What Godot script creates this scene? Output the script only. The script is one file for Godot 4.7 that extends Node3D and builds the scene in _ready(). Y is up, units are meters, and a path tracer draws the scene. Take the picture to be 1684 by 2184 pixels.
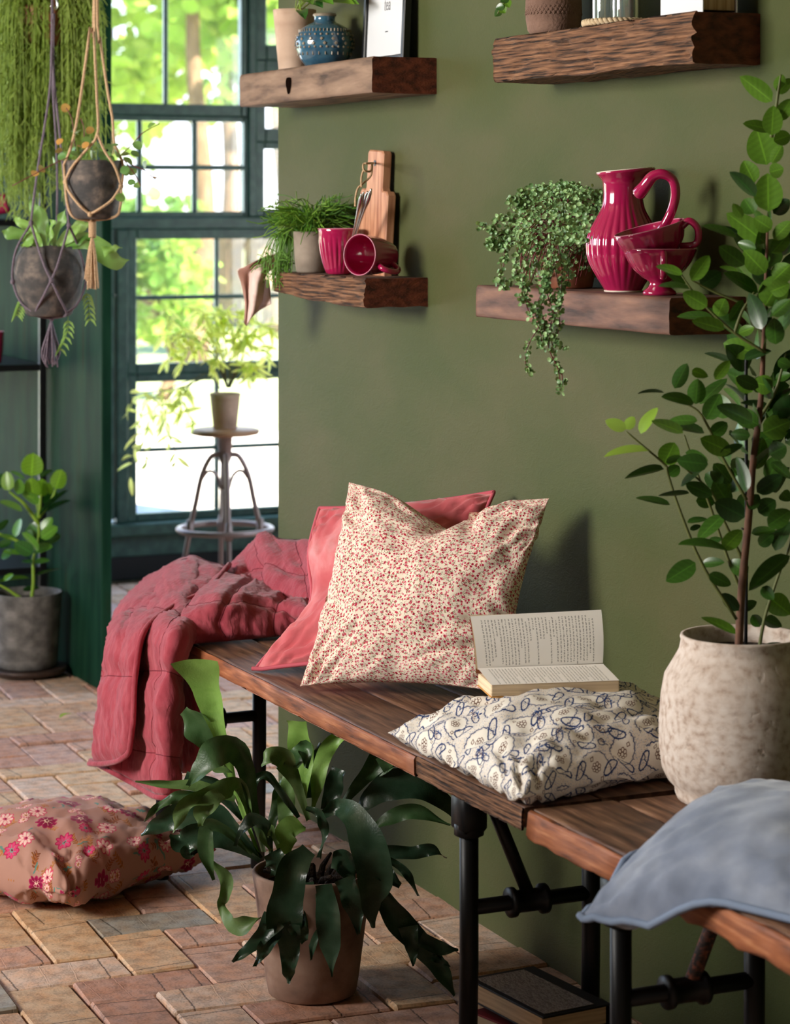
extends Node3D

class MB:
	var v := PackedVector3Array()
	var uv := PackedVector2Array()
	var idx := PackedInt32Array()

	func tri(a: Vector3, b: Vector3, c: Vector3, ua := Vector2.ZERO, ub := Vector2.ZERO, uc := Vector2.ZERO) -> void:
		var n := v.size()
		v.append_array([a, b, c])
		uv.append_array([ua, ub, uc])
		idx.append_array([n, n + 1, n + 2])

	func quad(a: Vector3, b: Vector3, c: Vector3, d: Vector3) -> void:
		var n := v.size()
		v.append_array([a, b, c, d])
		uv.append_array([Vector2(0, 0), Vector2(1, 0), Vector2(1, 1), Vector2(0, 1)])
		idx.append_array([n, n + 1, n + 2, n, n + 2, n + 3])

	# a sheet of nu x nv quads through f(u, v), u and v from 0 to 1
	func grid(f: Callable, nu: int, nv: int, wrap_u := false, scale := Vector2.ONE, flip := false) -> void:
		var n := v.size()
		for i in nu + 1:
			for j in nv + 1:
				var u := float(i % nu if wrap_u else i) / nu
				v.append(f.call(u, float(j) / nv))
				uv.append(Vector2(float(i) / nu, float(j) / nv) * scale)
		for i in nu:
			for j in nv:
				var a := n + i * (nv + 1) + j
				var b := a + nv + 1
				if flip:
					idx.append_array([a, b, b + 1, a, b + 1, a + 1])
				else:
					idx.append_array([a, b + 1, b, a, a + 1, b + 1])

	# a turned shape: profile of (radius, height) round the axis; squash makes it oval
	func lathe(at: Vector3, profile: Array, seg := 40, axis := Basis.IDENTITY, flute := 0.0, flutes := 0, f0 := 0.0, f1 := 1.0) -> void:
		var n := profile.size() - 1
		grid(func(u: float, w: float) -> Vector3:
			var p: Vector2 = profile[roundi(w * n)]
			var r := p.x
			if flutes > 0 and w > f0 and w < f1:
				r *= 1.0 + flute * (absf(sin(u * PI * flutes)) - 0.6) * sin(PI * clampf((w - f0) / (f1 - f0), 0.0, 1.0))
			return at + axis * Vector3(cos(u * TAU) * r, p.y, sin(u * TAU) * r), seg, n, true, Vector2(3, 1))

	func tube(p: Array, r: Variant, sides := 8, caps := true) -> void:
		var n := p.size()
		var rings := []
		var side := Vector3.ZERO
		for i in n:
			var t: Vector3 = (p[mini(i + 1, n - 1)] - p[maxi(i - 1, 0)]).normalized()
			if side == Vector3.ZERO:
				side = t.cross(Vector3.UP if absf(t.y) < 0.9 else Vector3.RIGHT).normalized()
			side = (side - t * side.dot(t)).normalized()
			var up := side.cross(t)
			var rad: float = r[i] if r is Array else r
			var ring := []
			for k in sides:
				ring.append(p[i] + (side * cos(TAU * k / sides) + up * sin(TAU * k / sides)) * rad)
			rings.append(ring)
		grid(func(u: float, w: float) -> Vector3: return rings[roundi(w * (n - 1))][roundi(u * sides)], sides, n - 1, true, Vector2(1, n))
		if caps:
			for e in [0, n - 1]:
				for k in sides:
					var a: Vector3 = rings[e][k]
					var b: Vector3 = rings[e][(k + 1) % sides]
					if e == 0:
						tri(p[e], a, b)
					else:
						tri(p[e], b, a)

	# a box with chamfered edges, 44 triangles
	func box(c: Vector3, s: Vector3, bev := 0.003, b := Basis.IDENTITY) -> void:
		var h := s * 0.5
		bev = minf(bev, minf(h.x, minf(h.y, h.z)) * 0.9)
		var f := func(sx: float, sy: float, sz: float, ax: int) -> Vector3:
			var q := Vector3(sx * (h.x - (0.0 if ax == 0 else bev)), sy * (h.y - (0.0 if ax == 1 else bev)), sz * (h.z - (0.0 if ax == 2 else bev)))
			return c + b * q
		for ax in 3:
			for sg in [-1.0, 1.0]:
				var q := []
				for k in [[-1.0, -1.0], [1.0, -1.0], [1.0, 1.0], [-1.0, 1.0]]:
					var m := [0.0, 0.0, 0.0]
					m[ax] = sg
					m[(ax + 1) % 3] = k[0]
					m[(ax + 2) % 3] = k[1]
					q.append(f.call(m[0], m[1], m[2], ax))
				if sg < 0:
					quad(q[0], q[1], q[2], q[3])
				else:
					quad(q[0], q[3], q[2], q[1])
		for ax in 3: # edges that run along ax
			var a1 := (ax + 1) % 3
			var a2 := (ax + 2) % 3
			for k in [[-1.0, -1.0], [1.0, -1.0], [1.0, 1.0], [-1.0, 1.0]]:
				var m := [0.0, 0.0, 0.0]
				m[a1] = k[0]
				m[a2] = k[1]
				m[ax] = -1.0
				var p0: Vector3 = f.call(m[0], m[1], m[2], a1)
				var p1: Vector3 = f.call(m[0], m[1], m[2], a2)
				m[ax] = 1.0
				var p2: Vector3 = f.call(m[0], m[1], m[2], a2)
				var p3: Vector3 = f.call(m[0], m[1], m[2], a1)
				if k[0] * k[1] > 0:
					quad(p0, p3, p2, p1)
				else:
					quad(p0, p1, p2, p3)
		for sx in [-1.0, 1.0]:
			for sy in [-1.0, 1.0]:
				for sz in [-1.0, 1.0]:
					var a: Vector3 = f.call(sx, sy, sz, 0)
					var d: Vector3 = f.call(sx, sy, sz, 1)
					var e: Vector3 = f.call(sx, sy, sz, 2)
					if sx * sy * sz > 0:
						tri(a, e, d)
					else:
						tri(a, d, e)

	func span(a: Vector3, z: Vector3, bev := 0.003) -> void:
		box((a + z) * 0.5, (z - a).abs(), bev)

	func join(o: MB, t := Transform3D.IDENTITY) -> void:
		var n := v.size()
		v.append_array(t * o.v)
		uv.append_array(o.uv)
		for i in o.idx:
			idx.append(n + i)

	func mesh(off: Vector3, sharp: bool) -> ArrayMesh:
		var a := []
		a.resize(Mesh.ARRAY_MAX)
		if sharp:
			var pv := PackedVector3Array()
			var pu := PackedVector2Array()
			var pn := PackedVector3Array()
			for i in range(0, idx.size(), 3):
				var p := v[idx[i]]
				var q := v[idx[i + 1]]
				var r := v[idx[i + 2]]
				var n := (r - p).cross(q - p).normalized()
				pv.append_array([p - off, q - off, r - off])
				pu.append_array([uv[idx[i]], uv[idx[i + 1]], uv[idx[i + 2]]])
				pn.append_array([n, n, n])
			a[Mesh.ARRAY_VERTEX] = pv
			a[Mesh.ARRAY_TEX_UV] = pu
			a[Mesh.ARRAY_NORMAL] = pn
			var m := ArrayMesh.new()
			m.add_surface_from_arrays(Mesh.PRIMITIVE_TRIANGLES, a)
			return m
		a[Mesh.ARRAY_VERTEX] = Transform3D(Basis.IDENTITY, -off) * v
		a[Mesh.ARRAY_TEX_UV] = uv
		a[Mesh.ARRAY_INDEX] = idx
		var st := SurfaceTool.new()
		st.create_from_arrays(a)
		st.generate_normals()
		return st.commit()

var rng := RandomNumberGenerator.new()
var M := {}
var last_top := []   # the outer surface of the sheet made last

func V(x: float, y: float, z: float) -> Vector3:
	return Vector3(x, y, z)

func R(a: float, b: float) -> float:
	return rng.randf_range(a, b)

# ---------- objects ----------
func origin_of(n: Node) -> Vector3:
	var o := Vector3.ZERO
	while n is Node3D and n != self:
		o += n.position
		n = n.get_parent()
	return o

func thing(called: String, label: String, category: String, at := Vector3.ZERO, group := "") -> Node3D:
	var o := Node3D.new()
	o.name = called
	o.position = at
	add_child(o, true)
	o.set_meta("label", label)
	o.set_meta("category", category)
	if group:
		o.set_meta("group", group)
	return o

# the mesh is given in room coordinates and committed under its parent
func part(called: String, mb: MB, m: Material, parent: Node3D, sharp := false, label := "") -> MeshInstance3D:
	var o := MeshInstance3D.new()
	o.name = called
	var c := Vector3.ZERO
	if parent.has_meta("kind") and parent.get_meta("kind") == "structure" and mb.v.size():
		c = Vector3.ZERO
	o.mesh = mb.mesh(origin_of(parent) + c, sharp)
	o.material_override = m
	parent.add_child(o, true)
	if label:
		o.set_meta("label", label)
	return o

func solo(called: String, mb: MB, m: Material, label: String, category: String, at: Vector3, group := "", sharp := false) -> MeshInstance3D:
	var o := MeshInstance3D.new()
	o.name = called
	o.mesh = mb.mesh(at, sharp)
	o.material_override = m
	o.position = at
	add_child(o, true)
	o.set_meta("label", label)
	o.set_meta("category", category)
	if group:
		o.set_meta("group", group)
	return o

func struct(called: String, mb: MB, m: Material, label: String, category: String, sharp := true) -> MeshInstance3D:
	var o := solo(called, mb, m, label, category, Vector3.ZERO, "", sharp)
	o.set_meta("kind", "structure")
	return o

func stuff(o: Node) -> void:
	o.set_meta("kind", "stuff")

func one_box(a: Vector3, z: Vector3, bev := 0.003) -> MB:
	var mb := MB.new()
	mb.span(a, z, bev)
	return mb

# ---------- curves and sheets ----------
func cr(a: Vector3, b: Vector3, c: Vector3, d: Vector3, t: float) -> Vector3:
	return 0.5 * (2.0 * b + (c - a) * t + (2.0 * a - 5.0 * b + 4.0 * c - d) * t * t + (3.0 * b - a - 3.0 * c + d) * t * t * t)

func along(p: Array, t: float) -> Vector3:
	var n := p.size() - 1
	var x := clampf(t, 0.0, 1.0) * n
	var i := mini(int(x), n - 1)
	var p0: Vector3 = p[i - 1] if i > 0 else p[0] * 2.0 - p[1]
	var p3: Vector3 = p[i + 2] if i + 2 <= n else p[n] * 2.0 - p[n - 1]
	return cr(p0, p[i], p[i + 1], p3, x - i)

func curve(p: Array, n: int) -> Array:
	var o := []
	for i in n + 1:
		o.append(along(p, float(i) / n))
	return o

func lerp_list(a: Array, t: float) -> float:
	var n := a.size() - 1
	var x := clampf(t, 0.0, 1.0) * n
	var i := mini(int(x), n - 1)
	return lerpf(a[i], a[i + 1], smoothstep(0.0, 1.0, x - i))

func patch(rows: Array, u: float, w: float) -> Vector3:
	var col := []
	for r in rows:
		col.append(along(r, u))
	return along(col, w)

# a blade along points, half widths given; facing is roughly its normal
func ribbon(mb: MB, p: Array, widths: Array, facing: Vector3, cup := 0.25, wave := 0.0, seg := 22, across := 6, facing2 := Vector3.ZERO) -> void:
	var ph := R(0, TAU)
	mb.grid(func(u: float, w: float) -> Vector3:
		var c := along(p, u)
		var t := (along(p, minf(u + 0.02, 1.0)) - along(p, maxf(u - 0.02, 0.0))).normalized()
		var fc := facing if facing2 == Vector3.ZERO else facing.lerp(facing2, u)
		var s := t.cross(fc).normalized()
		var n := s.cross(t)
		var hw := lerp_list(widths, u)
		var x := w * 2.0 - 1.0
		return c + s * hw * x + n * (hw * cup * x * x + wave * x * absf(x) * sin(u * 11.0 + ph + (1.5 if x > 0 else 0.0))), seg, across, false)

# an oval leaf from base to tip; side is half its width
func leaf_mesh(mb: MB, b: Vector3, t: Vector3, side: Vector3, fold := 0.25, droop := 0.12, pointy := 0.75, seg := 8, shift := 0.85) -> void:
	var d := t - b
	var n := d.cross(side).normalized()
	if n.y < 0:
		n = -n
	var l := d.length()
	mb.grid(func(u: float, w: float) -> Vector3:
		var x := w * 2.0 - 1.0
		var prof := pow(maxf(sin(PI * pow(u, shift)), 0.0), pointy)
		return b + d * u + side * x * prof + n * (absf(x) * prof * side.length() * fold - droop * l * (u * u - u)), seg, 4)

# a filled pillow between four corners given in order round the edge
func pillow(c: Array, thick_a: float, thick_b: float, pinch: float, wr: float, sd: int, extra: Variant = null, n := 52, power := 0.5) -> MB:
	var mb := MB.new()
	var ns := FastNoiseLite.new()
	ns.seed = sd
	ns.frequency = 1.0
	ns.noise_type = FastNoiseLite.TYPE_SIMPLEX
	ns.fractal_octaves = 3
	var nrm: Vector3 = ((c[1] - c[0]) + (c[2] - c[3])).cross((c[3] - c[0]) + (c[2] - c[1])).normalized()
	for s in [1.0, -1.0]:
		var th: float = thick_a if s > 0 else thick_b
		mb.grid(func(u0: float, v0: float) -> Vector3:
			# more rows near the edge
			var a := sin((u0 - 0.5) * PI)
			var b := sin((v0 - 0.5) * PI)
			var pa := a * (1.0 - pinch * (1.0 - b * b) * absf(a))
			var pb := b * (1.0 - pinch * (1.0 - a * a) * absf(b))
			var u := pa * 0.5 + 0.5
			var w := pb * 0.5 + 0.5
			var p: Vector3 = (c[0] * (1 - u) + c[1] * u) * (1 - w) + (c[3] * (1 - u) + c[2] * u) * w
			var body := pow(maxf((1 - a * a) * (1 - b * b), 0.0), power)
			var edge := 1.0 - body
			var h := th * body
			var soft := smoothstep(0.0, 0.25, body)
			h += wr * soft * (ns.get_noise_3d(a * 1.6, b * 1.6, s * 9.0) * 1.0 + ns.get_noise_3d(a * 3.5 + 20, b * 3.5, s * 5.0) * 0.5)
			# gathers that run in from the corners
			var rr := (absf(a) * absf(b))
			h += wr * 0.9 * rr * soft * sin((a * a - b * b) * 14.0 + ns.get_noise_2d(a * 2, b * 2) * 5.0)
			var q = p + nrm * s * h
			if extra != null:
				q = extra.call(q, a, b, s, nrm)
			return q, n, n, false, Vector2.ONE, s < 0)
	for i in mb.uv.size():
		var q := mb.uv[i] - Vector2(0.5, 0.5)
		mb.uv[i] = Vector2(lerpf(sin(q.x * PI) * 0.5, q.x, 0.5), -lerpf(sin(q.y * PI) * 0.5, q.y, 0.5)) + Vector2(0.5, 0.5)
	return mb

func pillow_edge(c: Array, pinch: float, out := 0.0, n := 26) -> Array:
	var e := []
	for k in 4:
		for i in n:
			var t := sin((float(i) / n - 0.5) * PI)
			var a := 0.0
			var b := 0.0
			match k:
				0: a = t; b = -1.0
				1: a = 1.0; b = t
				2: a = -t; b = 1.0
				3: a = -1.0; b = -t
			var pa := a * (1.0 - pinch * (1.0 - b * b) * absf(a)) * (1.0 + out)
			var pb := b * (1.0 - pinch * (1.0 - a * a) * absf(b)) * (1.0 + out)
			var u := pa * 0.5 + 0.5
			var w := pb * 0.5 + 0.5
			e.append((c[0] * (1 - u) + c[1] * u) * (1 - w) + (c[3] * (1 - u) + c[2] * u) * w)
	e.append(e[0])
	return e

# a padded cloth sheet through rows of points, closed to a shell
func padded(rows: Array, nu: int, nv: int, thick: float, rough: float, sd: int, seams_u := 0.0, seams_v := 0.0) -> MB:
	var mb := MB.new()
	var ns := FastNoiseLite.new()
	ns.seed = sd
	ns.frequency = 1.0
	ns.fractal_octaves = 4
	var top := []
	for i in nu + 1:
		var line := []
		for j in nv + 1:
			var u := float(i) / nu
			var w := float(j) / nv
			var p := patch(rows, u, w)
			var du := patch(rows, minf(u + 0.01, 1), w) - patch(rows, maxf(u - 0.01, 0), w)
			var dw := patch(rows, u, minf(w + 0.01, 1)) - patch(rows, u, maxf(w - 0.01, 0))
			var n := dw.cross(du).normalized()
			var h := ns.get_noise_3dv(p * 9.0) * rough + ns.get_noise_3dv(p * 26.0) * rough * 0.45 + (1.0 - absf(ns.get_noise_3dv(p * Vector3(14, 5, 14) + Vector3(5, 5, 5)))) * rough * 0.5
			if seams_u > 0:
				h -= 0.009 * exp(-pow((fposmod(u * seams_u + 0.5, 1.0) - 0.5) / seams_u * nu * 0.55, 2))
			if seams_v > 0:
				h -= 0.009 * exp(-pow((fposmod(w * seams_v + 0.5, 1.0) - 0.5) / seams_v * nv * 0.55, 2))
			var e := minf(minf(u, 1 - u) * nu, minf(w, 1 - w) * nv)
			var f := sqrt(clampf(e / 3.0, 0, 1))
			line.append([p + n * (h * f + thick * 0.5 * f), p - n * thick * 0.5 * f])
		top.append(line)
	last_top = top
	mb.grid(func(u: float, w: float) -> Vector3: return top[roundi(u * nu)][roundi(w * nv)][0], nu, nv)
	mb.grid(func(u: float, w: float) -> Vector3: return top[roundi(u * nu)][roundi(w * nv)][1], nu, nv, false, Vector2.ONE, true)
	return mb

# ---------- materials ----------
func ramp(sd: int, freq: float, stops: Array, size := 512, ridged := false, warp := 0.0, oct := 5) -> NoiseTexture2D:
	var t := NoiseTexture2D.new()
	var n := FastNoiseLite.new()
	n.seed = sd
	n.noise_type = FastNoiseLite.TYPE_SIMPLEX_SMOOTH
	n.frequency = freq
	n.fractal_octaves = oct
	n.fractal_type = FastNoiseLite.FRACTAL_RIDGED if ridged else FastNoiseLite.FRACTAL_FBM
	if warp > 0:
		n.domain_warp_enabled = true
		n.domain_warp_amplitude = warp
		n.domain_warp_frequency = freq * 0.7
	t.noise = n
	t.seamless = true
	t.width = size
	t.height = size
	if stops.size():
		var g := Gradient.new()
		var off := PackedFloat32Array()
		var col := PackedColorArray()
		for s in stops:
			off.append(s[0])
			col.append(s[1])
		g.offsets = off
		g.colors = col
		t.color_ramp = g
	return t

func C(r: int, g: int, b: int) -> Color:
	return Color8(r, g, b)

func mat(c: Color, rough := 0.6, metal := 0.0) -> StandardMaterial3D:
	var m := StandardMaterial3D.new()
	m.albedo_color = c
	m.roughness = rough
	m.metallic = metal
	return m

func tmat(tex: Texture2D, scale: Vector3, rough := 0.6, bump: Texture2D = null, depth := 0.0, world := false) -> StandardMaterial3D:
	var m := StandardMaterial3D.new()
	m.albedo_texture = tex
	m.roughness = rough
	m.uv1_triplanar = true
	m.uv1_world_triplanar = world
	m.uv1_scale = scale
	if bump:
		m.heightmap_enabled = true
		m.heightmap_texture = bump
		m.heightmap_scale = depth
	return m

func green(c: Color, rough := 0.35, back := 0.35) -> StandardMaterial3D:
	var m := mat(c, rough)
	m.backlight_enabled = true
	m.backlight = Color(back, back, back * 0.6)
	return m

func cloth(tex: Texture2D, bump: Texture2D, depth: float, scale: Vector3, rim := 0.3) -> StandardMaterial3D:
	var m := StandardMaterial3D.new()
	m.albedo_texture = tex
	m.roughness = 0.9
	m.metallic_specular = 0.2
	m.rim_enabled = rim > 0
	m.rim = rim
	m.rim_tint = 0.6
	if bump:
		m.heightmap_enabled = true
		m.heightmap_texture = bump
		m.heightmap_scale = depth
	m.uv1_scale = scale
	return m

# ---------- print on cloth and paper ----------
func dot(im: Image, x: float, y: float, r: float, c: Color) -> void:
	var s := im.get_width()
	for yy in range(int(floor(y - r)), int(ceil(y + r)) + 1):
		for xx in range(int(floor(x - r)), int(ceil(x + r)) + 1):
			if (xx - x) * (xx - x) + (yy - y) * (yy - y) <= r * r:
				im.set_pixel(posmod(xx, s), posmod(yy, s), c)

func stroke(im: Image, p: Array, r: float, c: Color) -> void:
	for i in p.size() - 1:
		var a: Vector2 = p[i]
		var b: Vector2 = p[i + 1]
		var n := maxi(1, int(a.distance_to(b) / maxf(r * 0.7, 0.6)))
		for k in n + 1:
			var q := a.lerp(b, float(k) / n)
			dot(im, q.x, q.y, r, c)

func blob(im: Image, x: float, y: float, rx: float, ry: float, turn: float, c: Color) -> void:
	var s := im.get_width()
	var r := maxf(rx, ry)
	var cs := cos(turn)
	var sn := sin(turn)
	for yy in range(int(y - r), int(y + r) + 2):
		for xx in range(int(x - r), int(x + r) + 2):
			var dx := xx - x
			var dy := yy - y
			var a := (dx * cs + dy * sn) / rx
			var b := (-dx * sn + dy * cs) / ry
			if a * a + b * b <= 1.0:
				im.set_pixel(posmod(xx, s), posmod(yy, s), c)
func _ready() -> void:
	lights()
	rng.seed = 1
	make_materials()
	build_room()
	build_garden()
	build_benches()
	build_shelves()
	build_quilt()
	build_cushions()
	build_ficus()
	build_fern()
	build_books()
	build_upper_shelves()
	build_lower_left_shelf()
	build_lower_right_shelf()
	build_hanging()
	build_left()
	build_stool()

func lights() -> void:
	var cam := Camera3D.new()
	cam.name = "camera"
	cam.projection = Camera3D.PROJECTION_FRUSTUM
	cam.near = 0.05
	cam.far = 200.0
	cam.position = V(-2.1692, 1.45, 0)
	cam.rotation.y = -0.41997
	var at := CameraAttributesPhysical.new()
	at.frustum_near = 0.05
	at.frustum_far = 200.0
	at.frustum_focal_length = 85.0
	at.frustum_focus_distance = 4.45
	at.exposure_aperture = 6.6
	cam.attributes = at
	cam.projection = Camera3D.PROJECTION_FRUSTUM
	cam.near = 0.05
	cam.size = 0.05 * 2184.0 / 5200.0
	cam.frustum_offset = Vector2(0, -0.05 * 652.0 / 5200.0)
	cam.current = true
	add_child(cam)
	var we := WorldEnvironment.new()
	we.name = "environment"
	var e := Environment.new()
	e.tonemap_mode = Environment.TONE_MAPPER_LINEAR
	e.tonemap_exposure = 1.0
	e.background_mode = Environment.BG_SKY
	var sky := Sky.new()
	var sm := ProceduralSkyMaterial.new()
	sm.sky_top_color = Color(0.52, 0.68, 0.92)
	sm.sky_horizon_color = Color(0.95, 0.97, 1.0)
	sm.ground_horizon_color = Color(0.8, 0.8, 0.76)
	sm.ground_bottom_color = Color(0.5, 0.5, 0.46)
	sm.sky_energy_multiplier = 1.0
	sm.energy_multiplier = 3.8
	sky.sky_material = sm
	e.sky = sky
	e.sdfgi_enabled = true
	e.ssao_enabled = true
	e.ssil_enabled = true
	we.environment = e
	add_child(we)
	var sun := DirectionalLight3D.new()
	sun.name = "sun"
	sun.light_energy = 10.0
	sun.light_color = Color(1.0, 0.95, 0.86)
	sun.light_angular_distance = 0.6
	sun.shadow_enabled = true
	sun.sky_mode = DirectionalLight3D.SKY_MODE_LIGHT_ONLY
	sun.look_at_from_position(V(3, 8, 6), V(0.6, 0, 0), Vector3.UP)
	add_child(sun)
	# area lights outside the windows; only the annex far windows are in view
	daylight("unseen_far_window_daylight", V(-2.2, 1.5, -9.4), PI, Vector2(3.6, 2.2), 6.0, Color(0.9, 0.96, 1.0))  # out of view; placed to light the far floor
	daylight("annex_window_daylight", V(1.4, 1.5, -9.4), PI, Vector2(2.0, 2.4), 5.0, Color(0.93, 0.97, 1.0))
	daylight("unseen_annex_side_daylight", V(2.68, 1.6, -6.2), PI / 2, Vector2(2.0, 1.6), 7.0, Color(0.95, 0.98, 1.0))  # out of view; placed to light the window frames and stool
	daylight("unseen_left_window_daylight", V(-4.75, 2.2, -4.2), -PI / 2, Vector2(1.9, 1.15), 38.0, Color(1.0, 0.975, 0.93))  # out of view; set high opposite the shelves to light the green wall

func daylight(called: String, at: Vector3, turn: float, size: Vector2, energy: float, c: Color) -> void:
	var l := AreaLight3D.new()
	l.name = called
	l.area_size = size
	l.light_energy = energy
	l.light_color = c
	l.shadow_enabled = true
	l.position = at
	l.rotation.y = turn
	l.set("area_range", 25.0)
	l.set("area_attenuation", 2.0)
	add_child(l)


# ---------- the prints ----------
func ditsy_print() -> ImageTexture:
	var im := Image.create(768, 768, false, Image.FORMAT_RGB8)
	im.fill(C(234, 220, 202))
	for i in 2400:
		var x := R(0, 768)
		var y := R(0, 768)
		var a := R(0, TAU)
		stroke(im, [Vector2(x, y), Vector2(x + cos(a) * 6, y + sin(a) * 6), Vector2(x + cos(a + 0.7) * 10, y + sin(a + 0.7) * 10)], 0.8, [C(120, 110, 80), C(96, 84, 62), C(150, 138, 104)][i % 3])
	for gx in 50:
		for gy in 50:
			var x := (gx + R(0.1, 0.9)) * 768.0 / 50
			var y := (gy + R(0.1, 0.9)) * 768.0 / 50
			var r := R(2.6, 4.2)
			var c: Color = [C(178, 30, 62), C(196, 52, 84), C(160, 20, 50), C(214, 110, 130), C(186, 40, 60)][rng.randi() % 5]
			var ph := R(0, TAU)
			for k in 5:
				dot(im, x + cos(ph + k * TAU / 5) * r * 0.7, y + sin(ph + k * TAU / 5) * r * 0.7, r * 0.55, c)
			dot(im, x, y, r * 0.3, C(240, 214, 200) if rng.randf() < 0.6 else C(96, 12, 36))
			for k in 2:
				var b := R(0, TAU)
				blob(im, x + cos(b) * r * 2.2, y + sin(b) * r * 2.2, 2.6, 1.2, b, [C(112, 108, 74), C(142, 128, 96), C(206, 120, 132)][rng.randi() % 3])
	return ImageTexture.create_from_image(im)

func tear(im: Image, o: Vector2, len: float, turn: float, r: float, c: Color, inner: Color) -> void:
	var p := []
	for k in 27:
		var t := k / 26.0 * TAU
		var y := -cos(t) * len * 0.5
		var w := sin(t) * len * 0.2 * (0.65 + 0.5 * cos(t * 0.5) * cos(t * 0.5) + 0.35 * (1 - cos(t)) * 0.5)
		p.append(o + Vector2(w + 0.12 * len * sin(y / len * 3.0), y).rotated(turn))
	stroke(im, p, r * 1.25, c)
	for k in 6:
		var q := o + Vector2(sin(k * 2.4) * len * 0.06, (k - 2.5) * len * 0.1).rotated(turn)
		dot(im, q.x, q.y, 1.6, inner)
	for k in range(1, 26, 2):
		var q: Vector2 = p[k] + (p[k] - o).normalized() * 5.0
		dot(im, q.x, q.y, 1.7, c)

func rosette(im: Image, o: Vector2, s: float, c: Color) -> void:
	for k in 7:
		var a := k * TAU / 7
		var p := []
		for i in 9:
			p.append(o + Vector2(cos(a), sin(a)) * s * 0.62 + Vector2(cos(i * TAU / 8), sin(i * TAU / 8)) * s * 0.3)
		stroke(im, p, 1.5, c)
	var p2 := []
	for i in 11:
		p2.append(o + Vector2(cos(i * TAU / 10), sin(i * TAU / 10)) * s * 0.32)
	stroke(im, p2, 1.5, c)

func paisley_print() -> ImageTexture:
	var s := 1024
	var im := Image.create(s, s, false, Image.FORMAT_RGB8)
	im.fill(C(228, 220, 210))
	for i in 26000:
		dot(im, R(0, s), R(0, s), R(0.8, 1.9), [C(150, 166, 192), C(180, 156, 136), C(232, 224, 212), C(132, 148, 182), C(164, 178, 202)][i % 5])
	var navy := C(40, 58, 104)
	var brown := C(92, 56, 42)
	for gx in 5:
		for gy in 6:
			var o := Vector2((gx + (0.5 if gy % 2 else 0.0)) * s / 5.0, gy * s / 6.0) + Vector2(R(-8, 8), R(-8, 8))
			var t := 0.6 if (gx + gy) % 2 else -0.9
			# the pale field of each motif, inside a wavy navy line
			blob(im, o.x, o.y, 74, 52, t, C(236, 230, 220))
			for half in 2:
				var p := []
				for k in 22:
					var a := half * PI + 0.25 + k / 21.0 * (PI - 0.5)
					var rr := 1.0 + 0.05 * sin(k * 2.2)
					p.append(o + Vector2(cos(a) * 84 * rr, sin(a) * 60 * rr).rotated(t))
				stroke(im, p, 2.3, navy)
				for k in range(0, 22, 2):
					var q: Vector2 = o + (p[k] - o) * 1.1
					dot(im, q.x, q.y, 2.0, navy)
			rosette(im, o, 26, brown)
			tear(im, o + Vector2(64, -40).rotated(t), 92, t + 0.5, 2.6, navy, brown)
			tear(im, o + Vector2(-70, 44).rotated(t), 84, t + 0.35, 2.6, navy, navy)
			for k in 2:
				var q := o + Vector2(44 - 88 * k, 22 - 44 * k).rotated(t)
				stroke(im, [q, q + Vector2(10, -8).rotated(t), q + Vector2(16, 4).rotated(t), q + Vector2(6, 10).rotated(t), q], 1.5, brown)
			var z := o + Vector2(0, 92).rotated(t)
			for k in 4:
				blob(im, z.x + cos(k * 1.57 + t) * 12, z.y + sin(k * 1.57 + t) * 12, 8, 4, k * 1.57 + t, [C(120, 138, 178), navy][k % 2])
			tear(im, o + Vector2(16, 104).rotated(t), 78, t + 1.7, 2.2, navy, brown)
			var w := []
			for k in 14:
				w.append(z + Vector2(-30 + k * 4.6, 20 + sin(k * 1.1) * 7).rotated(t))
			stroke(im, w, 1.5, brown)
	return ImageTexture.create_from_image(im)

func flower(im: Image, x: float, y: float, r: float, c: Color, edge: Color, heart: Color) -> void:
	var ph := R(0, TAU)
	for k in 9:
		var a := ph + k * TAU / 9
		blob(im, x + cos(a) * r * 0.62, y + sin(a) * r * 0.62, r * 0.46, r * 0.27, a, edge)
	for k in 9:
		var a := ph + k * TAU / 9
		blob(im, x + cos(a) * r * 0.58, y + sin(a) * r * 0.58, r * 0.36, r * 0.18, a, c)
	for k in 7:
		var a := ph + k * TAU / 7
		stroke(im, [Vector2(x, y), Vector2(x + cos(a) * r * 0.6, y + sin(a) * r * 0.6)], 1.2, heart)
	dot(im, x, y, r * 0.24, heart)
	dot(im, x + 2, y + 1, r * 0.12, C(110, 20, 48))

func spray(im: Image, x: float, y: float, turn: float, n: int, c: Color) -> void:
	var p := Vector2(x, y)
	for k in n:
		var q := p + Vector2(cos(turn), sin(turn)) * 15
		stroke(im, [p, q], 1.4, c)
		for sg in [-1.0, 1.0]:
			var a: float = turn + sg * 0.9
			blob(im, q.x + cos(a) * 10, q.y + sin(a) * 10, 11, 4.2, a, c.darkened(R(0, 0.25)))
		p = q
		turn += 0.12

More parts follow.
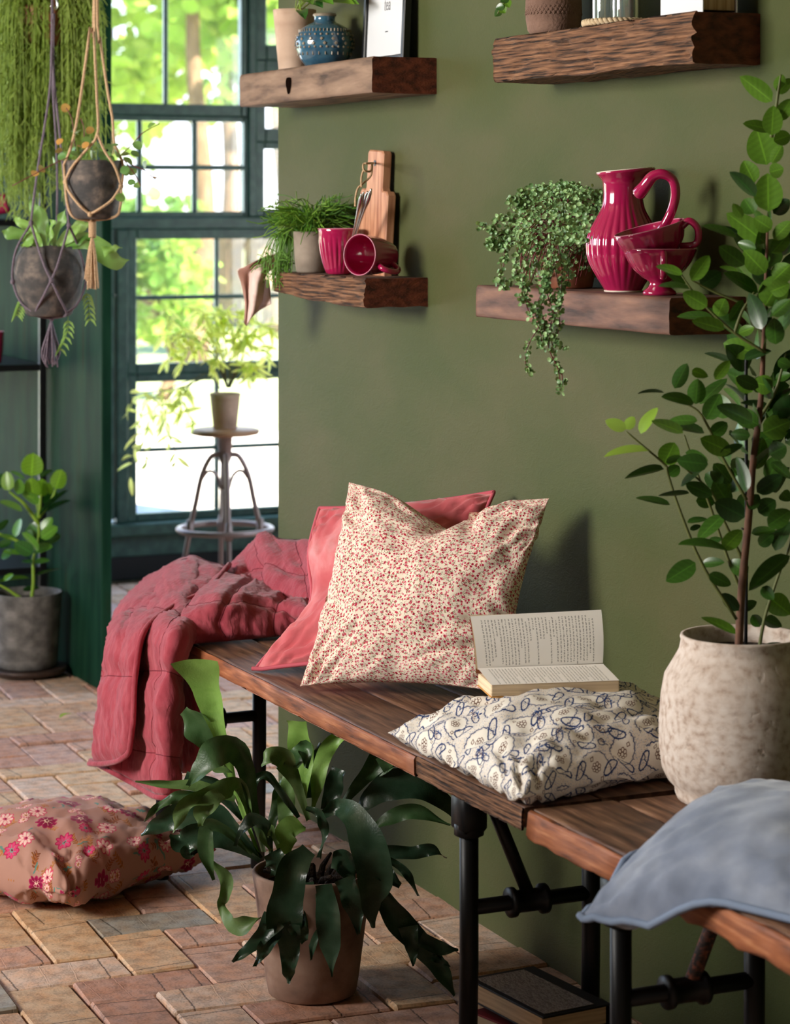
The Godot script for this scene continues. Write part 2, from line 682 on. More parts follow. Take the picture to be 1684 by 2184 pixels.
func floral_print() -> ImageTexture:
	var s := 1024
	var im := Image.create(s, s, false, Image.FORMAT_RGB8)
	im.fill(C(172, 130, 116))
	for i in 80:
		spray(im, R(0, s), R(0, s), R(0, TAU), 5, [C(176, 106, 48), C(190, 122, 66), C(160, 90, 56)][i % 3])
	for i in 34:
		var a := R(0, TAU)
		var x := R(0, s)
		var y := R(0, s)
		for k in 3:
			blob(im, x + k * 16 * cos(a), y + k * 16 * sin(a), 14, 5, a + R(-0.8, 0.8), C(92, 130, 120))
	for gx in 7:
		for gy in 7:
			var x := (gx + R(0.1, 0.9)) * s / 7.0
			var y := (gy + R(0.1, 0.9)) * s / 7.0
			match (gx * 3 + gy * 2 + rng.randi() % 2) % 4:
				0: flower(im, x, y, R(44, 58), C(132, 18, 62), C(160, 30, 80), C(226, 196, 170))
				1: flower(im, x, y, R(38, 52), C(226, 190, 178), C(198, 60, 98), C(200, 80, 110))
				2: flower(im, x, y, R(34, 48), C(206, 66, 110), C(172, 34, 82), C(120, 150, 140))
				3:
					for k in 3:
						flower(im, x + R(-30, 30), y + R(-30, 30), R(18, 26), C(228, 196, 186), C(190, 50, 92), C(190, 120, 60))
	return ImageTexture.create_from_image(im)

func page_print(sd: int) -> ImageTexture:
	rng.seed = sd
	var im := Image.create(600, 400, false, Image.FORMAT_RGB8)
	im.fill(C(255, 250, 244))
	# u runs along the spine, lines of type run away from it
	for line in 34:
		var x := 44 + line * 15.4
		var y := 34.0 if R(0, 1) > 0.2 else 58.0
		var last := 372.0 if R(0, 1) > 0.22 else R(120, 330)
		while y < last:
			var w := R(6, 26)
			for q in int(w / 3.0):
				im.fill_rect(Rect2i(int(x) - (2 if R(0, 1) < 0.25 else 0), int(y + q * 3.0), 5 if R(0, 1) < 0.4 else 4, 2), C(96, 92, 88))
			y += w + 5
	return ImageTexture.create_from_image(im)

func leaf_print() -> ImageTexture:
	var im := Image.create(128, 64, false, Image.FORMAT_RGB8)
	for x in 128:
		for y in 64:
			var a := absf(y - 31.5) / 31.5
			var v := 0.80 + 0.03 * sin(x * 0.3 + y * 0.2)
			var k := fposmod(x - a * 26.0, 16.0)
			if k < 1.4 and a > 0.06:
				v += 0.06
			if a < 0.05:
				v = 1.0
			im.set_pixel(x, y, Color(v, v, v * (0.98 if a < 0.05 else 1.0)))
	return ImageTexture.create_from_image(im)

func brick_print(sd: int) -> ImageTexture:
	rng.seed = sd
	var n := FastNoiseLite.new()
	n.seed = sd
	n.frequency = 0.02
	n.fractal_octaves = 5
	var im := Image.create(256, 128, false, Image.FORMAT_RGB8)
	var cuts := []
	for k in 4:
		cuts.append([256.0 * (k + R(0.25, 0.75)) / 4.0, R(-0.12, 0.12), R(0, 1) > 0.5])
	for x in 256:
		for y in 128:
			var v := 0.94 + 0.2 * n.get_noise_2d(x, y) + 0.16 * n.get_noise_2d(x * 6.0, y * 6.0 + 300)
			var fine := n.get_noise_2d(x * 14.0, y * 2.0)
			v += fine * 0.05
			for c in cuts:
				var d: float = absf(x - c[0] - (y - 64) * c[1] - 2.0 * n.get_noise_2d(y * 3.0, 50))
				if d < 1.3:
					v *= 0.6 if c[2] else 1.22
				elif d < 3.0:
					v *= 0.92
			if n.get_noise_2d(x * 9.0 + 90, y * 9.0) < -0.52:
				v *= 0.72
			v = clampf(v, 0.2, 1.0)
			var w := n.get_noise_2d(x * 0.8 + 500, y * 0.8)
			im.set_pixel(x, y, Color(v, v * (0.97 + 0.08 * w), v * (0.94 + 0.16 * w)))
	return ImageTexture.create_from_image(im)

func make_materials() -> void:
	var grain := ramp(3, 0.012, [[0.0, C(0, 0, 0)], [1.0, C(255, 255, 255)]], 512, false, 20.0)
	var fine := ramp(5, 0.05, [], 512)
	var crack := ramp(9, 0.02, [[0.0, C(0, 0, 0)], [0.16, C(90, 90, 90)], [0.3, C(190, 190, 190)], [1.0, C(255, 255, 255)]], 512, false, 24.0)
	var weave := Image.create(64, 64, false, Image.FORMAT_RGB8)
	for x in 64:
		for y in 64:
			var h := 0.5 + 0.25 * sin(x * TAU / 8.0) * (1.0 if (y / 4) % 2 else -1.0) + 0.2 * sin(y * TAU / 8.0 + x * 0.1)
			weave.set_pixel(x, y, Color(h, h, h))
	var woven := ImageTexture.create_from_image(weave)
	M.fine = fine
	M.woven = woven

	# walls and the room
	var ply := ramp(21, 0.006, [[0.0, C(70, 79, 46)], [0.45, C(78, 83, 52)], [1.0, C(88, 87, 60)]], 512, false, 60.0)
	var plyb := ramp(22, 0.035, [[0.0, C(0, 0, 0)], [0.42, C(120, 120, 120)], [0.5, C(255, 255, 255)], [0.58, C(120, 120, 120)], [1.0, C(0, 0, 0)]], 1024, false, 70.0, 3)
	M.wall = tmat(ply, Vector3(0.9, 0.9, 0.45), 0.62, plyb, 0.04)
	M.wall.metallic_specular = 0.22
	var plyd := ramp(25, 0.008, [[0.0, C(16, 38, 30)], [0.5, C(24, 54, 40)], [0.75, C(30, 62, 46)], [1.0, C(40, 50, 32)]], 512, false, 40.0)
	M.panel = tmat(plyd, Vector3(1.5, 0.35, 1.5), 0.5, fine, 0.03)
	M.panel.metallic_specular = 0.08
	M.frame = tmat(ramp(26, 0.02, [[0.0, C(50, 84, 80)], [0.6, C(64, 102, 96)], [1.0, C(76, 118, 110)]], 256), Vector3(3, 3, 3), 0.35, fine, 0.02)
	M.skirt = mat(C(24, 26, 30), 0.6)
	M.plaster = mat(C(112, 116, 106), 0.9)
	M.timber = tmat(ramp(27, 0.012, [[0.0, C(92, 72, 52)], [1.0, C(150, 120, 90)]], 256), Vector3(2, 2, 0.3), 0.8)
	var glass := StandardMaterial3D.new()
	glass.albedo_color = Color(1, 1, 1, 0.04)
	glass.transparency = BaseMaterial3D.TRANSPARENCY_ALPHA
	glass.roughness = 0.02
	M.glass = glass
	M.sand = tmat(ramp(28, 0.04, [[0.0, C(70, 58, 44)], [1.0, C(132, 112, 86)]], 256), Vector3(4, 4, 4), 1.0, fine, 0.3, true)
	M.bricks = []
	var prints := [brick_print(31), brick_print(32), brick_print(33)]
	for i in 9:
		var b := StandardMaterial3D.new()
		b.albedo_texture = prints[i % 3]
		b.albedo_color = [C(212, 176, 150), C(204, 164, 144), C(214, 182, 148), C(196, 152, 132), C(220, 192, 172), C(208, 172, 144), C(204, 168, 154), C(212, 178, 144), C(164, 160, 152)][i]
		b.roughness = 0.68
		b.heightmap_enabled = true
		b.heightmap_texture = prints[i % 3]
		b.heightmap_scale = 0.18
		M.bricks.append(b)

	# timber things
	var dark := ramp(41, 0.014, [[0.0, C(40, 26, 18)], [0.25, C(84, 56, 42)], [0.55, C(112, 80, 60)], [0.8, C(136, 100, 78)], [1.0, C(160, 126, 100)]], 512, false, 25.0)
	M.bench = tmat(dark, Vector3(7.0, 7.0, 0.7), 0.55, crack, 0.12)
	var orange := ramp(42, 0.014, [[0.0, C(66, 36, 22)], [0.3, C(124, 70, 42)], [0.7, C(160, 96, 60)], [1.0, C(192, 134, 94)]], 512, false, 25.0)
	M.edge = tmat(orange, Vector3(8.0, 8.0, 0.9), 0.6, crack, 0.08)
	var rough := ramp(43, 0.016, [[0.0, C(16, 9, 6)], [0.24, C(34, 20, 13)], [0.34, C(84, 56, 38)], [0.6, C(122, 84, 58)], [0.8, C(146, 104, 74)], [1.0, C(176, 136, 102)]], 1024, false, 14.0)
	M.rough = tmat(rough, Vector3(9.0, 9.0, 0.42), 0.85, rough, 0.9)
	var tan := ramp(44, 0.012, [[0.0, C(40, 28, 22)], [0.18, C(98, 76, 62)], [0.5, C(130, 104, 86)], [1.0, C(160, 132, 110)]], 512, false, 25.0)
	M.tan = tmat(tan, Vector3(4.5, 4.5, 0.7), 0.8, crack, 0.15)
	var plum := ramp(45, 0.012, [[0.0, C(44, 28, 24)], [0.3, C(92, 64, 54)], [0.6, C(116, 82, 68)], [1.0, C(146, 106, 84)]], 512, false, 25.0)
	M.plum = tmat(plum, Vector3(4.5, 4.5, 0.8), 0.7, fine, 0.05)
	var red := ramp(46, 0.01, [[0.0, C(44, 16, 10)], [0.3, C(84, 36, 24)], [0.6, C(108, 50, 34)], [1.0, C(132, 68, 46)]], 512, false, 40.0)
	M.red = tmat(red, Vector3(5.0, 9.0, 5.0), 0.6, fine, 0.06)
	M.board = tmat(ramp(47, 0.012, [[0.0, C(150, 92, 66)], [0.5, C(196, 140, 108)], [1.0, C(216, 166, 132)]], 512, false, 30.0), Vector3(9, 0.9, 9), 0.55)
	M.seat = tmat(ramp(48, 0.012, [[0.0, C(150, 108, 78)], [1.0, C(206, 164, 126)]], 256), Vector3(1.2, 6, 6), 0.5)
	M.iron = mat(C(24, 25, 28), 0.42, 0.35)
	M.rust = tmat(ramp(49, 0.05, [[0.0, C(28, 26, 27)], [0.5, C(40, 32, 30)], [0.62, C(120, 62, 44)], [1.0, C(150, 92, 70)]], 256), Vector3(6, 6, 6), 0.7)
	M.stool = mat(C(160, 142, 138), 0.4, 0.45)
	M.steel = mat(C(214, 214, 212), 0.18, 1.0)

	# pots and glazes
	M.terracotta = tmat(ramp(51, 0.01, [[0.0, C(112, 86, 74)], [0.5, C(150, 120, 104)], [1.0, C(172, 146, 130)]], 512), Vector3(3, 3, 3), 0.8, fine, 0.04)
	M.whitepot = tmat(ramp(52, 0.02, [[0.0, C(140, 114, 98)], [0.3, C(186, 166, 152)], [0.5, C(206, 191, 180)], [1.0, C(222, 212, 204)]], 1024, false, 0.0, 8), Vector3(2.6, 2.6, 2.6), 0.85, ramp(53, 0.03, [[0.0, C(0, 0, 0)], [0.25, C(200, 200, 200)], [1.0, C(255, 255, 255)]], 512), 0.12)
	M.greypot = tmat(ramp(54, 0.012, [[0.0, C(66, 64, 62)], [0.5, C(104, 101, 98)], [1.0, C(146, 142, 138)]], 512), Vector3(3, 3, 3), 0.75, fine, 0.06)
	M.darkpot = tmat(ramp(55, 0.012, [[0.0, C(44, 44, 46)], [0.5, C(70, 68, 68)], [0.66, C(98, 90, 86)], [1.0, C(150, 134, 122)]], 512, false, 0.0, 6), Vector3(4, 4, 4), 0.8, fine, 0.06)
	M.palepot = tmat(ramp(56, 0.01, [[0.0, C(168, 138, 118)], [1.0, C(224, 198, 178)]], 256), Vector3(4, 4, 4), 0.85, fine, 0.03)
	M.stonepot = tmat(ramp(57, 0.012, [[0.0, C(120, 108, 96)], [1.0, C(168, 154, 140)]], 256), Vector3(5, 5, 5), 0.85, fine, 0.03)
	M.claypot = tmat(ramp(58, 0.012, [[0.0, C(104, 78, 66)], [1.0, C(150, 118, 102)]], 256), Vector3(5, 5, 5), 0.9, fine, 0.12)
	M.copper = tmat(ramp(59, 0.02, [[0.0, C(110, 62, 44)], [1.0, C(176, 112, 84)]], 256), Vector3(5, 5, 5), 0.6)
	M.saucer = tmat(ramp(60, 0.02, [[0.0, C(40, 30, 26)], [1.0, C(84, 62, 52)]], 256), Vector3(5, 5, 5), 0.5)
	M.soil = tmat(ramp(61, 0.06, [[0.0, C(22, 16, 12)], [1.0, C(70, 52, 38)]], 256), Vector3(6, 6, 6), 1.0, fine, 0.6)
	var pink := mat(C(166, 24, 78), 0.12)
	pink.clearcoat_enabled = true
	pink.clearcoat = 1.0
	pink.clearcoat_roughness = 0.04
	M.pink = pink
	M.rim = mat(C(212, 134, 158), 0.3)
	M.cream = mat(C(226, 214, 200), 0.3)
	var blue := tmat(ramp(62, 0.02, [[0.0, C(30, 60, 82)], [0.5, C(54, 96, 122)], [1.0, C(90, 122, 134)]], 256), Vector3(5, 5, 5), 0.16)
	blue.clearcoat_enabled = true
	blue.clearcoat = 0.8
	blue.clearcoat_roughness = 0.08
	M.blue = blue
	M.relief = mat(C(150, 136, 118), 0.4)

	# cloth
	M.ditsy = cloth(ditsy_print(), woven, 0.03, Vector3(1.25, 1.25, 1), 0.1)
	M.paisley = cloth(paisley_print(), woven, 0.03, Vector3(1.35, 1.35, 1), 0.1)
	M.floral = cloth(floral_print(), woven, 0.03, Vector3(1.25, 1.25, 1), 0.2)
	var coral := ramp(71, 0.006, [[0.0, C(184, 80, 88)], [0.45, C(200, 100, 106)], [0.7, C(210, 120, 124)], [1.0, C(218, 150, 154)]], 512, false, 40.0)
	M.coral = cloth(coral, fine, 0.02, Vector3(1, 1, 1), 0.7)
	M.coraledge = mat(C(192, 88, 102), 0.9)
	var velvet := ramp(72, 0.006, [[0.0, C(104, 114, 134)], [0.5, C(128, 138, 158)], [1.0, C(158, 166, 182)]], 512, false, 40.0)
	M.velvet = cloth(velvet, fine, 0.02, Vector3(1, 1, 1), 0.8)
	M.velvetedge = mat(C(124, 140, 166), 0.9)
	var quilt := ramp(73, 0.02, [[0.0, C(140, 54, 66)], [0.5, C(160, 68, 80)], [1.0, C(180, 92, 102)]], 512)
	var crinkle := ramp(74, 0.03, [[0.0, C(0, 0, 0)], [1.0, C(255, 255, 255)]], 512, false, 20.0)
	var q := tmat(quilt, Vector3(3.5, 1.6, 3.5), 0.92, crinkle, 0.25)
	q.rim_enabled = true
	q.rim = 0.35
	q.rim_tint = 0.7
	q.metallic_specular = 0.2
	M.quilt = q
	M.piping = mat(C(172, 66, 80), 0.9)
	M.stitch = mat(C(112, 30, 44), 0.95)
	var lin := tmat(ramp(75, 0.02, [[0.0, C(226, 196, 186)], [1.0, C(242, 218, 208)]], 256), Vector3(6, 6, 6), 0.95, crinkle, 0.1)
	lin.backlight_enabled = true
	lin.backlight = Color(0.4, 0.3, 0.22)
	M.linen = lin
	M.jute = tmat(ramp(76, 0.06, [[0.0, C(186, 148, 112)], [1.0, C(232, 202, 166)]], 256), Vector3(12, 12, 12), 0.95, fine, 0.2)
	M.cord = tmat(ramp(77, 0.06, [[0.0, C(96, 84, 98)], [1.0, C(142, 130, 142)]], 256), Vector3(12, 12, 12), 0.95, fine, 0.2)
	M.rope = tmat(ramp(78, 0.05, [[0.0, C(186, 160, 124)], [1.0, C(226, 208, 178)]], 256), Vector3(12, 12, 12), 0.95)

	# leaves
	M.ficus = [green(C(60, 104, 36), 0.32, 0.4), green(C(76, 124, 42), 0.3, 0.45), green(C(48, 88, 38), 0.32, 0.35), green(C(112, 162, 50), 0.35, 0.55)]
	var vt := leaf_print()
	for m in M.ficus:
		m.albedo_texture = vt
	M.young = green(C(128, 168, 52), 0.4, 0.6)
	M.vein = green(C(130, 156, 70), 0.5, 0.4)
	var fr := []
	for i in 4:
		var c: Color = [C(54, 88, 44), C(34, 62, 40), C(88, 120, 60), C(124, 168, 72)][i]
		var t := tmat(ramp(80 + i, 0.012, [[0.0, c.darkened(0.15)], [0.5, c.lightened(0.05)], [1.0, c.lightened(0.14)]], 256), Vector3(8, 8, 8), [0.4, 0.3, 0.45, 0.45][i], fine, 0.03)
		t.backlight_enabled = true
		t.backlight = Color(0.3, 0.34, 0.12)
		fr.append(t)
	M.frond = fr
	M.lime = [green(C(150, 206, 62), 0.3, 0.7), green(C(122, 186, 66), 0.25, 0.55), green(C(74, 132, 64), 0.25, 0.4)]
	for m in M.lime:
		m.albedo_texture = vt
	M.stemgreen = green(C(140, 176, 50), 0.5, 0.4)
	M.bark = tmat(ramp(86, 0.04, [[0.0, C(70, 44, 32)], [1.0, C(128, 88, 66)]], 256), Vector3(10, 3, 10), 0.8)
	M.twig = green(C(92, 98, 48), 0.6, 0.2)
	M.redstem = green(C(110, 40, 46), 0.5, 0.2)
	M.pilea = [green(C(120, 162, 104), 0.4, 0.4), green(C(148, 186, 124), 0.45, 0.45), green(C(92, 132, 80), 0.4, 0.35)]
	M.grass = [green(C(104, 156, 50), 0.45, 0.45), green(C(134, 182, 66), 0.45, 0.5), green(C(74, 126, 44), 0.45, 0.4)]
	M.moss = [green(C(128, 158, 56), 0.55, 0.6), green(C(152, 178, 78), 0.55, 0.6)]
	M.bamboo = [green(C(150, 216, 80), 0.45, 1.2), green(C(128, 200, 74), 0.45, 1.1), green(C(180, 228, 104), 0.45, 1.2)]
	M.hoya = [green(C(84, 138, 70), 0.35, 0.5), green(C(196, 140, 70), 0.4, 0.5), green(C(104, 156, 74), 0.35, 0.5)]
	M.stag = [green(C(92, 142, 60), 0.45, 0.45), green(C(124, 170, 78), 0.45, 0.5)]
	M.tree = [green(C(116, 160, 52), 0.6, 0.7), green(C(146, 182, 66), 0.6, 0.8), green(C(92, 138, 52), 0.6, 0.6)]
	M.trunk = tmat(ramp(88, 0.03, [[0.0, C(96, 76, 58)], [1.0, C(150, 124, 98)]], 256), Vector3(2, 0.6, 2), 0.9)
	M.lawn = tmat(ramp(89, 0.05, [[0.0, C(130, 150, 96)], [1.0, C(190, 196, 150)]], 256), Vector3(0.5, 0.5, 0.5), 1.0, null, 0.0, true)
	M.gravel = tmat(ramp(90, 0.05, [[0.0, C(196, 188, 172)], [1.0, C(230, 224, 210)]], 256), Vector3(0.7, 0.7, 0.7), 1.0, null, 0.0, true)

	# books and print
	M.paper = mat(C(238, 226, 200), 0.9)
	M.pages = tmat(ramp(91, 0.01, [[0.0, C(196, 170, 136)], [1.0, C(238, 216, 182)]], 256), Vector3(2, 60, 2), 0.9)
	M.white = mat(C(216, 218, 224), 0.7)
	M.black = mat(C(16, 16, 18), 0.4)
	M.painted_hollow = mat(C(18, 11, 8), 1.0)  # shade inside the knot, put into the colour
	M.painted_hollow.metallic_specular = 0.0
	M.ink = mat(C(90, 90, 96), 0.8)

func pane(parent: Node3D, a: Vector3, z: Vector3) -> void:
	part("pane", one_box(a, z, 0.0005), M.glass, parent, true)

# one old window: outer stiles and rails, glazing bars and panes; z is the inner face
func window(called: String, label: String, x0: float, x1: float, ys: Array, xs: Array, stile: float, rail: float, bar: float, z: float) -> void:
	var w := thing(called, label, "window", Vector3(x0, ys[0], z))
	w.set_meta("kind", "structure")
	var y0: float = ys[0]
	var y1: float = ys[ys.size() - 1]
	for s in 2:
		var a := x0 if s == 0 else x1 - stile
		part("stile", one_box(V(a, y0, z - 0.045), V(a + stile, y1, z), 0.004), M.frame, w, true)
		var b := y0 if s == 0 else y1 - rail
		part("rail", one_box(V(x0 + stile, b, z - 0.043), V(x1 - stile, b + rail, z - 0.002), 0.004), M.frame, w, true)
	for i in range(1, xs.size() - 1):
		part("glazing_bar", one_box(V(xs[i] - bar / 2, y0 + rail, z - 0.036), V(xs[i] + bar / 2, y1 - rail, z - 0.008), 0.005), M.frame, w, true)
	for i in range(1, ys.size() - 1):
		part("glazing_bar", one_box(V(x0 + stile, ys[i] - bar / 2, z - 0.035), V(x1 - stile, ys[i] + bar / 2, z - 0.009), 0.005), M.frame, w, true)
	for i in xs.size() - 1:
		for j in ys.size() - 1:
			var ax: float = xs[i] + (stile if i == 0 else bar / 2)
			var bx: float = xs[i + 1] - (stile if i == xs.size() - 2 else bar / 2)
			var ay: float = ys[j] + (rail if j == 0 else bar / 2)
			var by: float = ys[j + 1] - (rail if j == ys.size() - 2 else bar / 2)
			pane(w, V(ax, ay, z - 0.024), V(bx, by, z - 0.020))

func build_room() -> void:
	# the floor: a sand bed with clay bricks laid in herringbone
	var fl := struct("floor", one_box(V(-4.7, -0.3, -9.4), V(2.7, -0.016, 1.2)), M.sand, "clay brick floor laid in a herringbone pattern of pinkish and ochre bricks", "floor")
	var shapes := []
	for k in 6:
		rng.seed = 100 + k
		var mb := MB.new()
		mb.box(Vector3.ZERO, Vector3(0.2455 + R(-0.002, 0.002), 0.05, 0.1205 + R(-0.002, 0.002)), 0.0042)
		for i in mb.v.size():
			var p := mb.v[i]
			mb.uv[i] = Vector2(p.x / 0.243 + 0.5, p.z / 0.1185 + 0.5)
			if p.y > 0:
				mb.v[i] += Vector3(0, 0.003 * sin(p.x * 31 + k * 2.0) * cos(p.z * 40 + k), 0)
		shapes.append(mb.mesh(Vector3.ZERO, true))
	var rest := MB.new()
	var spots := []
	var w := 0.125
	var turn := Basis(Vector3.UP, deg_to_rad(-2.0))
	for i in range(-40, 44):
		for j in range(-40, 44):
			var k := posmod(i - j, 4)
			if k != 0 and k != 3:
				continue
			var c := Vector3((i + 1.0) * w, 0, (j + 0.5) * w) if k == 0 else Vector3((i + 0.5) * w, 0, (j + 1.0) * w)
			c = turn * (c + V(0.02, 0, 0.05)) + V(-1.0, 0, -4.6)
			if c.x > (0.11 if c.z > -5.6 else 2.3) or c.x < -4.4 or c.z < -9.0 or c.z > 0.8:
				continue
			# how the photograph's side of the room sees it
			var d := c - V(-2.169, 0, 0)
			var far := d.x * 0.4077 - d.z * 0.913
			var side := (d.x * 0.913 + d.z * 0.4077) / maxf(far, 0.1)
			var seen := far > 3.9 and side > -0.185 and side < 0.14 and not (c.x > -0.1 and c.z < -5.6 and c.z > -8.9 and side < -0.125)
			spots.append([far if seen else far + 100.0, c, k])
	spots.sort_custom(func(a, b): return a[0] < b[0])
	for n in spots.size():
		rng.seed = 5000 + n
		var c: Vector3 = spots[n][1]
		var t := Basis(Vector3.UP, R(-0.02, 0.02)) * turn
		if spots[n][2] == 3:
			t = t * Basis(Vector3.UP, PI / 2)
		if rng.randf() < 0.5:
			t = t * Basis(Vector3.UP, PI)
		t = t * Basis(Vector3.RIGHT, R(-0.014, 0.014)) * Basis(Vector3.BACK, R(-0.009, 0.009))
		var at := c + V(R(-0.002, 0.002), -0.0265 + R(-0.004, 0.002), R(-0.002, 0.002))
		if n < 300:
			var o := MeshInstance3D.new()
			o.name = "brick"
			o.mesh = shapes[rng.randi() % 6]
			o.material_override = M.bricks[rng.randi() % 8 if rng.randf() < 0.97 else 8]
			o.transform = Transform3D(t, at)
			fl.add_child(o, true)
		else:
			var b := MB.new()
			b.box(Vector3.ZERO, Vector3(0.2455, 0.05, 0.1205), 0.004)
			for q in b.v.size():
				b.uv[q] = Vector2(b.v[q].x / 0.243 + 0.5, b.v[q].z / 0.1185 + 0.5)
			rest.join(b, Transform3D(t, at))
	stuff(part("brick_paving", rest, M.bricks[4], fl, true))

	# walls
	struct("wall_right", one_box(V(0, -0.1, -5.561), V(0.1, 3.3, 1.1), 0.004), M.wall, "long green painted plywood wall carrying the four beam shelves", "wall")
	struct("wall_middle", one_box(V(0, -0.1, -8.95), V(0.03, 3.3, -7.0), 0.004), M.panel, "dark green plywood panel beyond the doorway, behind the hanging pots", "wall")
	struct("wall_back", one_box(V(-4.7, -0.1, 1.0), V(2.6, 3.4, 1.15)), M.plaster, "plain wall behind the camera", "wall")
	var ann := MB.new()
	ann.span(V(2.45, -0.1, -9.2), V(2.6, 0.75, 1.1))
	ann.span(V(2.45, 2.45, -9.2), V(2.6, 3.4, 1.1))
	ann.span(V(2.45, 0.7, -9.2), V(2.6, 2.5, -7.25))
	ann.span(V(2.45, 0.7, -5.15), V(2.6, 2.5, 1.1))
	struct("wall_annex", ann, M.panel, "unseen green side wall with an unseen window, in the room beyond the doorway", "wall")
	struct("ceiling", one_box(V(-4.7, 3.25, -9.3), V(2.6, 3.4, 1.15)), M.timber, "timber ceiling of the garden room", "ceiling")
	var left := MB.new()
	left.span(V(-4.65, -0.1, -9.2), V(-4.5, 1.55, 1.0))
	left.span(V(-4.65, 2.85, -9.2), V(-4.5, 3.3, 1.0))
	for z in [[-9.2, -5.2], [-3.2, 1.0]]:
		left.span(V(-4.65, 1.55, z[0]), V(-4.5, 2.85, z[1]))
	struct("wall_left", left, M.plaster, "unseen left wall with an opening for the unseen window facing the green wall", "wall")

	# the window wall at the far end
	var z := -9.15
	var far := MB.new()
	far.span(V(-4.6, -0.1, z - 0.1), V(2.55, 0.165, z), 0.004)
	far.span(V(-4.6, 2.75, z - 0.1), V(2.55, 3.3, z))
	far.span(V(-4.6, 0.1, z - 0.1), V(-4.3, 2.8, z))
	struct("wall_far", far, M.frame, "dark green boarded base and head of the far window wall", "wall")
	struct("baseboard_far", one_box(V(-4.5, -0.01, z - 0.02), V(2.45, 0.078, z + 0.012)), M.skirt, "black baseboard under the far windows", "baseboard")
	struct("trim_1", one_box(V(-0.05, 0.162, z - 0.05), V(2.45, 0.21, z + 0.06), 0.006), M.frame, "green window sill along the far windows", "trim")
	struct("trim_2", one_box(V(0.3, 1.359, z - 0.06), V(2.45, 1.409, z + 0.012), 0.006), M.frame, "green cross beam between the upper and lower far windows", "trim")
	struct("trim_3", one_box(V(1.271, 1.407, z - 0.06), V(1.307, 2.8, z + 0.014), 0.006), M.frame, "upright green post between the wide and narrow upper windows", "trim")
	struct("trim_4", one_box(V(0.722, 0.208, z - 0.06), V(0.77, 1.361, z + 0.014), 0.006), M.frame, "upright green post between the lower windows", "trim")
	window("window_1", "large upper window with two tall panes, left of the post", 0.538, 1.271, [1.808, 2.75], [0.538, 0.932, 1.271], 0.026, 0.046, 0.017, z)
	window("window_2", "upper window of six small panes below the two tall ones", 0.595, 1.271, [1.407, 1.604, 1.808], [0.595, 0.824, 1.053, 1.271], 0.014, 0.022, 0.02, z)
	var xr := 1.307
	window("window_3", "lowest narrow upper window right of the post", xr, 2.45, [1.409, 1.708], [xr, 1.75, 2.1, 2.45], 0.036, 0.028, 0.02, z)
	window("window_4", "middle narrow upper window right of the post", xr, 2.45, [1.708, 2.037], [xr, 1.75, 2.1, 2.45], 0.042, 0.055, 0.02, z)
	window("window_5", "topmost narrow window right of the post", xr, 2.45, [2.037, 2.75], [xr, 1.75, 2.1, 2.45], 0.046, 0.062, 0.02, z)
	window("window_6", "small lower left window pane beside the dark panel", 0.37, 0.72, [1.102, 1.402], [0.37, 0.72], 0.022, 0.036, 0.02, z)
	window("window_7", "tall narrow lower left window of three panes beside the dark panel", 0.37, 0.72, [0.226, 0.515, 0.792, 1.102], [0.37, 0.72], 0.028, 0.04, 0.018, z)
	var xa := 0.77
	var xm := 1.146
	window("window_8", "large lower window of four panes behind the leafy stool plant", xa, 2.45, [0.791, 1.09, 1.361], [xa, xm, 1.75, 2.45], 0.038, 0.04, 0.017, z)
	window("window_9", "lowest large window of four panes behind the stool", xa, 2.45, [0.21, 0.49, 0.791], [xa, xm, 1.75, 2.45], 0.038, 0.032, 0.017, z)
	window("window_10", "unseen wide window of the far wall, out of view, placed to light the floor", -4.3, 0.3, [0.165, 1.0, 1.85, 2.75], [-4.3, -3.4, -2.5, -1.6, -0.7, 0.3], 0.05, 0.05, 0.025, z)  # out of view; its light falls on the far floor
	var o := thing("window_11", "unseen wide window in the left wall, placed to light the shelves and green wall", "window", V(-4.57, 1.55, -4.2))
	o.set_meta("kind", "structure")  # out of view; height and width set for the light on the green wall
	for s in 2:
		part("stile", one_box(V(-4.6, 1.55, -5.2 if s == 0 else -3.25), V(-4.55, 2.85, -5.15 if s == 0 else -3.2)), M.frame, o, true)
		part("rail", one_box(V(-4.6, 1.55 if s == 0 else 2.8, -5.15), V(-4.55, 1.6 if s == 0 else 2.85, -3.25)), M.frame, o, true)
	for s in [1, 2, 3]:
		part("glazing_bar", one_box(V(-4.59, 1.6, lerpf(-5.2, -3.2, s / 4.0) - 0.014), V(-4.56, 2.8, lerpf(-5.2, -3.2, s / 4.0) + 0.014)), M.frame, o, true)
	part("glazing_bar", one_box(V(-4.588, 2.19, -5.15), V(-4.562, 2.218, -3.25)), M.frame, o, true)
	pane(o, V(-4.577, 1.6, -5.15), V(-4.573, 2.8, -3.25))

	# unseen cabinet, out of view, placed to shade the floor and wall under the bench
	o = thing("unseen_sideboard", "unseen two door box out of view, placed to shade the floor by the near bench", "cabinet", V(-1.8, 0, -3.5))
	part("body", one_box(V(-2.1, 0.06, -4.1), V(-1.48, 0.81, -3.12), 0.006), M.timber, o, true)
	part("worktop", one_box(V(-2.13, 0.81, -4.13), V(-1.45, 0.84, -3.1), 0.006), M.bench, o, true)
	for k in 2:
		part("door", one_box(V(-1.48, 0.1, -4.07 + k * 0.47), V(-1.462, 0.78, -3.62 + k * 0.47), 0.004), M.timber, o, true)
	for k in 4:
		part("foot", one_box(V(-2.06 if k % 2 else -1.55, 0.0, -4.07 if k < 2 else -3.22), V(-2.0 if k % 2 else -1.49, 0.06, -4.01 if k < 2 else -3.16), 0.004), M.timber, o, true)
	o = thing("window_12", "unseen side window beyond the doorway, placed to light the window frames and stool", "window", V(2.5, 0.75, -6.2))
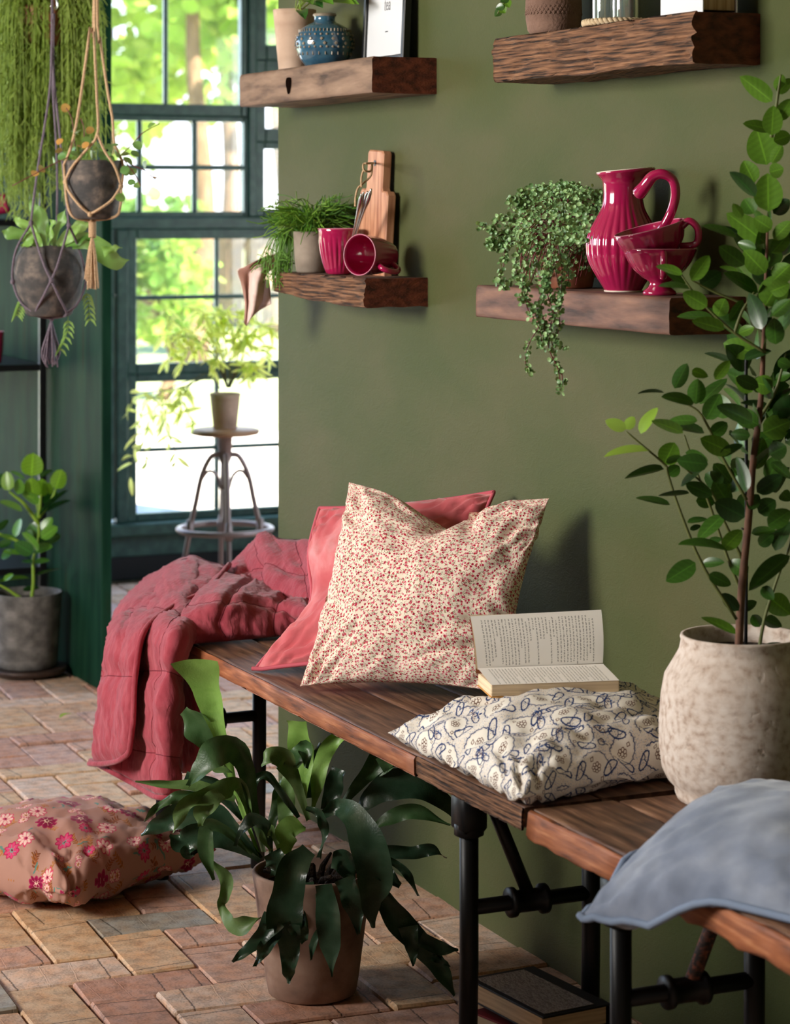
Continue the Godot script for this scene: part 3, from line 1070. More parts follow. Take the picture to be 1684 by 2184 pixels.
	o.set_meta("kind", "structure")  # out of view; lets light onto the far window frames and the stool
	for s in 2:
		part("stile", one_box(V(2.5, 0.75, -7.25 if s == 0 else -5.2), V(2.55, 2.45, -7.2 if s == 0 else -5.15)), M.frame, o, true)
		part("rail", one_box(V(2.5, 0.75 if s == 0 else 2.4, -7.2), V(2.55, 0.8 if s == 0 else 2.45, -5.2)), M.frame, o, true)
		part("glazing_bar", one_box(V(2.51, 0.8, -6.55 + s * 0.68), V(2.54, 2.4, -6.52 + s * 0.68)), M.frame, o, true)
	pane(o, V(2.523, 0.8, -7.2), V(2.527, 2.4, -5.2))

# a floating shelf cut from an old beam; its front runs along z at x = -d
func beam(called: String, label: String, z0: float, z1: float, y0: float, y1: float, d: float, skin: Material, amp: float, sd: int, taper := 0.0) -> void:
	var o := thing(called, label, "shelf", V(-d / 2, y0, (z0 + z1) / 2), "beam shelves on the green wall")
	var ns := FastNoiseLite.new()
	ns.seed = sd
	ns.frequency = 1.0
	ns.fractal_octaves = 4
	var ridge := FastNoiseLite.new()
	ridge.seed = sd + 7
	ridge.frequency = 1.0
	ridge.fractal_type = FastNoiseLite.FRACTAL_RIDGED
	ridge.fractal_octaves = 3
	var nu := 72
	var nv := 90
	var ring := func(u: float, w: float) -> Vector3:
		# round the section: front, bottom, back, top with small rounded corners
		var h := y1 - y0 - taper * (1.0 - w) * (1.0 - w)
		var per := 2.0 * (d + h)
		var s := u * per
		var p := Vector2.ZERO
		var n := Vector2.ZERO
		if s < h:
			p = Vector2(-d, y1 - s); n = Vector2(-1, 0)
		elif s < h + d:
			p = Vector2(-d + s - h, y1 - h); n = Vector2(0, -1)
		elif s < 2 * h + d:
			p = Vector2(0, y1 - h + s - h - d); n = Vector2(1, 0)
		else:
			p = Vector2(-(s - 2 * h - d), y1); n = Vector2(0, 1)
		var z := lerpf(z0, z1, w)
		var q := V(p.x, p.y, z)
		var k := 0.0
		if n.x < 0:
			k = amp * (ns.get_noise_3d(q.y * 16, z * 5, 3) * 0.8 + 0.5 * ns.get_noise_3d(q.y * 60, z * 12, 9))
			k -= amp * 1.5 * smoothstep(0.55, 0.95, ridge.get_noise_3d(q.y * 13, z * 2.4, 1))
		elif n.y < 0:
			k = amp * 0.7 * ns.get_noise_3d(q.x * 8, z * 6, 5)
		elif n.y > 0:
			k = amp * 0.15 * ns.get_noise_3d(q.x * 8, z * 4, 5) - amp * 0.15
		# rounded arrises
		var cr_ := 0.004 + amp * 0.5
		var ex := minf(p.x + d, 1.0)
		var ey := minf(p.y - (y1 - h), y1 - p.y)
		if n.y != 0 and ex < cr_:
			q.y -= n.y * (cr_ - sqrt(maxf(cr_ * cr_ - (cr_ - ex) * (cr_ - ex), 0))) * 0.8
		if n.x < 0 and ey < cr_:
			q.x += (cr_ - sqrt(maxf(cr_ * cr_ - (cr_ - ey) * (cr_ - ey), 0))) * 0.8
		var e := minf(w, 1 - w)
		var end := ns.get_noise_3d(q.x * 20, q.y * 22, 8.0 if w < 0.5 else 2.0) * amp * 0.8 * smoothstep(0.03, 0.0, e) * (1.0 if w < 0.5 else 0.3)
		return q + V(n.x * k, n.y * k, end)
	var mb := MB.new()
	mb.grid(func(u: float, w: float) -> Vector3: return ring.call(u, w), nu, nv, true, Vector2.ONE, true)
	# far end
	var caps := [MB.new(), MB.new()]
	for e in 2:
		var c := Vector3.ZERO
		for k in nu:
			c += ring.call(float(k) / nu, float(e)) / nu
		for k in nu:
			var a: Vector3 = ring.call(float(k) / nu, float(e))
			var b: Vector3 = ring.call(float((k + 1) % nu) / nu, float(e))
			caps[e].tri(c, a if e == 0 else b, b if e == 0 else a)
	mb.join(caps[0])
	part("beam", mb, skin, o)
	part("end_grain", caps[1], M.red, o, true, "reddish sawn end")

func bench_piece(o: Node3D, called: String, a: Vector3, z: Vector3, sd: int, m: Material, wob := 0.003) -> void:
	# a board along z with gently uneven arrises
	var ns := FastNoiseLite.new()
	ns.seed = sd
	ns.frequency = 1.0
	var mb := MB.new()
	var prof := []
	var b := 0.005
	for c in [[0, 1], [1, 1], [1, 0], [0, 0]]:
		for k in 4:
			prof.append([c[0], c[1], k])
	var sect := [Vector2(0, 1), Vector2(1, 1), Vector2(1, 0), Vector2(0, 0)]
	var nseg := 40
	var ring := func(u: float, w: float) -> Vector3:
		var i := roundi(u * 16) % 16
		var cq: Vector2 = sect[i / 4]
		var an := (i % 4) / 3.0 * PI / 2
		var cen := Vector2(lerpf(a.x + b, z.x - b, cq.x), lerpf(a.y + b, z.y - b, cq.y))
		var st: float = [PI, PI / 2, 0.0, -PI / 2][i / 4]
		var p := cen + Vector2(cos(st - an), sin(st - an)) * b
		var zz := lerpf(a.z, z.z, w)
		var k := wob * ns.get_noise_2d(zz * 9.0 + i / 4 * 30, 0.0) + wob * 0.6 * ns.get_noise_2d(zz * 40.0 + i * 3, 5.0)
		return V(p.x + k * (1 if cq.x > 0 else -1), p.y + k * (0.3 if cq.y > 0 else -1.2), zz)
	mb.grid(func(u: float, w: float) -> Vector3: return ring.call(u, w), 16, nseg, true, Vector2.ONE)
	for e in 2:
		var c := V((a.x + z.x) / 2, (a.y + z.y) / 2, a.z if e == 0 else z.z)
		for k in 16:
			var p: Vector3 = ring.call(k / 16.0, float(e))
			var q: Vector3 = ring.call((k + 1) / 16.0, float(e))
			mb.tri(c, q if e == 0 else p, p if e == 0 else q)
	part(called, mb, m, o)

func trestle(o: Node3D, z: float, top: float, brace_m: Material, lean: int) -> void:
	var xf := -0.482
	var xr := -0.262
	for x in [xf, xr]:
		var mb := MB.new()
		mb.tube([V(x - 0.004, 0.002, z), V(x, 0.25, z), V(x, top - 0.035, z)], 0.0155, 14)
		part("leg", mb, M.iron, o)
		var sock := MB.new()
		sock.box(V(x, top - 0.03, z), V(0.045, 0.062, 0.05), 0.006)
		sock.lathe(V(x, top - 0.07, z), [Vector2(0.018, 0), Vector2(0.024, 0.003), Vector2(0.024, 0.02), Vector2(0.018, 0.024)], 16)
		part("socket", sock, M.iron, o)
	var rail := MB.new()
	var ry := 0.335
	rail.tube([V(xf, ry, z), V(xr, ry, z)], 0.0125, 12)
	part("rail", rail, M.iron, o)
	if z < -4.5:
		var low := MB.new()
		low.tube([V(xf, 0.17, z), V(xr, 0.17, z)], 0.011, 12)
		part("rail", low, M.iron, o)
	var xm := (xf + xr) / 2
	var collar := MB.new()
	var side := Basis(V(0, -1, 0), V(1, 0, 0), V(0, 0, 1))
	collar.lathe(V(xm - 0.04, ry, z), [Vector2(0.012, 0), Vector2(0.024, 0.001), Vector2(0.024, 0.01), Vector2(0.018, 0.013), Vector2(0.018, 0.055), Vector2(0.024, 0.058), Vector2(0.024, 0.067), Vector2(0.012, 0.068)], 18, side)
	part("collar", collar, M.iron, o)
	var brace := MB.new()
	brace.tube([V(xm, ry, z), V(xm + 0.075 * lean, top - 0.01, z + 0.0)], 0.011, 12)
	part("brace", brace, brace_m, o)

func build_benches() -> void:
	var b1 := thing("bench", "dark plank bench under the pink cushions and red quilt, orange sawn front edge", "bench", V(-0.28, 0, -4.25), "plank benches")
	# boards: front one in two lengths, then two behind
	bench_piece(b1, "plank", V(-0.506, 0.519, -5.11), V(-0.375, 0.551, -3.25), 1, M.bench)
	bench_piece(b1, "plank", V(-0.372, 0.52, -5.11), V(-0.23, 0.5505, -3.255), 3, M.bench)
	bench_piece(b1, "plank", V(-0.227, 0.52, -5.11), V(-0.07, 0.55, -3.25), 4, M.bench)
	bench_piece(b1, "edge_strip", V(-0.5135, 0.5165, -5.11), V(-0.507, 0.5495, -3.63), 5, M.edge, 0.002)
	bench_piece(b1, "edge_strip", V(-0.5135, 0.517, -3.625), V(-0.507, 0.5505, -3.248), 6, M.rough, 0.003)
	bench_piece(b1, "batten", V(-0.47, 0.503, -3.36), V(-0.12, 0.519, -3.30), 7, M.edge)
	bench_piece(b1, "batten", V(-0.47, 0.503, -5.05), V(-0.12, 0.519, -4.96), 8, M.edge)
	bench_piece(b1, "batten", V(-0.49, 0.506, -4.28), V(-0.12, 0.519, -4.20), 9, M.edge)
	trestle(b1, -3.49, 0.519, M.iron, -1)
	trestle(b1, -5.0, 0.519, M.iron, -1)
	var b2 := thing("bench_001", "nearer plank bench under the big white pot, splintered orange front edge", "bench", V(-0.28, 0, -2.6), "plank benches")
	bench_piece(b2, "plank", V(-0.5, 0.508, -3.232), V(-0.36, 0.552, -2.0), 11, M.bench, 0.004)
	bench_piece(b2, "plank", V(-0.357, 0.51, -3.226), V(-0.22, 0.551, -2.0), 12, M.bench, 0.004)
	bench_piece(b2, "plank", V(-0.217, 0.51, -3.23), V(-0.07, 0.55, -2.0), 13, M.bench, 0.004)
	bench_piece(b2, "edge_strip", V(-0.511, 0.51, -3.234), V(-0.501, 0.5505, -2.0), 14, M.edge, 0.006)
	bench_piece(b2, "batten", V(-0.47, 0.49, -3.02), V(-0.12, 0.509, -2.94), 15, M.edge)
	trestle(b2, -3.0, 0.508, M.rust, 1)
	trestle(b2, -2.15, 0.508, M.rust, 1)

func build_shelves() -> void:
	beam("beam_shelf", "upper left tan beam shelf with a smooth face and dark knot hole", -5.43, -4.643, 1.686, 1.762, 0.148, M.tan, 0.002, 11)
	beam("beam_shelf_001", "upper right beam shelf, deeply cracked and weathered, under the braided rope coaster", -4.115, -3.395, 1.682, 1.766, 0.128, M.rough, 0.008, 12)
	beam("beam_shelf_002", "lower left gnarled beam shelf with the pink mugs and linen cloth", -5.22, -4.687, 1.237, 1.300, 0.146, M.rough, 0.007, 13, 0.018)
	beam("beam_shelf_003", "lower right smooth brown beam shelf under the pink jug", -4.155, -3.438, 1.240, 1.301, 0.146, M.plum, 0.0012, 14)
	# knot of the smooth beam: flat disc painted dark for the shade inside
	var kn := MB.new()
	kn.grid(func(u: float, w: float) -> Vector3:
		var a := u * TAU
		var r := w * (1.0 + 0.15 * sin(a * 3.0))
		return V(-0.149, 1.724, -5.112) + V(-0.0004 + 0.0, sin(a) * 0.019 * r, cos(a) * 0.016 * r), 18, 3, true)
	part("knot", kn, M.painted_hollow, get_node("beam_shelf"))

func build_cushions() -> void:
	# coral velvet cushion with piping, against the wall
	var c := [V(-0.5, 0.556, -4.408), V(-0.235, 0.60, -4.14), V(-0.05, 0.889, -4.278), V(-0.282, 0.833, -4.6)]
	var o := thing("cushion", "coral pink velvet cushion with piped edge, behind the small-flowered cushion", "cushion", V(-0.33, 0.555, -4.35))
	var fold := func(q: Vector3, a: float, b: float, s: float, n: Vector3) -> Vector3:
		var k := exp(-pow((b + 0.25 + a * 0.2) / 0.10, 2)) * 0.016 + exp(-pow((b + 0.62 - a * 0.3) / 0.09, 2)) * 0.02
		q -= n * s * k * (1 - a * a) 
		q += (V(-0.913, 0, -0.408) * -0.052) * exp(-pow((b + 0.25) / 0.5, 2)) * smoothstep(0.2, -1.0, a)
		q.y = maxf(q.y, 0.5535)
		q.x = minf(q.x, -0.006)
		return q
	part("cover", pillow(c, 0.065, 0.05, 0.06, 0.010, 61, fold), M.coral, o)
	var e := pillow_edge(c, 0.055, 0.012)
	for i in e.size():
		var k := i % 104
		if k >= 78:
			var b := -sin((float(k - 78) / 26 - 0.5) * PI)
			e[i] += V(-0.913, 0, -0.408) * -0.052 * exp(-pow((b + 0.25) / 0.5, 2))
		e[i].y = maxf(e[i].y, 0.558)
	var mb := MB.new()
	mb.tube(e, 0.0042, 7, false)
	part("piping", mb, M.coraledge, o)

	# cream cushion with small red flowers
	c = [V(-0.491, 0.562, -4.189), V(-0.203, 0.575, -3.922), V(-0.085, 0.914, -3.973), V(-0.326, 0.916, -4.346)]
	o = thing("cushion_001", "cream cushion printed with tiny red flowers, standing in the middle of the bench", "cushion", V(-0.3, 0.555, -4.1))
	var dent := func(q: Vector3, a: float, b: float, s: float, n: Vector3) -> Vector3:
		var top := smoothstep(-0.1, 1.0, b)
		var g := exp(-pow((a - 0.02) / 0.42, 2))
		q.y -= 0.052 * g * pow(top, 2.2) + 0.012 * exp(-pow((a - 0.08) / 0.10, 2)) * pow(top, 3.0)
		# the crease that runs down from the dent, and those by the lower right corner
		q -= n * s * 0.034 * exp(-pow((a - 0.06 + 0.25 * (1 - b)) / 0.055, 2)) * smoothstep(0.25, 0.8, b) * (1 - b * b)
		q -= n * s * 0.026 * exp(-pow((a - 0.30 - 0.3 * (1 - b)) / 0.05, 2)) * smoothstep(0.3, 0.85, b)
		q -= n * s * 0.016 * exp(-pow((b + 0.42 - 0.35 * (a - 0.5)) / 0.05, 2)) * smoothstep(0.1, 0.7, a)
		q -= n * s * 0.013 * exp(-pow((b + 0.66 - 0.35 * (a - 0.5)) / 0.045, 2)) * smoothstep(0.0, 0.6, a)
		q -= n * s * 0.012 * exp(-pow((b + 0.3 + 0.5 * (a + 0.75)) / 0.05, 2)) * smoothstep(-0.45, -0.85, a)
		q.y = maxf(q.y, 0.5535)
		q.x = minf(q.x, -0.004)
		return q
	part("cover", pillow(c, 0.07, 0.06, 0.075, 0.012, 64, dent, 64), M.ditsy, o)
	# paisley cushion lying flat
	c = [V(-0.56, 0.592, -3.633), V(-0.523, 0.572, -3.227), V(-0.10, 0.575, -3.318), V(-0.075, 0.60, -3.68)]
	o = thing("cushion_002", "flat blue and beige paisley cushion lying under the open book", "cushion", V(-0.3, 0.555, -3.45))
	var lie := func(q: Vector3, a: float, b: float, s: float, _n: Vector3) -> Vector3:
		if s < 0:
			q.y = maxf(q.y, 0.5545)
		q.y -= 0.012 * exp(-pow((a - b - 0.9) / 0.12, 2)) * (1.0 if s > 0 else 0.0)
		q.y -= 0.012 * exp(-pow((a - 0.55) / 0.06, 2)) * smoothstep(0.2, 0.8, b) * (1.0 if s > 0 else 0.0)
		q.y = maxf(q.y, 0.5545)
		return q
	part("cover", pillow(c, 0.088, 0.05, 0.055, 0.012, 66, lie, 60), M.paisley, o)
	# blue velvet cushion, near the camera
	c = [V(-0.613, 0.5, -2.875), V(-0.45, 0.533, -2.50), V(-0.12, 0.60, -2.66), V(-0.3, 0.6, -3.031)]
	o = thing("cushion_003", "large grey blue velvet cushion in the near right corner of the bench", "cushion", V(-0.4, 0.5, -2.8))
	var sag := func(q: Vector3, a: float, b: float, s: float, _n: Vector3) -> Vector3:
		q.y = maxf(q.y, 0.5545 - 0.12 * smoothstep(-0.515, -0.62, q.x))
		return q
	part("cover", pillow(c, 0.10, 0.05, 0.05, 0.006, 68, sag, 56), M.velvet, o)
	mb = MB.new()
	var ed := pillow_edge(c, 0.05, 0.008)
	for i in ed.size():
		ed[i].y += 0.002 * sin(i * 1.9)
		ed[i].y = maxf(ed[i].y, 0.561 - 0.12 * smoothstep(-0.515, -0.62, ed[i].x))
	mb.tube(ed, 0.0055, 7, false)
	part("seam_edge", mb, M.velvetedge, o)
	# floral cushion on the floor
	c = [V(-0.778, 0.07, -4.743), V(-0.36, 0.05, -5.003), V(-0.605, 0.065, -5.37), V(-1.03, 0.07, -5.13)]
	o = thing("cushion_004", "dusty pink floor cushion printed with crimson flowers, lying on the bricks", "cushion", V(-0.7, 0, -5.05))
	var rest := func(q: Vector3, a: float, b: float, s: float, _n: Vector3) -> Vector3:
		if s < 0:
			q.y = maxf(q.y, 0.004)
		q.y -= 0.016 * exp(-pow((a - b * 0.5 + 0.35) / 0.1, 2)) * smoothstep(0.2, -0.8, b) * (1.0 if s > 0 else 0.0)
		return q
	part("cover", pillow(c, 0.105, 0.075, 0.06, 0.014, 71, rest, 56, 0.42), M.floral, o)

# dark rows of stitching along the dips of the sheet made last
func stitch(o: Node3D, su: float, sv: float) -> void:
	var t := last_top
	var nu := t.size() - 1
	var nv: int = t[0].size() - 1
	for k in int(su):
		var i := clampi(roundi((k + 1.0) / su * nu), 2, nu - 2) if (k + 1.0) / su < 0.97 else -1
		if i > 0:
			var p := []
			for j in range(2, nv - 1):
				p.append(t[i][j][0])
			var mb := MB.new()
			mb.tube(p, 0.0011, 5)
			part("seam", mb, M.stitch, o)
	for k in int(sv):
		var j := clampi(roundi((k + 1.0) / sv * nv), 2, nv - 2) if (k + 1.0) / sv < 0.97 else -1
		if j > 0:
			var p := []
			for i in range(2, nu - 1):
				p.append(t[i][j][0])
			var mb := MB.new()
			mb.tube(p, 0.0011, 5)
			part("seam", mb, M.stitch, o)

func build_quilt() -> void:
	var o := thing("quilt", "crumpled raspberry red quilted blanket draped over the far end of the bench", "blanket", V(-0.45, 0.55, -4.95))
	var hang := [
		[V(-0.26, 0.427, -5.999), V(-0.26, 0.542, -5.726), V(-0.26, 0.618, -5.464), V(-0.26, 0.594, -5.254), V(-0.26, 0.591, -5.101)],
		[V(-0.42, 0.464, -5.569), V(-0.42, 0.537, -5.348), V(-0.42, 0.593, -5.116), V(-0.42, 0.597, -4.931), V(-0.42, 0.593, -4.814)],
		[V(-0.528, 0.48, -5.26), V(-0.545, 0.525, -5.063), V(-0.53, 0.557, -4.932), V(-0.56, 0.59, -4.692), V(-0.522, 0.545, -4.723)],
		[V(-0.55, 0.405, -5.228), V(-0.575, 0.444, -5.019), V(-0.545, 0.453, -4.95), V(-0.585, 0.503, -4.686), V(-0.53, 0.477, -4.729)],
		[V(-0.555, 0.296, -5.254), V(-0.58, 0.335, -5.036), V(-0.54, 0.335, -4.994), V(-0.59, 0.398, -4.692), V(-0.54, 0.377, -4.706)],
		[V(-0.55, 0.2, -5.299), V(-0.575, 0.227, -5.069), V(-0.54, 0.208, -5.013), V(-0.585, 0.248, -4.727), V(-0.545, 0.255, -4.703)]]
	part("panel", padded(hang, 56, 60, 0.016, 0.010, 81, 3.0, 3.4), M.quilt, o)
	stitch(o, 3.0, 3.4)
	var flap := [
		[V(-0.24, 0.438, -6.014), V(-0.24, 0.537, -5.786), V(-0.24, 0.614, -5.539), V(-0.24, 0.62, -5.389), V(-0.24, 0.628, -5.234)],
		[V(-0.36, 0.458, -5.73), V(-0.36, 0.538, -5.514), V(-0.36, 0.584, -5.325), V(-0.36, 0.599, -5.178), V(-0.36, 0.604, -5.051)],
		[V(-0.47, 0.479, -5.424), V(-0.47, 0.521, -5.325), V(-0.47, 0.548, -5.229), V(-0.47, 0.568, -5.096), V(-0.47, 0.586, -4.964)],
		[V(-0.56, 0.493, -5.164), V(-0.56, 0.514, -5.09), V(-0.56, 0.528, -5.023), V(-0.56, 0.543, -4.945), V(-0.56, 0.553, -4.882)],
		[V(-0.585, 0.426, -5.122), V(-0.585, 0.44, -5.054), V(-0.585, 0.451, -4.984), V(-0.595, 0.468, -4.888), V(-0.585, 0.47, -4.862)],
		[V(-0.595, 0.324, -5.127), V(-0.595, 0.338, -5.052), V(-0.595, 0.352, -4.979), V(-0.605, 0.372, -4.876), V(-0.595, 0.378, -4.847)],
		[V(-0.595, 0.228, -5.155), V(-0.595, 0.24, -5.093), V(-0.595, 0.257, -5.019), V(-0.605, 0.285, -4.915), V(-0.595, 0.308, -4.872)]]
	part("flap", padded(flap, 36, 64, 0.014, 0.009, 83, 2.0, 3.0), M.quilt, o)
	stitch(o, 2.0, 3.0)
	var edge := []
	for i in 41:
		edge.append(patch(flap, 1.0, i / 40.0) + V(-0.007, 0.006, 0.004))
	for i in range(1, 17):
		edge.append(patch(flap, 1.0 - i / 16.0, 1.0) + V(-0.006, 0.0, 0.0))
	var mb := MB.new()
	mb.tube(edge, 0.006, 8)
	part("piping", mb, M.quilt, o, false, "stitched piped border of the folded flap")
	var hem := []
	for i in 21:
		hem.append(patch(hang, i / 20.0, 1.0) + V(-0.004, 0, 0))
	mb = MB.new()
	mb.tube(hem, 0.006, 8)
	part("piping", mb, M.quilt, o)
	var roll := [
		[V(-0.26, 0.622, -5.254), V(-0.2, 0.6, -5.201), V(-0.2, 0.604, -5.025), V(-0.2, 0.606, -4.844)],
		[V(-0.38, 0.602, -5.059), V(-0.34, 0.622, -4.945), V(-0.28, 0.608, -4.876), V(-0.28, 0.615, -4.662)],
		[V(-0.48, 0.596, -4.874), V(-0.44, 0.626, -4.759), V(-0.34, 0.607, -4.776), V(-0.27, 0.589, -4.7)],
		[V(-0.535, 0.578, -4.756), V(-0.47, 0.59, -4.732), V(-0.37, 0.582, -4.724), V(-0.265, 0.568, -4.72)],
		[V(-0.524, 0.556, -4.716), V(-0.456, 0.556, -4.715), V(-0.361, 0.556, -4.721), V(-0.264, 0.556, -4.732)]]
	part("roll", padded(roll, 56, 34, 0.02, 0.010, 85, 2.6, 2.0), M.quilt, o)
	stitch(o, 2.6, 2.0)
	var hump := [
		[V(-0.18, 0.593, -5.416), V(-0.12, 0.624, -5.462), V(-0.12, 0.685, -5.362), V(-0.12, 0.686, -5.229), V(-0.12, 0.711, -5.013)],
		[V(-0.24, 0.609, -5.234), V(-0.18, 0.621, -5.278), V(-0.18, 0.665, -5.187), V(-0.18, 0.66, -5.034), V(-0.18, 0.687, -4.861)],
		[V(-0.28, 0.617, -5.089), V(-0.23, 0.603, -5.121), V(-0.23, 0.625, -5.005), V(-0.23, 0.631, -4.853), V(-0.23, 0.648, -4.733)],
		[V(-0.3, 0.615, -4.994), V(-0.24, 0.588, -5.008), V(-0.24, 0.592, -4.89), V(-0.24, 0.593, -4.774), V(-0.24, 0.598, -4.704)]]
	part("hump", padded(hump, 44, 32, 0.02, 0.010, 87, 2.3, 2.0), M.quilt, o)
	stitch(o, 2.3, 2.0)
	var drop := [
		[V(-0.5, 0.489, -4.84), V(-0.5, 0.494, -4.786), V(-0.5, 0.487, -4.74)],
		[V(-0.5, 0.412, -4.834), V(-0.5, 0.42, -4.769), V(-0.5, 0.423, -4.722)],
		[V(-0.495, 0.321, -4.842), V(-0.495, 0.332, -4.777), V(-0.495, 0.356, -4.719)],
		[V(-0.49, 0.259, -4.857), V(-0.49, 0.275, -4.797), V(-0.49, 0.31, -4.745)]]
	part("lower_corner", padded(drop, 14, 30, 0.014, 0.006, 89), M.quilt, o)

func book(called: String, label: String, at: Vector3, size: Vector3, turn: float, cover: Material, pages: Material, hard := true, group := "", tilt := 0.0) -> Node3D:
	var o := thing(called, label, "book", at, group)
	var b := Basis(Vector3.UP, turn) * Basis(Vector3.BACK, tilt)
	var t := 0.003 if hard else 0.0012
	for s in 2:
		var mb := MB.new()
		mb.box(at + b * V(0, t / 2 if s == 0 else size.y - t / 2, 0), V(size.x, t, size.z), 0.0008, b)
		part("cover", mb, cover, o, true)
	var sp := MB.new()
	sp.box(at + b * V(size.x / 2 - t / 2, size.y / 2, 0), V(t, size.y - 2 * t, size.z), 0.0008, b)
	part("spine", sp, cover, o, true)
	var ins := 0.004 if hard else 0.001
	var pg := MB.new()
	pg.box(at + b * V(-ins / 2 - t / 2, size.y / 2, 0), V(size.x - ins - t * 1.2, size.y - 2 * t, size.z - ins * 2), 0.001, b)
	part("page_block", pg, pages, o, true)
	return o

func build_books() -> void:
	# the open paperback on the paisley cushion
	var a: Vector3 = V(-0.439, 0.664, -3.498)
	var b: Vector3 = V(-0.233, 0.664, -3.448)
	var x := (b - a).normalized()
	var w := (b - a).length()
	var back := V(x.z, 0, -x.x).normalized()
	if back.z > 0:
		back = -back
	var up := Vector3.UP
	var o := thing("open_book", "open paperback with yellowed pages lying on the paisley cushion", "book", a)
	var bs := Basis(x, up, -back)
	var mb := MB.new()
	var dp := 0.098
	mb.box(a + x * w / 2 + up * 0.0105 + back * dp / 2, V(w, 0.019, dp), 0.0015, bs)
	part("page_block", mb, M.pages, o, true)
	mb = MB.new()
	mb.box(a + x * w / 2 + up * 0.0005 + back * dp / 2, V(w + 0.002, 0.0014, dp + 0.003), 0.0005, bs)
	part("cover", mb, mat(C(206, 148, 62), 0.6), o, true, "yellow paper cover")
	# the open page of the lower half, curling up to the spine
	mb = MB.new()
	mb.grid(func(u: float, v: float) -> Vector3:
		return a + x * (w * u) + back * (dp * v) + up * (0.0203 + 0.004 * sin(v * 2.4) + 0.006 * v * v * v), 10, 14)
	for i in mb.uv.size():
		mb.uv[i] = Vector2(mb.uv[i].x, 1.0 - mb.uv[i].y)
	part("page", mb, cloth(page_print(7), null, 0, Vector3.ONE, 0.0), o)
	# the upper half leans back against the cushion behind
	var hinge := a + back * (dp + 0.002) + up * 0.026
	var lean := (up * 0.86 + back * 0.5).normalized()
	var nn := x.cross(lean).normalized()
	mb = MB.new()
	mb.grid(func(u: float, v: float) -> Vector3:
		return hinge + x * (w * u + 0.012 * v * (u - 0.3)) + lean * (0.094 * v) - back * 0.012 * sin(v * 2.6) + up * (0.004 * u), 10, 14)
	for i in mb.uv.size():
		mb.uv[i] = Vector2(mb.uv[i].x, 1.0 - mb.uv[i].y)
	part("page", mb, cloth(page_print(8), null, 0, Vector3.ONE, 0.0), o)
	mb = MB.new()
	mb.grid(func(u: float, v: float) -> Vector3:
		return hinge + x * (w * (u * 0.995)) + lean * (0.090 * v) - back * (0.012 * sin(v * 2.6) - 0.004), 10, 10)
	mb.grid(func(u: float, v: float) -> Vector3:
		return hinge + x * (w * u * 0.99) + lean * (0.092 * v) - back * (0.012 * sin(v * 2.6) - 0.016 - 0.004 * v), 10, 10, false, Vector2.ONE, true)
	for k in 5:
		mb.grid(func(u: float, v: float) -> Vector3:
			return hinge + x * (w * u * 0.995) + lean * ((0.086 - k * 0.001) * v) - back * (0.012 * sin(v * 2.6) - 0.005 - 0.002 * k - 0.002 * v), 4, 8)
	part("page_block", mb, M.pages, o)
	mb = MB.new()
	mb.grid(func(u: float, v: float) -> Vector3:
		return hinge + x * (w * (u * 1.01 - 0.0)) + lean * (0.096 * v - 0.01) - back * (0.012 * sin(v * 2.6) - 0.019 - 0.006 * v), 8, 10)
	part("cover", mb, mat(C(150, 84, 50), 0.6), o)

	# the stack under the bench
	var grey := tmat(ramp(94, 0.02, [[0.0, C(60, 56, 54)], [0.3, C(196, 188, 178)], [0.42, C(84, 80, 76)], [0.5, C(206, 198, 188)], [0.58, C(70, 66, 64)], [0.7, C(190, 182, 172)], [1.0, C(90, 84, 80)]], 512, false, 30.0), V(16, 4, 2.2), 0.7)
	var ang := 0.0
	var st := [
		[V(0.15, 0.030, 0.215), "red", "brown thick book, fourth from the top of the stack under the bench", C(60, 40, 34), 0.1, V(0.012, 0, 0.0)],
		[V(0.14, 0.026, 0.205), "olive", "book with a grey green speckled jacket, third in the stack under the bench", C(92, 96, 52), -0.06, V(0.0, 0, 0.0)],
		[V(0.13, 0.020, 0.20), "white", "white paged book with a red cover, second in the stack under the bench", C(140, 22, 40), 0.14, V(0.005, 0, 0.0)],
		[V(0.135, 0.034, 0.205), "top", "black bound book with a wood grained jacket, topmost of the stack under the bench", C(20, 16, 18), 0.0, V(0, 0, 0)]]
	var front: Vector3 = V(-0.438, 0.19, -3.581)
	var right: Vector3 = V(-0.414, 0.19, -3.359)
	var corner: Vector3 = V(-0.287, 0.19, -3.383)
	var dirl := (right - front)
	ang = atan2(dirl.x, dirl.z)
	var len := dirl.length()
	var wid := (corner - right).length()
	var mid := (front + corner) / 2
	var y := 0.003
	var ns := st.size()
	var total := 0.0
	for s in st:
		total += s[0].y + 0.0005
	# lift on a lower pile so that the top lies where it does
	var extra := int((0.19 - total) / 0.032)
	for k in extra:
		var bb := book("stacked_book", ["plain brown book at the very bottom of the stack on the bricks", "plain beige book second from the bottom of the stack on the bricks", "plain blue book low in the stack on the bricks"][k], V(mid.x, y, mid.z), V(0.15, 0.0315, 0.21), ang + 0.05 * k, mat([C(70, 44, 36), C(120, 100, 74), C(36, 46, 60)][k % 3], 0.7), M.pages, true, "books low in the stack")
		y += 0.032
	for i in ns:
		var s: Array = st[i]
		var sz: Vector3 = s[0]
		if i == ns - 1:
			sz = V(wid, 0.034, len)
			y = 0.19 - 0.034
		var bk := book("stacked_book", s[2], V(mid.x, y, mid.z) + s[5], sz, ang + s[4], mat(s[3], 0.6), [M.pages, M.pages, M.paper, M.pages][i], true)
		y += sz.y + 0.0005
		if i == ns - 1:
			var jk := MB.new()
			jk.box(bk.position + Basis(Vector3.UP, ang) * V(-0.008, sz.y + 0.0006, 0.0), V(sz.x * 0.72, 0.001, sz.z * 0.9), 0.0003, Basis(Vector3.UP, ang))
			part("jacket", jk, grey, bk, true, "grey wood grain paper jacket")

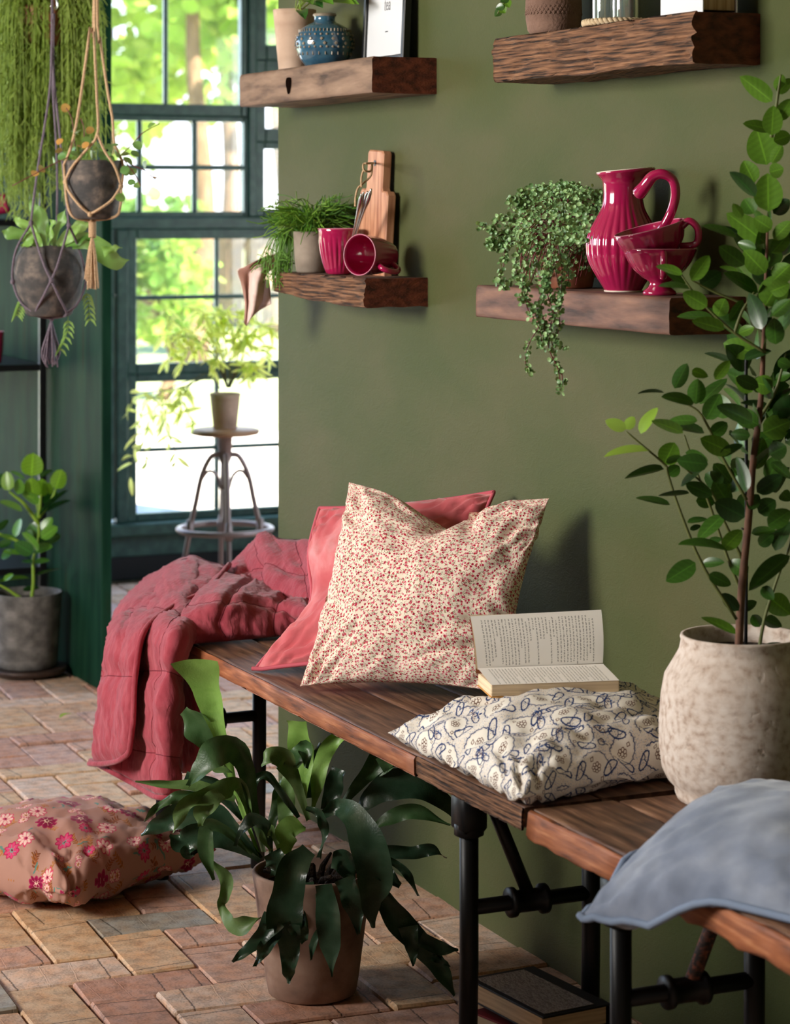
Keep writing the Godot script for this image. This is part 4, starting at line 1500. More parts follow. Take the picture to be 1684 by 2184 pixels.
func add_stem(o: Node3D, called: String, p: Array, r: Variant, m: Material, n := 24, sides := 8) -> MeshInstance3D:
	var mb := MB.new()
	var c := curve(p, n)
	var rr: Variant = r
	if r is Array:
		rr = []
		for i in n + 1:
			rr.append(lerp_list(r, float(i) / n))
	mb.tube(c, rr, sides)
	return part(called, mb, m, o)

func pot_parts(o: Node3D, at: Vector3, prof: Array, m: Material, soil_r: float, soil_y: float, seg := 56) -> MeshInstance3D:
	var mb := MB.new()
	mb.lathe(at, prof, seg)
	var p := part("pot", mb, m, o)
	if soil_r > 0:
		var s := MB.new()
		s.grid(func(u: float, w: float) -> Vector3:
			return at + V(cos(u * TAU) * soil_r * w, soil_y + 0.006 * sin(u * 19 + w * 9) * w * (1 - w), sin(u * TAU) * soil_r * w), 24, 6, true)
		part("soil", s, M.soil, o)
	return p

func build_ficus() -> void:
	var at: Vector3 = V(-0.185, 0.551, -3.156)
	var o := thing("potted_ficus", "tall glossy green ficus in a large weathered whitish pot on the near bench", "potted plant", at)
	var r := 0.001 * 0 + 0.1255
	pot_parts(o, at, [Vector2(0.0, 0.004), Vector2(0.085, 0.0), Vector2(0.098, 0.004), Vector2(0.101, 0.012), Vector2(0.102, 0.022), Vector2(0.112, 0.032), Vector2(0.121, 0.05), Vector2(0.1255, 0.085), Vector2(0.1255, 0.12), Vector2(0.1225, 0.16), Vector2(0.117, 0.19), Vector2(0.104, 0.212), Vector2(0.095, 0.228), Vector2(0.092, 0.242), Vector2(0.0935, 0.247), Vector2(0.092, 0.251), Vector2(0.087, 0.251), Vector2(0.084, 0.246), Vector2(0.083, 0.235), Vector2(0.085, 0.215)], M.whitepot, 0.086, 0.225, 64)
	var Z := 3.68
	add_stem(o, "trunk", [V(-0.196, 0.77, -3.149), V(-0.191, 0.873, -3.147), V(-0.182, 0.974, -3.143), V(-0.175, 1.067, -3.14), V(-0.168, 1.124, -3.137), V(-0.164, 1.171, -3.135), V(-0.161, 1.247, -3.133), V(-0.158, 1.336, -3.132), V(-0.155, 1.432, -3.131)], [0.0065, 0.006, 0.0052, 0.0045, 0.0035, 0.002], M.bark, 40)
	add_stem(o, "stake", [V(-0.164, 0.761, -3.179), V(-0.163, 0.963, -3.178), V(-0.164, 1.188, -3.178), V(-0.163, 1.22, -3.178)], 0.0028, M.iron, 8)
	var ties := MB.new()
	ties.tube([V(-0.192, 0.964, -3.147), V(-0.186, 0.962, -3.145), V(-0.179, 0.963, -3.141), V(-0.182, 0.966, -3.143)], 0.0016, 6)
	part("tie", ties, M.iron, o)
	for st in [[V(-0.209, 0.83, -3.133), V(-0.257, 0.914, -3.154), V(-0.289, 1.001, -3.169), V(-0.304, 1.051, -3.175), V(-0.307, 1.062, -3.177), V(-0.34, 1.093, -3.191), V(-0.36, 1.112, -3.201)],
		[V(-0.179, 0.86, -3.163), V(-0.198, 0.911, -3.172), V(-0.223, 0.991, -3.183), V(-0.241, 1.042, -3.191), V(-0.26, 1.103, -3.2)],
		[V(-0.195, 1.009, -3.127), V(-0.228, 1.072, -3.141), V(-0.248, 1.119, -3.15), V(-0.262, 1.143, -3.157), V(-0.281, 1.155, -3.165)],
		[V(-0.19, 0.785, -3.102), V(-0.18, 0.841, -3.098), V(-0.158, 0.914, -3.088), V(-0.147, 0.945, -3.083), V(-0.141, 0.992, -3.081)],
		[V(-0.166, 1.112, -3.157), V(-0.137, 1.163, -3.144), V(-0.125, 1.202, -3.139), V(-0.119, 1.227, -3.137)],
		[V(-0.191, 0.919, -3.147), V(-0.214, 0.971, -3.157), V(-0.234, 1.019, -3.166), V(-0.275, 1.06, -3.184)],
		[V(-0.169, 1.23, -3.115), V(-0.212, 1.26, -3.134), V(-0.247, 1.295, -3.15), V(-0.27, 1.324, -3.16), V(-0.285, 1.348, -3.167)],
		[V(-0.212, 1.26, -3.134), V(-0.201, 1.292, -3.13), V(-0.185, 1.321, -3.122)],
		[V(-0.153, 1.269, -3.152), V(-0.169, 1.296, -3.159), V(-0.218, 1.32, -3.181), V(-0.25, 1.338, -3.195)],
		[V(-0.15, 1.554, -3.129), V(-0.144, 1.596, -3.126), V(-0.14, 1.628, -3.124), V(-0.137, 1.649, -3.123)]]:
		add_stem(o, "branch", st, [0.0028, 0.0022, 0.0014], M.twig, 20, 6)
	var low := [V(-0.366, 1.117, -3.19), V(-0.392, 1.129, -3.208), V(-0.0034, -0.0088, -0.001),
		V(-0.343, 1.112, -3.232), V(-0.337, 1.132, -3.217), V(-0.0058, 0.0046, -0.0038),
		V(-0.364, 1.113, -3.15), V(-0.335, 1.151, -3.15), V(-0.0032, 0.0024, -0.0108),
		V(-0.326, 1.083, -3.185), V(-0.394, 1.074, -3.209), V(-0.0054, -0.0038, 0.0168),
		V(-0.284, 1.057, -3.219), V(-0.26, 1.089, -3.228), V(-0.0127, 0.0072, -0.0083),
		V(-0.324, 1.069, -3.145), V(-0.302, 1.078, -3.135), V(-0.003, 0.0056, 0.0014),
		V(-0.302, 1.054, -3.188), V(-0.366, 1.042, -3.196), V(0.0032, -0.009, -0.012),
		V(-0.272, 1.04, -3.227), V(-0.253, 1.053, -3.225), V(-0.0049, 0.0077, -0.0039),
		V(-0.286, 1.022, -3.141), V(-0.335, 1.02, -3.15), V(0.0021, -0.0056, -0.0102),
		V(-0.288, 0.999, -3.194), V(-0.33, 1.008, -3.226), V(-0.0084, -0.0036, 0.01),
		V(-0.313, 1.115, -3.114), V(-0.359, 1.134, -3.128), V(-0.0003, -0.0079, -0.0097),
		V(-0.269, 1.129, -3.146), V(-0.3, 1.127, -3.18), V(-0.0059, -0.0072, 0.0058),
		V(-0.234, 1.106, -3.184), V(-0.286, 1.117, -3.207), V(0.0034, -0.008, -0.0115),
		V(-0.292, 1.159, -3.118), V(-0.346, 1.169, -3.122), V(-0.0022, -0.0085, 0.0088),
		V(-0.308, 1.17, -3.177), V(-0.342, 1.168, -3.199), V(0.0054, -0.0036, -0.008),
		V(-0.269, 1.173, -3.213), V(-0.258, 1.212, -3.194), V(-0.0084, 0.005, -0.0054),
		V(-0.289, 1.206, -3.129), V(-0.26, 1.196, -3.13), V(0.0026, 0.0073, 0.001),
		V(-0.259, 1.152, -3.168), V(-0.259, 1.191, -3.162), V(-0.0121, 0.0011, -0.0074),
		V(-0.228, 1.148, -3.207), V(-0.18, 1.186, -3.206), V(-0.0029, 0.004, -0.0133),
		V(-0.263, 1.132, -3.131), V(-0.244, 1.171, -3.122), V(-0.0103, 0.0066, -0.007),
		V(-0.273, 1.027, -3.188), V(-0.248, 1.059, -3.157), V(0.0048, 0.0056, -0.0096),
		V(-0.279, 1.069, -3.099), V(-0.319, 1.074, -3.123), V(-0.002, -0.0135, 0.0005),
		V(-0.223, 1.082, -3.126), V(-0.271, 1.104, -3.135), V(-0.0057, -0.0132, -0.002),
		V(-0.226, 1.102, -3.18), V(-0.196, 1.121, -3.18), V(-0.0055, 0.0087, -0.0043),
		V(-0.213, 1.129, -3.082), V(-0.265, 1.155, -3.099), V(-0.0024, -0.0111, -0.0096),
		V(-0.179, 1.122, -3.119), V(-0.205, 1.142, -3.151), V(-0.0063, -0.0125, -0.0027),
		V(-0.137, 1.142, -3.153), V(-0.178, 1.151, -3.172), V(0.003, -0.0062, -0.0094),
		V(-0.198, 1.181, -3.089), V(-0.239, 1.197, -3.087), V(-0.0039, -0.0098, -0.0016),
		V(-0.152, 1.178, -3.121), V(-0.177, 1.185, -3.138), V(-0.0034, -0.0146, -0.001),
		V(-0.123, 1.187, -3.16), V(-0.108, 1.195, -3.141), V(-0.0016, 0.007, -0.0016),
		V(-0.203, 1.108, -3.104), V(-0.223, 1.11, -3.126), V(-0.0012, -0.0093, 0.0003),
		V(-0.203, 1.032, -3.157), V(-0.231, 1.062, -3.163), V(-0.0082, -0.0084, -0.004),
		V(-0.228, 1.028, -3.076), V(-0.232, 1.079, -3.097), V(-0.0021, -0.0054, -0.0127),
		V(-0.238, 1.076, -3.133), V(-0.206, 1.093, -3.119), V(-0.0054, 0.0073, 0.0034),
		V(-0.161, 1.051, -3.151), V(-0.164, 1.102, -3.133), V(-0.0103, 0.0018, -0.0068),
		V(-0.188, 1.071, -3.071), V(-0.158, 1.045, -3.064), V(0.0032, 0.0056, 0.007),
		V(-0.242, 1.016, -3.148), V(-0.285, 1.035, -3.154), V(-0.0044, -0.0104, -0.0013),
		V(-0.24, 1.002, -3.199), V(-0.206, 1.001, -3.197), V(0.0004, 0.0114, -0.0013),
		V(-0.217, 0.988, -3.097), V(-0.261, 1.011, -3.11), V(-0.0075, -0.0156, -0.0024),
		V(-0.186, 0.994, -3.136), V(-0.162, 1.014, -3.145), V(-0.0065, 0.0055, -0.0049),
		V(-0.203, 1.007, -3.196), V(-0.184, 1.027, -3.188), V(-0.0041, 0.0052, -0.0032),
		V(-0.24, 0.989, -3.121), V(-0.284, 0.954, -3.121), V(0.0043, -0.0054, 0.0114),
		V(-0.264, 0.972, -3.184), V(-0.232, 0.976, -3.176), V(0.0013, 0.0036, -0.0069),
		V(-0.252, 0.941, -3.087), V(-0.327, 0.952, -3.107), V(-0.0053, -0.0046, 0.0175),
		V(-0.279, 0.966, -3.151), V(-0.258, 0.971, -3.155), V(-0.0013, 0.0037, -0.0023),
		V(-0.228, 0.942, -3.181), V(-0.213, 0.947, -3.168), V(-0.0007, 0.0055, -0.0013),
		V(-0.253, 0.942, -3.1), V(-0.218, 0.968, -3.104), V(-0.007, 0.0086, -0.0057),
		V(-0.265, 0.915, -3.158), V(-0.306, 0.887, -3.176), V(0.006, -0.0125, 0.0057),
		V(-0.231, 0.906, -3.196), V(-0.209, 0.911, -3.166), V(0.0032, 0.0072, -0.0036),
		V(-0.266, 0.903, -3.119), V(-0.232, 0.886, -3.111), V(0.0043, 0.0091, 0.001),
		V(-0.199, 0.841, -3.142), V(-0.229, 0.869, -3.142), V(-0.0064, -0.0069, -0.0027),
		V(-0.174, 0.834, -3.183), V(-0.142, 0.845, -3.182), V(-0.0024, 0.0071, -0.0029),
		V(-0.223, 0.812, -3.113), V(-0.274, 0.838, -3.129), V(0.0006, -0.0067, -0.0129),
		V(-0.18, 0.896, -3.146), V(-0.197, 0.911, -3.174), V(-0.0062, -0.0109, -0.002),
		V(-0.169, 0.934, -3.049), V(-0.225, 0.882, -3.074), V(0.0144, -0.0122, -0.0069),
		V(-0.195, 0.96, -3.114), V(-0.172, 0.968, -3.083), V(-0.0052, 0.0074, 0.0019),
		V(-0.124, 0.934, -3.135), V(-0.15, 0.963, -3.153), V(-0.0024, -0.0071, -0.008),
		V(-0.2, 0.886, -3.077), V(-0.191, 0.869, -3.059), V(0.0063, 0.0063, 0.0028),
		V(-0.164, 0.863, -3.113), V(-0.128, 0.835, -3.11), V(0.0102, 0.0135, 0.004),
		V(-0.151, 0.81, -3.16), V(-0.164, 0.83, -3.159), V(-0.0072, -0.0045, -0.0037),
		V(-0.189, 0.837, -3.085), V(-0.156, 0.822, -3.09), V(0.004, 0.0085, 0.0009),
		V(-0.203, 0.771, -3.143), V(-0.154, 0.778, -3.122), V(-0.0054, 0.0065, 0.0103),
		V(-0.102, 0.763, -3.151), V(-0.143, 0.764, -3.149), V(-0.0005, -0.0048, -0.0072),
		V(-0.187, 0.794, -3.097), V(-0.145, 0.79, -3.085), V(-0.0022, 0.005, 0.0093),
		V(-0.246, 0.776, -3.176), V(-0.25, 0.793, -3.165), V(-0.0053, 0.001, -0.0034),
		V(-0.199, 0.978, -3.063), V(-0.162, 0.999, -3.059), V(-0.006, 0.0117, -0.0057),
		V(-0.185, 0.943, -3.109), V(-0.168, 0.961, -3.095), V(-0.0049, 0.008, -0.0044),
		V(-0.127, 1.016, -3.136), V(-0.105, 1.001, -3.146), V(0.0062, 0.0071, 0.0031),
		V(-0.207, 1.026, -3.08), V(-0.173, 1.052, -3.064), V(-0.0056, 0.0104, -0.005),
		V(-0.164, 1.077, -3.113), V(-0.151, 1.092, -3.087), V(-0.005, 0.0125, -0.0047),
		V(-0.146, 1.105, -3.158), V(-0.105, 1.123, -3.146), V(-0.0059, 0.0173, -0.0057),
		V(-0.298, 1.084, -3.133), V(-0.273, 1.072, -3.109), V(-0.0015, 0.0074, 0.0053),
		V(-0.221, 1.033, -3.152), V(-0.232, 1.05, -3.17), V(-0.005, -0.0057, -0.0023),
		V(-0.155, 1.085, -3.175), V(-0.129, 1.101, -3.156), V(-0.0047, 0.0129, -0.0045),
		V(-0.169, 0.936, -3.089), V(-0.139, 0.978, -3.095), V(-0.0058, 0.0027, -0.0104),
		V(-0.166, 0.987, -3.14), V(-0.142, 1.006, -3.13), V(-0.0065, 0.0113, -0.0058)]
	var up := [V(-0.289, 1.348, -3.156), V(-0.323, 1.36, -3.177), V(0.0027, -0.0067, -0.0082),
		V(-0.26, 1.333, -3.195), V(-0.295, 1.352, -3.198), V(-0.0044, -0.0075, 0.0042),
		V(-0.296, 1.34, -3.119), V(-0.265, 1.377, -3.119), V(-0.0082, 0.0069, -0.0052),
		V(-0.271, 1.326, -3.161), V(-0.32, 1.33, -3.176), V(-0.004, -0.0045, 0.0119),
		V(-0.234, 1.328, -3.197), V(-0.195, 1.349, -3.199), V(-0.0063, 0.0114, -0.0043),
		V(-0.268, 1.301, -3.12), V(-0.301, 1.322, -3.135), V(-0.006, -0.0116, -0.0031),
		V(-0.229, 1.284, -3.155), V(-0.228, 1.312, -3.135), V(-0.0096, 0.0048, -0.0062),
		V(-0.209, 1.28, -3.199), V(-0.257, 1.281, -3.227), V(-0.0066, -0.0063, 0.011),
		V(-0.238, 1.266, -3.12), V(-0.289, 1.28, -3.129), V(-0.0011, -0.0097, -0.0089),
		V(-0.206, 1.276, -3.158), V(-0.181, 1.308, -3.16), V(-0.0079, 0.0061, -0.0008),
		V(-0.216, 1.464, -3.07), V(-0.254, 1.501, -3.081), V(-0.0025, -0.0061, -0.0122),
		V(-0.172, 1.442, -3.103), V(-0.163, 1.5, -3.119), V(-0.0185, -0.0004, -0.0119),
		V(-0.149, 1.394, -3.146), V(-0.204, 1.44, -3.17), V(-0.005, -0.0132, -0.0139),
		V(-0.224, 1.363, -3.087), V(-0.268, 1.391, -3.087), V(-0.0068, -0.0108, -0.004),
		V(-0.169, 1.35, -3.115), V(-0.196, 1.384, -3.134), V(-0.0101, -0.0115, -0.0061),
		V(-0.153, 1.319, -3.161), V(-0.208, 1.349, -3.172), V(-0.0076, -0.0109, 0.0085),
		V(-0.194, 1.267, -3.087), V(-0.205, 1.321, -3.105), V(-0.0068, -0.0055, -0.0124),
		V(-0.163, 1.3, -3.126), V(-0.141, 1.348, -3.109), V(-0.0159, 0.0111, -0.0107),
		V(-0.149, 1.226, -3.172), V(-0.186, 1.24, -3.208), V(-0.0044, -0.0158, -0.0017),
		V(-0.168, 1.244, -3.089), V(-0.171, 1.284, -3.09), V(-0.012, -0.0011, -0.0077),
		V(-0.145, 1.4, -3.131), V(-0.131, 1.428, -3.105), V(-0.0067, 0.0075, -0.0044),
		V(-0.241, 1.404, -3.082), V(-0.285, 1.421, -3.108), V(-0.0081, -0.0057, 0.01),
		V(-0.214, 1.409, -3.122), V(-0.252, 1.419, -3.126), V(0, -0.0034, -0.0086),
		V(-0.141, 1.379, -3.142), V(-0.109, 1.41, -3.141), V(-0.0076, 0.008, -0.0051),
		V(-0.227, 1.433, -3.088), V(-0.243, 1.454, -3.089), V(-0.0053, -0.0042, -0.0033),
		V(-0.185, 1.439, -3.122), V(-0.189, 1.461, -3.144), V(-0.0094, -0.0077, -0.006),
		V(-0.18, 1.349, -3.173), V(-0.207, 1.358, -3.185), V(0.0017, -0.0039, -0.0067),
		V(-0.18, 1.287, -3.081), V(-0.165, 1.312, -3.054), V(-0.0057, 0.0078, -0.0041),
		V(-0.192, 1.219, -3.139), V(-0.151, 1.232, -3.127), V(0.0011, 0.0058, -0.0099),
		V(-0.174, 1.256, -3.183), V(-0.159, 1.266, -3.163), V(-0.0025, 0.0077, -0.002),
		V(-0.2, 1.173, -3.103), V(-0.216, 1.196, -3.123), V(-0.0074, -0.0086, -0.0039),
		V(-0.155, 1.175, -3.135), V(-0.177, 1.188, -3.138), V(-0.0064, -0.0116, -0.0031),
		V(-0.27, 1.194, -3.095), V(-0.241, 1.221, -3.101), V(-0.0057, 0.0051, -0.0047),
		V(-0.159, 1.219, -3.098), V(-0.141, 1.21, -3.089), V(0.0033, 0.008, 0.0015),
		V(-0.139, 1.439, -3.141), V(-0.126, 1.46, -3.116), V(-0.0065, 0.009, -0.0042),
		V(-0.187, 1.416, -3.071), V(-0.208, 1.433, -3.087), V(-0.006, -0.011, -0.0038),
		V(-0.158, 1.339, -3.11), V(-0.142, 1.363, -3.09), V(-0.0093, 0.0116, -0.0064),
		V(-0.14, 1.361, -3.155), V(-0.153, 1.388, -3.174), V(-0.008, -0.0073, -0.0049),
		V(-0.182, 1.323, -3.082), V(-0.159, 1.335, -3.065), V(-0.004, 0.0121, -0.0031),
		V(-0.176, 1.386, -3.131), V(-0.191, 1.395, -3.158), V(-0.0025, -0.0084, -0.0014)]
	var high := [V(-0.167, 1.607, -3.101), V(-0.208, 1.645, -3.126), V(-0.0038, -0.0108, -0.0101),
		V(-0.134, 1.625, -3.139), V(-0.132, 1.649, -3.125), V(-0.0073, 0.0033, -0.0046),
		V(-0.187, 1.555, -3.071), V(-0.178, 1.6, -3.08), V(-0.0127, 0.0009, -0.0082),
		V(-0.162, 1.565, -3.112), V(-0.204, 1.574, -3.124), V(-0.0034, -0.0092, 0.0049),
		V(-0.141, 1.513, -3.155), V(-0.146, 1.57, -3.177), V(-0.0192, -0.0065, -0.0125),
		V(-0.172, 1.578, -3.077), V(-0.154, 1.61, -3.069), V(-0.0085, 0.0061, -0.0052),
		V(-0.154, 1.515, -3.122), V(-0.15, 1.542, -3.1), V(-0.0067, 0.0045, -0.0043),
		V(-0.152, 1.486, -3.173), V(-0.164, 1.52, -3.185), V(-0.0113, -0.0066, -0.0073),
		V(-0.171, 1.594, -3.09), V(-0.189, 1.57, -3.085), V(0.0066, -0.0041, 0.0041),
		V(-0.14, 1.62, -3.128), V(-0.114, 1.644, -3.13), V(-0.0057, 0.0059, -0.0034),
		V(-0.197, 1.5, -3.062), V(-0.181, 1.506, -3.048), V(-0.0028, 0.0111, -0.0016),
		V(-0.165, 1.548, -3.1), V(-0.132, 1.557, -3.105), V(-0.0033, 0.0111, -0.0018)]
	var n := 0
	for set_ in [low, up, high]:
		for i in range(0, set_.size(), 3):
			var mb := MB.new()
			rng.seed = 900 + n
			leaf_mesh(mb, set_[i], set_[i + 1], set_[i + 2], R(0.1, 0.3), R(0.05, 0.2), 0.62, 10, 0.8)
			var m: Material = M.ficus[[0, 1, 2, 0, 3, 1][n % 6]] if n > 3 else M.young
			if set_ == high or (set_ == up and n % 3 == 0):
				m = M.ficus[3]
			part("leaf", mb, m, o)
			n += 1
	# smaller leaves further back round the stem
	rng.seed = 990
	var stem := [V(-0.159, 0.863, -3.198), V(-0.15, 0.967, -3.194), V(-0.143, 1.06, -3.191), V(-0.135, 1.118, -3.188), V(-0.131, 1.167, -3.186), V(-0.128, 1.244, -3.184), V(-0.125, 1.335, -3.183), V(-0.122, 1.431, -3.182)]
	for k in 64:
		var t := lerpf(0.12, 0.98, (k + R(0, 1)) / 64.0)
		var a := R(0, TAU)
		var d := V(cos(a), R(0.1, 0.9), sin(a)).normalized()
		var b := along(stem, t) + d * R(0.02, 0.05) * (1.6 - t)
		b.x = minf(b.x, -0.05)
		var tip := b + (d + V(0, 0.25, 0)) .normalized() * R(0.045, 0.07)
		tip.x = minf(tip.x, -0.02)
		var mb := MB.new()
		leaf_mesh(mb, b, tip, (tip - b).cross(V(R(-1, 1), R(-1, 1), R(-1, 1))).normalized() * R(0.014, 0.022), R(0.1, 0.3), R(0.05, 0.2), 0.62, 8, 0.8)
		part("leaf", mb, M.ficus[k % 3], o)

